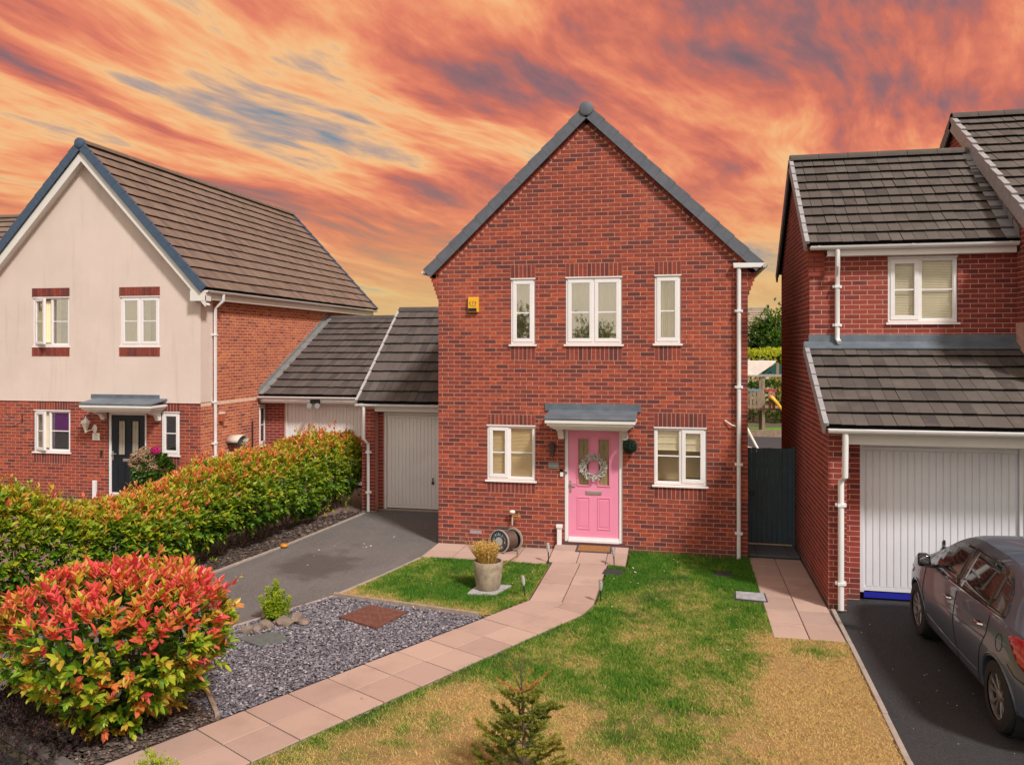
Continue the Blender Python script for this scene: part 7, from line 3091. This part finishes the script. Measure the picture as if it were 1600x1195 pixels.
def dry_grass():
    rng = np.random.default_rng(3)
    n = 1300
    a = rng.uniform(0, 6.28, n)
    r0 = rng.uniform(0, .13, n)
    h = rng.uniform(.18, .38, n)
    sp = rng.uniform(.02, .17, n) * (h / .35)
    w = rng.uniform(.0022, .0045, n)
    sx, sy = -np.sin(a), np.cos(a)
    B = np.stack([-2.84 + r0 * np.cos(a), 11.55 + r0 * np.sin(a), np.full(n, .37)], -1)
    V = np.zeros((n, 6, 3))
    for i, (t, ww) in enumerate(((0, 1), (.55, .9), (1, .25))):
        c = B + np.stack([np.cos(a) * sp * t ** 1.5, np.sin(a) * sp * t ** 1.5, h * (t - .12 * t ** 3)], -1)
        V[:, 2 * i] = c - np.stack([sx, sy, 0 * sx], -1) * (w * ww)[:, None]
        V[:, 2 * i + 1] = c + np.stack([sx, sy, 0 * sx], -1) * (w * ww)[:, None]
    Q = np.array([(0, 1, 3, 2), (2, 3, 5, 4)])
    Qs = (Q[None] + (np.arange(n) * 6)[:, None, None]).reshape(-1, 4)
    o = link('stalks', np_mesh('stalks', V.reshape(-1, 3), Qs, None, np.repeat(rng.random(n), 2)), dg_, STRAW)
    o["kind"] = "stuff"
    m = 2600
    j = rng.integers(0, n, m)
    t = rng.uniform(.5, 1.02, m)
    P = B[j] + np.stack([np.cos(a[j]) * sp[j] * t ** 1.5, np.sin(a[j]) * sp[j] * t ** 1.5, h[j] * (t - .12 * t ** 3)], -1)
    L = rng.uniform(.018, .04, m)
    o = link('seed_heads', leaves_mesh('seed_heads', P, rng.normal(0, .6, (m, 3)) + np.array([0, 0, .8]), rng.normal(0, 1, (m, 3)), L, L * .4, rng.uniform(.3, 1, m)), dg_, STRAW)
    o["kind"] = "stuff"
    mb = MB()
    for q in range(9):                                  # thin dead stalks leaning out to the left
        aa = 2.4 + rng.uniform(-.5, .7)
        mb.tube([(-2.95, 11.6, .38), (-2.95 + .18 * math.cos(aa), 11.6 + .1 * math.sin(aa), .60), (-2.95 + rng.uniform(.25, .5) * math.cos(aa), 11.6 + .3 * math.sin(aa), rng.uniform(.55, .85))], [.003, .0025, .0015], 4)
    o = mb.build('bare_stalks', plain('stalk_red', (.28, .12, .05), .8), dg_)
    o["kind"] = "stuff"


dry_grass()
mb = MB()
mb.prism([(-3.06, 11.26), (-2.64, 11.30), (-2.50, 11.78), (-3.00, 11.80)], -.01, .028)
tag(mb.build('paving_stone', plain('slab_grey', (.40, .38, .39), .9, .25, 16, bmp=.8, bscale=50, dirt=((.22, .20, .20), .6)), None, bevel=.006), 'rough grey paving stone under the concrete planter', 'paving stone')

# ------------------------------------------------------------------ solar stake lights
SLG = 'solar stake lights along the path'


def stake(label, x, y, h, lean):
    t = thing('solar_light', label, 'garden light', (x, y, 0), SLG)
    dx, dy = lean
    mb = MB()
    mb.tube([(x, y, -.03), (x + dx * .55, y + dy * .55, h * .55)], [.006, .011], 7)
    mb.build('spike', DARKM, t, smooth=True)
    mb = MB()
    mb.tube([(x + dx * .55, y + dy * .55, h * .55), (x + dx * .65, y + dy * .65, h * .66), (x + dx * .92, y + dy * .92, h * .92)], [.012, .026, .032], 10)
    mb.build('lens', plain('solar_lens', (.45, .44, .43), .15, .1, 30) if 'solar_lens' not in MATS else MATS['solar_lens'], t, smooth=True)
    mb = MB()
    mb.tube([(x + dx * .92, y + dy * .92, h * .92), (x + dx, y + dy, h)], [.036, .03], 10)
    mb.build('solar_cap', STEEL, t, smooth=True)


stake('solar stake light on the small lawn, right of the planter', -2.20, 11.28, .33, (-.035, .0))
stake('solar stake light at the left foot of the door ramp', -2.17, 13.20, .34, (-.02, .02))
stake('solar stake light on the lawn where the path bends', -1.12, 11.28, .33, (.01, 0))
stake('solar stake light at the right foot of the door ramp', -1.08, 13.20, .32, (-.02, .01))

# ------------------------------------------------------------------ covers and plates let into the ground
mh = thing('manhole_cover', 'rusty brown chequered plate lying on the gravel', 'manhole cover', (-4.02, 10.0, 0))
mb = MB()
q = [(-4.43, 9.88), (-3.80, 9.60), (-3.62, 10.26), (-4.22, 10.43)]
mb.prism(q, .0, .045)
mb.build('plate', RUST, mh, bevel=.004)
q0, q1, q2, q3 = (Vector(p) for p in q)
studs = MB()
for i in range(13):
    for j in range(13):
        u, v = (i + .7) / 14, (j + .7) / 14
        p = (q0 * (1 - u) + q1 * u) * (1 - v) + (q3 * (1 - u) + q2 * u) * v
        a = .5 if (i + j) % 2 else 2.07
        d = Vector((math.cos(a), math.sin(a))) * .018
        e = Vector((-d.y, d.x)) * .28
        studs.hexa([(*(p - d), .0452), (*(p - e), .0452), (*(p + d), .0452), (*(p + e), .0452), (*(p - d * .8), .049), (*(p - e * .6), .049), (*(p + d * .8), .049), (*(p + e * .6), .049)])
studs.build('tread_studs', RUST, mh)["kind"] = "stuff"


def cover(name, label, cat, poly, z, mat, frame_m=None):
    t = thing(name, label, cat, (*poly[0][:2], 0))
    c = Vector((sum(p[0] for p in poly) / 4, sum(p[1] for p in poly) / 4))
    fm = MB()
    fm.prism(poly, -.01, z)
    fm.build('frame', frame_m or IRON, t)
    lid = MB()
    lid.prism([tuple(Vector(p) * .9 + c * .1) for p in poly], z + .0005, z + .006)
    lid.build('lid', mat, t)


cover('inspection_cover', 'pale grey inspection cover at the edge of the side path', 'drain cover', [(.74, 11.82), (1.19, 11.77), (1.19, 12.18), (.76, 12.2)], .022,
      plain('cover_grey', (.36, .35, .37), .8, .25, 12, bmp=.5, bscale=40, dirt=((.20, .19, .2), .6)), MATS['cast_iron'])
cover('drain_grate', 'dark drain grate in the grass beside the path near the ramp', 'drain', [(-1.24, 12.72), (-.93, 12.70), (-.93, 12.98), (-1.22, 13.0)], .014, plain('grate_dark', (.035, .033, .04), .8))
cover('drain_grate', 'dark drain grate in the grass near the white downpipe', 'drain', [(.50, 12.98), (.77, 12.98), (.77, 13.22), (.50, 13.22)], .012, MATS['grate_dark'])
cover('drain_cover', 'flat grey drain cover on the driveway beside the hedge', 'drain cover', [(-7.28, 10.25), (-6.85, 10.1), (-6.55, 10.75), (-7.0, 10.9)], -.008, plain('cover_asphalt', (.10, .095, .092), .8, .2, 10))
mb = MB()
mb.prism([(-5.35, 8.92), (-4.95, 8.75), (-4.72, 9.05), (-5.02, 9.22)], .012, .034)
tag(mb.build('slate_piece', plain('slate_green', (.11, .125, .12), .7, .2, 14, bmp=.4, bscale=30), None, bevel=.003), 'flat greenish slate lying on the gravel below the rocks', 'slate')

# ------------------------------------------------------------------ things on the rendered house and its garage
lm = thing('wall_lamp', 'ornate white wall lantern left of the black front door', 'lamp', (-13.62, LY, 1.6))
WMt = plain('lamp_white', (.78, .75, .68), .4)
mb = MB(FL)
mb.lathe([(.0, -.21), (.02, -.20), (.03, -.15), (.075, -.02), (.085, .02), (.115, .03), (.09, .075), (.03, .12), (.015, .16), (.0, .20)], (-13.72, .16, 1.80), 8, caps=False)
mb.build('lantern', WMt, lm, smooth=False)
mb = MB(FL)
mb.sphere((-13.59, .02, 1.68), .085, 14, 8, squash=(.8, .3, 1.2))
mb.build('wall_plate', WMt, lm, smooth=True)
mb = MB(FL)
mb.tube([(-13.59, .03, 1.68), (-13.66, .14, 1.64), (-13.72, .16, 1.62)], .012, 7)
mb.build('arm', WMt, lm, smooth=True)
pq2 = thing('name_plaque', 'small white house plaque below the white wall lantern', 'plaque', (-13.55, LY, 1.4))
mb = MB(FL)
mb.box(-13.66, -13.46, .004, .02, 1.41, 1.58)
mb.build('plate', WMt, pq2, bevel=.003)
LET = plain('plaque_grey', (.25, .24, .23), .6)
text_part('lettering', '54', .07, FL, pq2, LET, -13.56, 1.53, .0205)
text_part('lettering', 'Oaks', .055, FL, pq2, LET, -13.56, 1.455, .0205)
mb = MB(FL)
mb.box(-13.44, -13.39, .004, .03, 1.05, 1.17)
tag(mb.build('doorbell', DARKM, None, bevel=.004), 'small black doorbell beside the frame of the black door', 'doorbell')
br = thing('basket_bracket', 'black wrought iron hanging basket bracket at far left wall', 'bracket', (-15.8, LY, 1.9))
mb = MB(FL)
mb.tube([(-15.62, .01, 1.78), (-15.62, .01, 1.98)], .012, 6)
mb.build('back_plate', DARKM, br)
mb = MB(FL)
mb.tube([(-15.62, .01, 1.82), (-15.75, .10, 1.84), (-15.95, .22, 1.94), (-15.98, .24, 1.99)], .010, 6)
mb.build('scroll_arm', DARKM, br, smooth=True)

sr = thing('alarm_siren', 'small orange box with white top on the side wall of the rendered house', 'alarm', (LX, 17.3, 1.9))
mb = MB(FLS)
mb.box(17.22, 17.36, .004, .09, 1.84, 2.02)
mb.build('case', plain('siren_orange', (.42, .12, .05), .5), sr, bevel=.006)
mb = MB(FLS)
mb.box(17.22, 17.36, .004, .095, 2.021, 2.055)
mb.build('top', UPVC, sr)
fl2 = thing('boiler_flue', 'cream hooded boiler flue guard on the orange brick side wall', 'flue', (LX, 17.8, 1.3))
mb = MB(FLS)
mb.lathe([(.07, 0), (.07, .28), (.09, .28), (.09, .30), (.0, .30)], (17.72, .0, 1.27), 16, 'y')
mb.build('flue_pipe', plain('flue_dark', (.06, .055, .06), .5), fl2, smooth=True)
mb = MB(FLS)
vs, fs = [], []
for i in range(9):
    a = math.pi * i / 8
    for d in (.01, .30):
        vs.append((17.76 + .22 * math.cos(a), d + (.05 if d > .1 else 0) * math.sin(a), 1.30 + .17 * math.sin(a)))
fs = [(2 * i, 2 * i + 2, 2 * i + 3, 2 * i + 1) for i in range(8)]
mb.add(vs, fs)
ho = mb.build('hood', plain('flue_cream', (.62, .54, .46), .6), fl2, smooth=True)
ho.modifiers.new('thickness', 'SOLIDIFY').thickness = .015
mb = MB(FLS)
mb.tube([(17.85, .06, 1.38), (18.02, .28, 1.26)], [.10, .11], 12)
mb.build('terminal', plain('flue_grey', (.34, .33, .34), .5), fl2, smooth=True)
for i, (a, b, lab) in enumerate(((16.95, 17.40, 'left white meter cupboard low on the side wall, nearest the downpipe'), (17.50, 17.95, 'right white meter cupboard low on the side wall, under the flue'))):
    t = thing('meter_box', lab, 'meter box', (LX, (a + b) / 2, .55), 'meter boxes on the side wall')
    mb = MB(FLS)
    mb.box(a, b, .004, .07, .50, 1.05)
    mb.build('cabinet', UPVC, t, bevel=.008)
    mb = MB(FLS)
    mb.box(a + .03, b - .03, .0705, .082, .53, 1.02)
    mb.build('door', UPVC, t, bevel=.006)
mb = MB(FLS)
mb.tube([(18.72, .03, .75), (18.72, .03, 1.72)], .018, 7)
tag(mb.build('cable_conduit', DARKM, None, smooth=True), 'thin black conduit on the orange brick wall beside the side window', 'conduit')
fl3 = thing('security_light', 'twin-head security floodlight above the far white garage door', 'light', (-9.25, 19.1, 2.2))
mb = MB()
mb.box(-9.36, -9.10, 19.06, 19.12, 2.16, 2.26)
mb.build('base', DARKM, fl3, bevel=.006)
for dx in (-.10, .12):
    mb = MB()
    mb.lathe([(.03, 0), (.065, -.06), (.07, -.10), (.0, -.10)], (-9.23 + dx, 19.06, 2.11), 14, 'y', caps=False)
    mb.build('lamp_head', plain('flood_grey', (.30, .30, .32), .3) if 'flood_grey' not in MATS else MATS['flood_grey'], fl3, smooth=True)
wb = thing('water_bottle', 'pale blue plastic container beside the far garage door', 'container', (-7.75, 19.15, 0))
mb = MB()
mb.lathe([(.10, -.02), (.12, .02), (.12, .26), (.09, .31), (.04, .33)], (-7.62, 19.1, 0), 16)
mb.build('body', plain('blue_plastic', (.16, .32, .48), .3), wb, smooth=True)
mb = MB()
mb.lathe([(.042, .331), (.042, .37)], (-7.62, 19.1, 0), 12)
mb.build('cap', UPVC, wb, smooth=True)


def hydrangea():
    t = thing('hydrangea', 'potted hydrangea with faded heads and one magenta bloom by the black door', 'potted plant', (-11.65, 15.95, 0))
    rng = np.random.default_rng(12)
    mb = MB()
    mb.lathe([(.16, -.03), (.17, .0), (.22, .36), (.24, .40), (.21, .40), (.19, .35), (.0, .34)], (-11.65, 15.95, 0), 20, caps=False)
    mb.build('pot', plain('pot_terracotta', (.22, .09, .06), .8), t, smooth=True)
    n = 420
    d = unit(rng.normal(0, 1, (n, 3)))
    P = np.array([-11.65, 15.95, .85]) + d * np.array([.38, .28, .30])
    A = shoots(P, d + np.array([0, 0, .2]), np.clip(.25 + .2 * rng.random(n), 0, 1), 4, np.full(n, .11), rng, ratio=.55)
    o = link('leaves', leaves_mesh('leaves', *A), t, GREENLEAF)
    o["kind"] = "stuff"
    for (x, y, z, r, tn) in ((-11.86, 15.72, 1.17, .15, .3), (-11.62, 15.70, 1.20, .16, .5), (-11.95, 15.72, 1.02, .11, .4), (-11.75, 15.68, .92, .10, .6), (-11.48, 15.72, .98, .11, .5), (-11.42, 15.72, 1.32, .075, 1.0), (-11.74, 15.8, 1.28, .12, .4)):
        m = 260
        d = unit(rng.normal(0, 1, (m, 3)))
        P = np.array([x, y, z]) + d * r * np.array([1, .9, .75])
        A = shoots(P, d, np.full(m, tn), 2, np.full(m, .030), rng, ratio=.9, spread=.12 if tn < .9 else .02)
        o = link('flower_head', leaves_mesh('flower_head', *A), t, FLOWER)


hydrangea()
pk = MB()
pk.lathe([(.0, .0), (.05, .009), (.072, .036), (.06, .065), (.02, .076), (.0, .072)], (-7.02, 13.28, -.01), 14, caps=False)
tag(pk.build('pumpkin', plain('pumpkin_orange', (.62, .24, .02), .5, .12, 20), None, smooth=True), 'small orange squash lying at the foot of the hedge', 'squash')


# ------------------------------------------------------------------ fallen leaves and crumbs lying about
def litter(label, name, spots, mat, size, z, seed, cat='litter'):
    rng = np.random.default_rng(seed)
    P = np.array([(x, y, z) for x, y in spots]) + np.array([0, 0, .004])
    n = len(P)
    D = np.stack([rng.normal(0, 1, n), rng.normal(0, 1, n), rng.normal(0, .12, n)], -1)
    Nv = np.stack([rng.normal(0, .2, n), rng.normal(0, .2, n), np.ones(n)], -1)
    L = size * rng.uniform(.6, 1.4, n)
    o = link(name, leaves_mesh(name, P, D, Nv, L, L * .6, rng.random(n)), None, mat)
    tag(o, label, cat, kind='stuff')


r_ = np.random.default_rng(77)
LIT = stone_mat('litter_pale', [(0, (.45, .30, .16)), (.5, (.62, .54, .44)), (1, (.80, .77, .72))])
litter('pale dropped leaves and petals scattered on the lawn', 'fallen_leaves', [(r_.uniform(-1.1, 1.1), r_.uniform(9.2, 14.0)) for _ in range(34)] + [(r_.uniform(-4.3, -2.2), r_.uniform(11.0, 13)) for _ in range(16)], LIT, .035, .03, 1)
litter('small leaves and crumbs scattered on the left driveway', 'drive_litter', [(r_.uniform(-6.3, -4.5), r_.uniform(13.5, 16.8)) for _ in range(26)] + [(r_.uniform(-7.2, -5), r_.uniform(10, 14)) for _ in range(10)], LIT, .035, -.006, 2)
litter('pale flecks of grit on the right driveway', 'drive_grit', [(r_.uniform(2.1, 3.0), r_.uniform(7, 11.5)) for _ in range(30)], LIT, .016, -.008, 3)
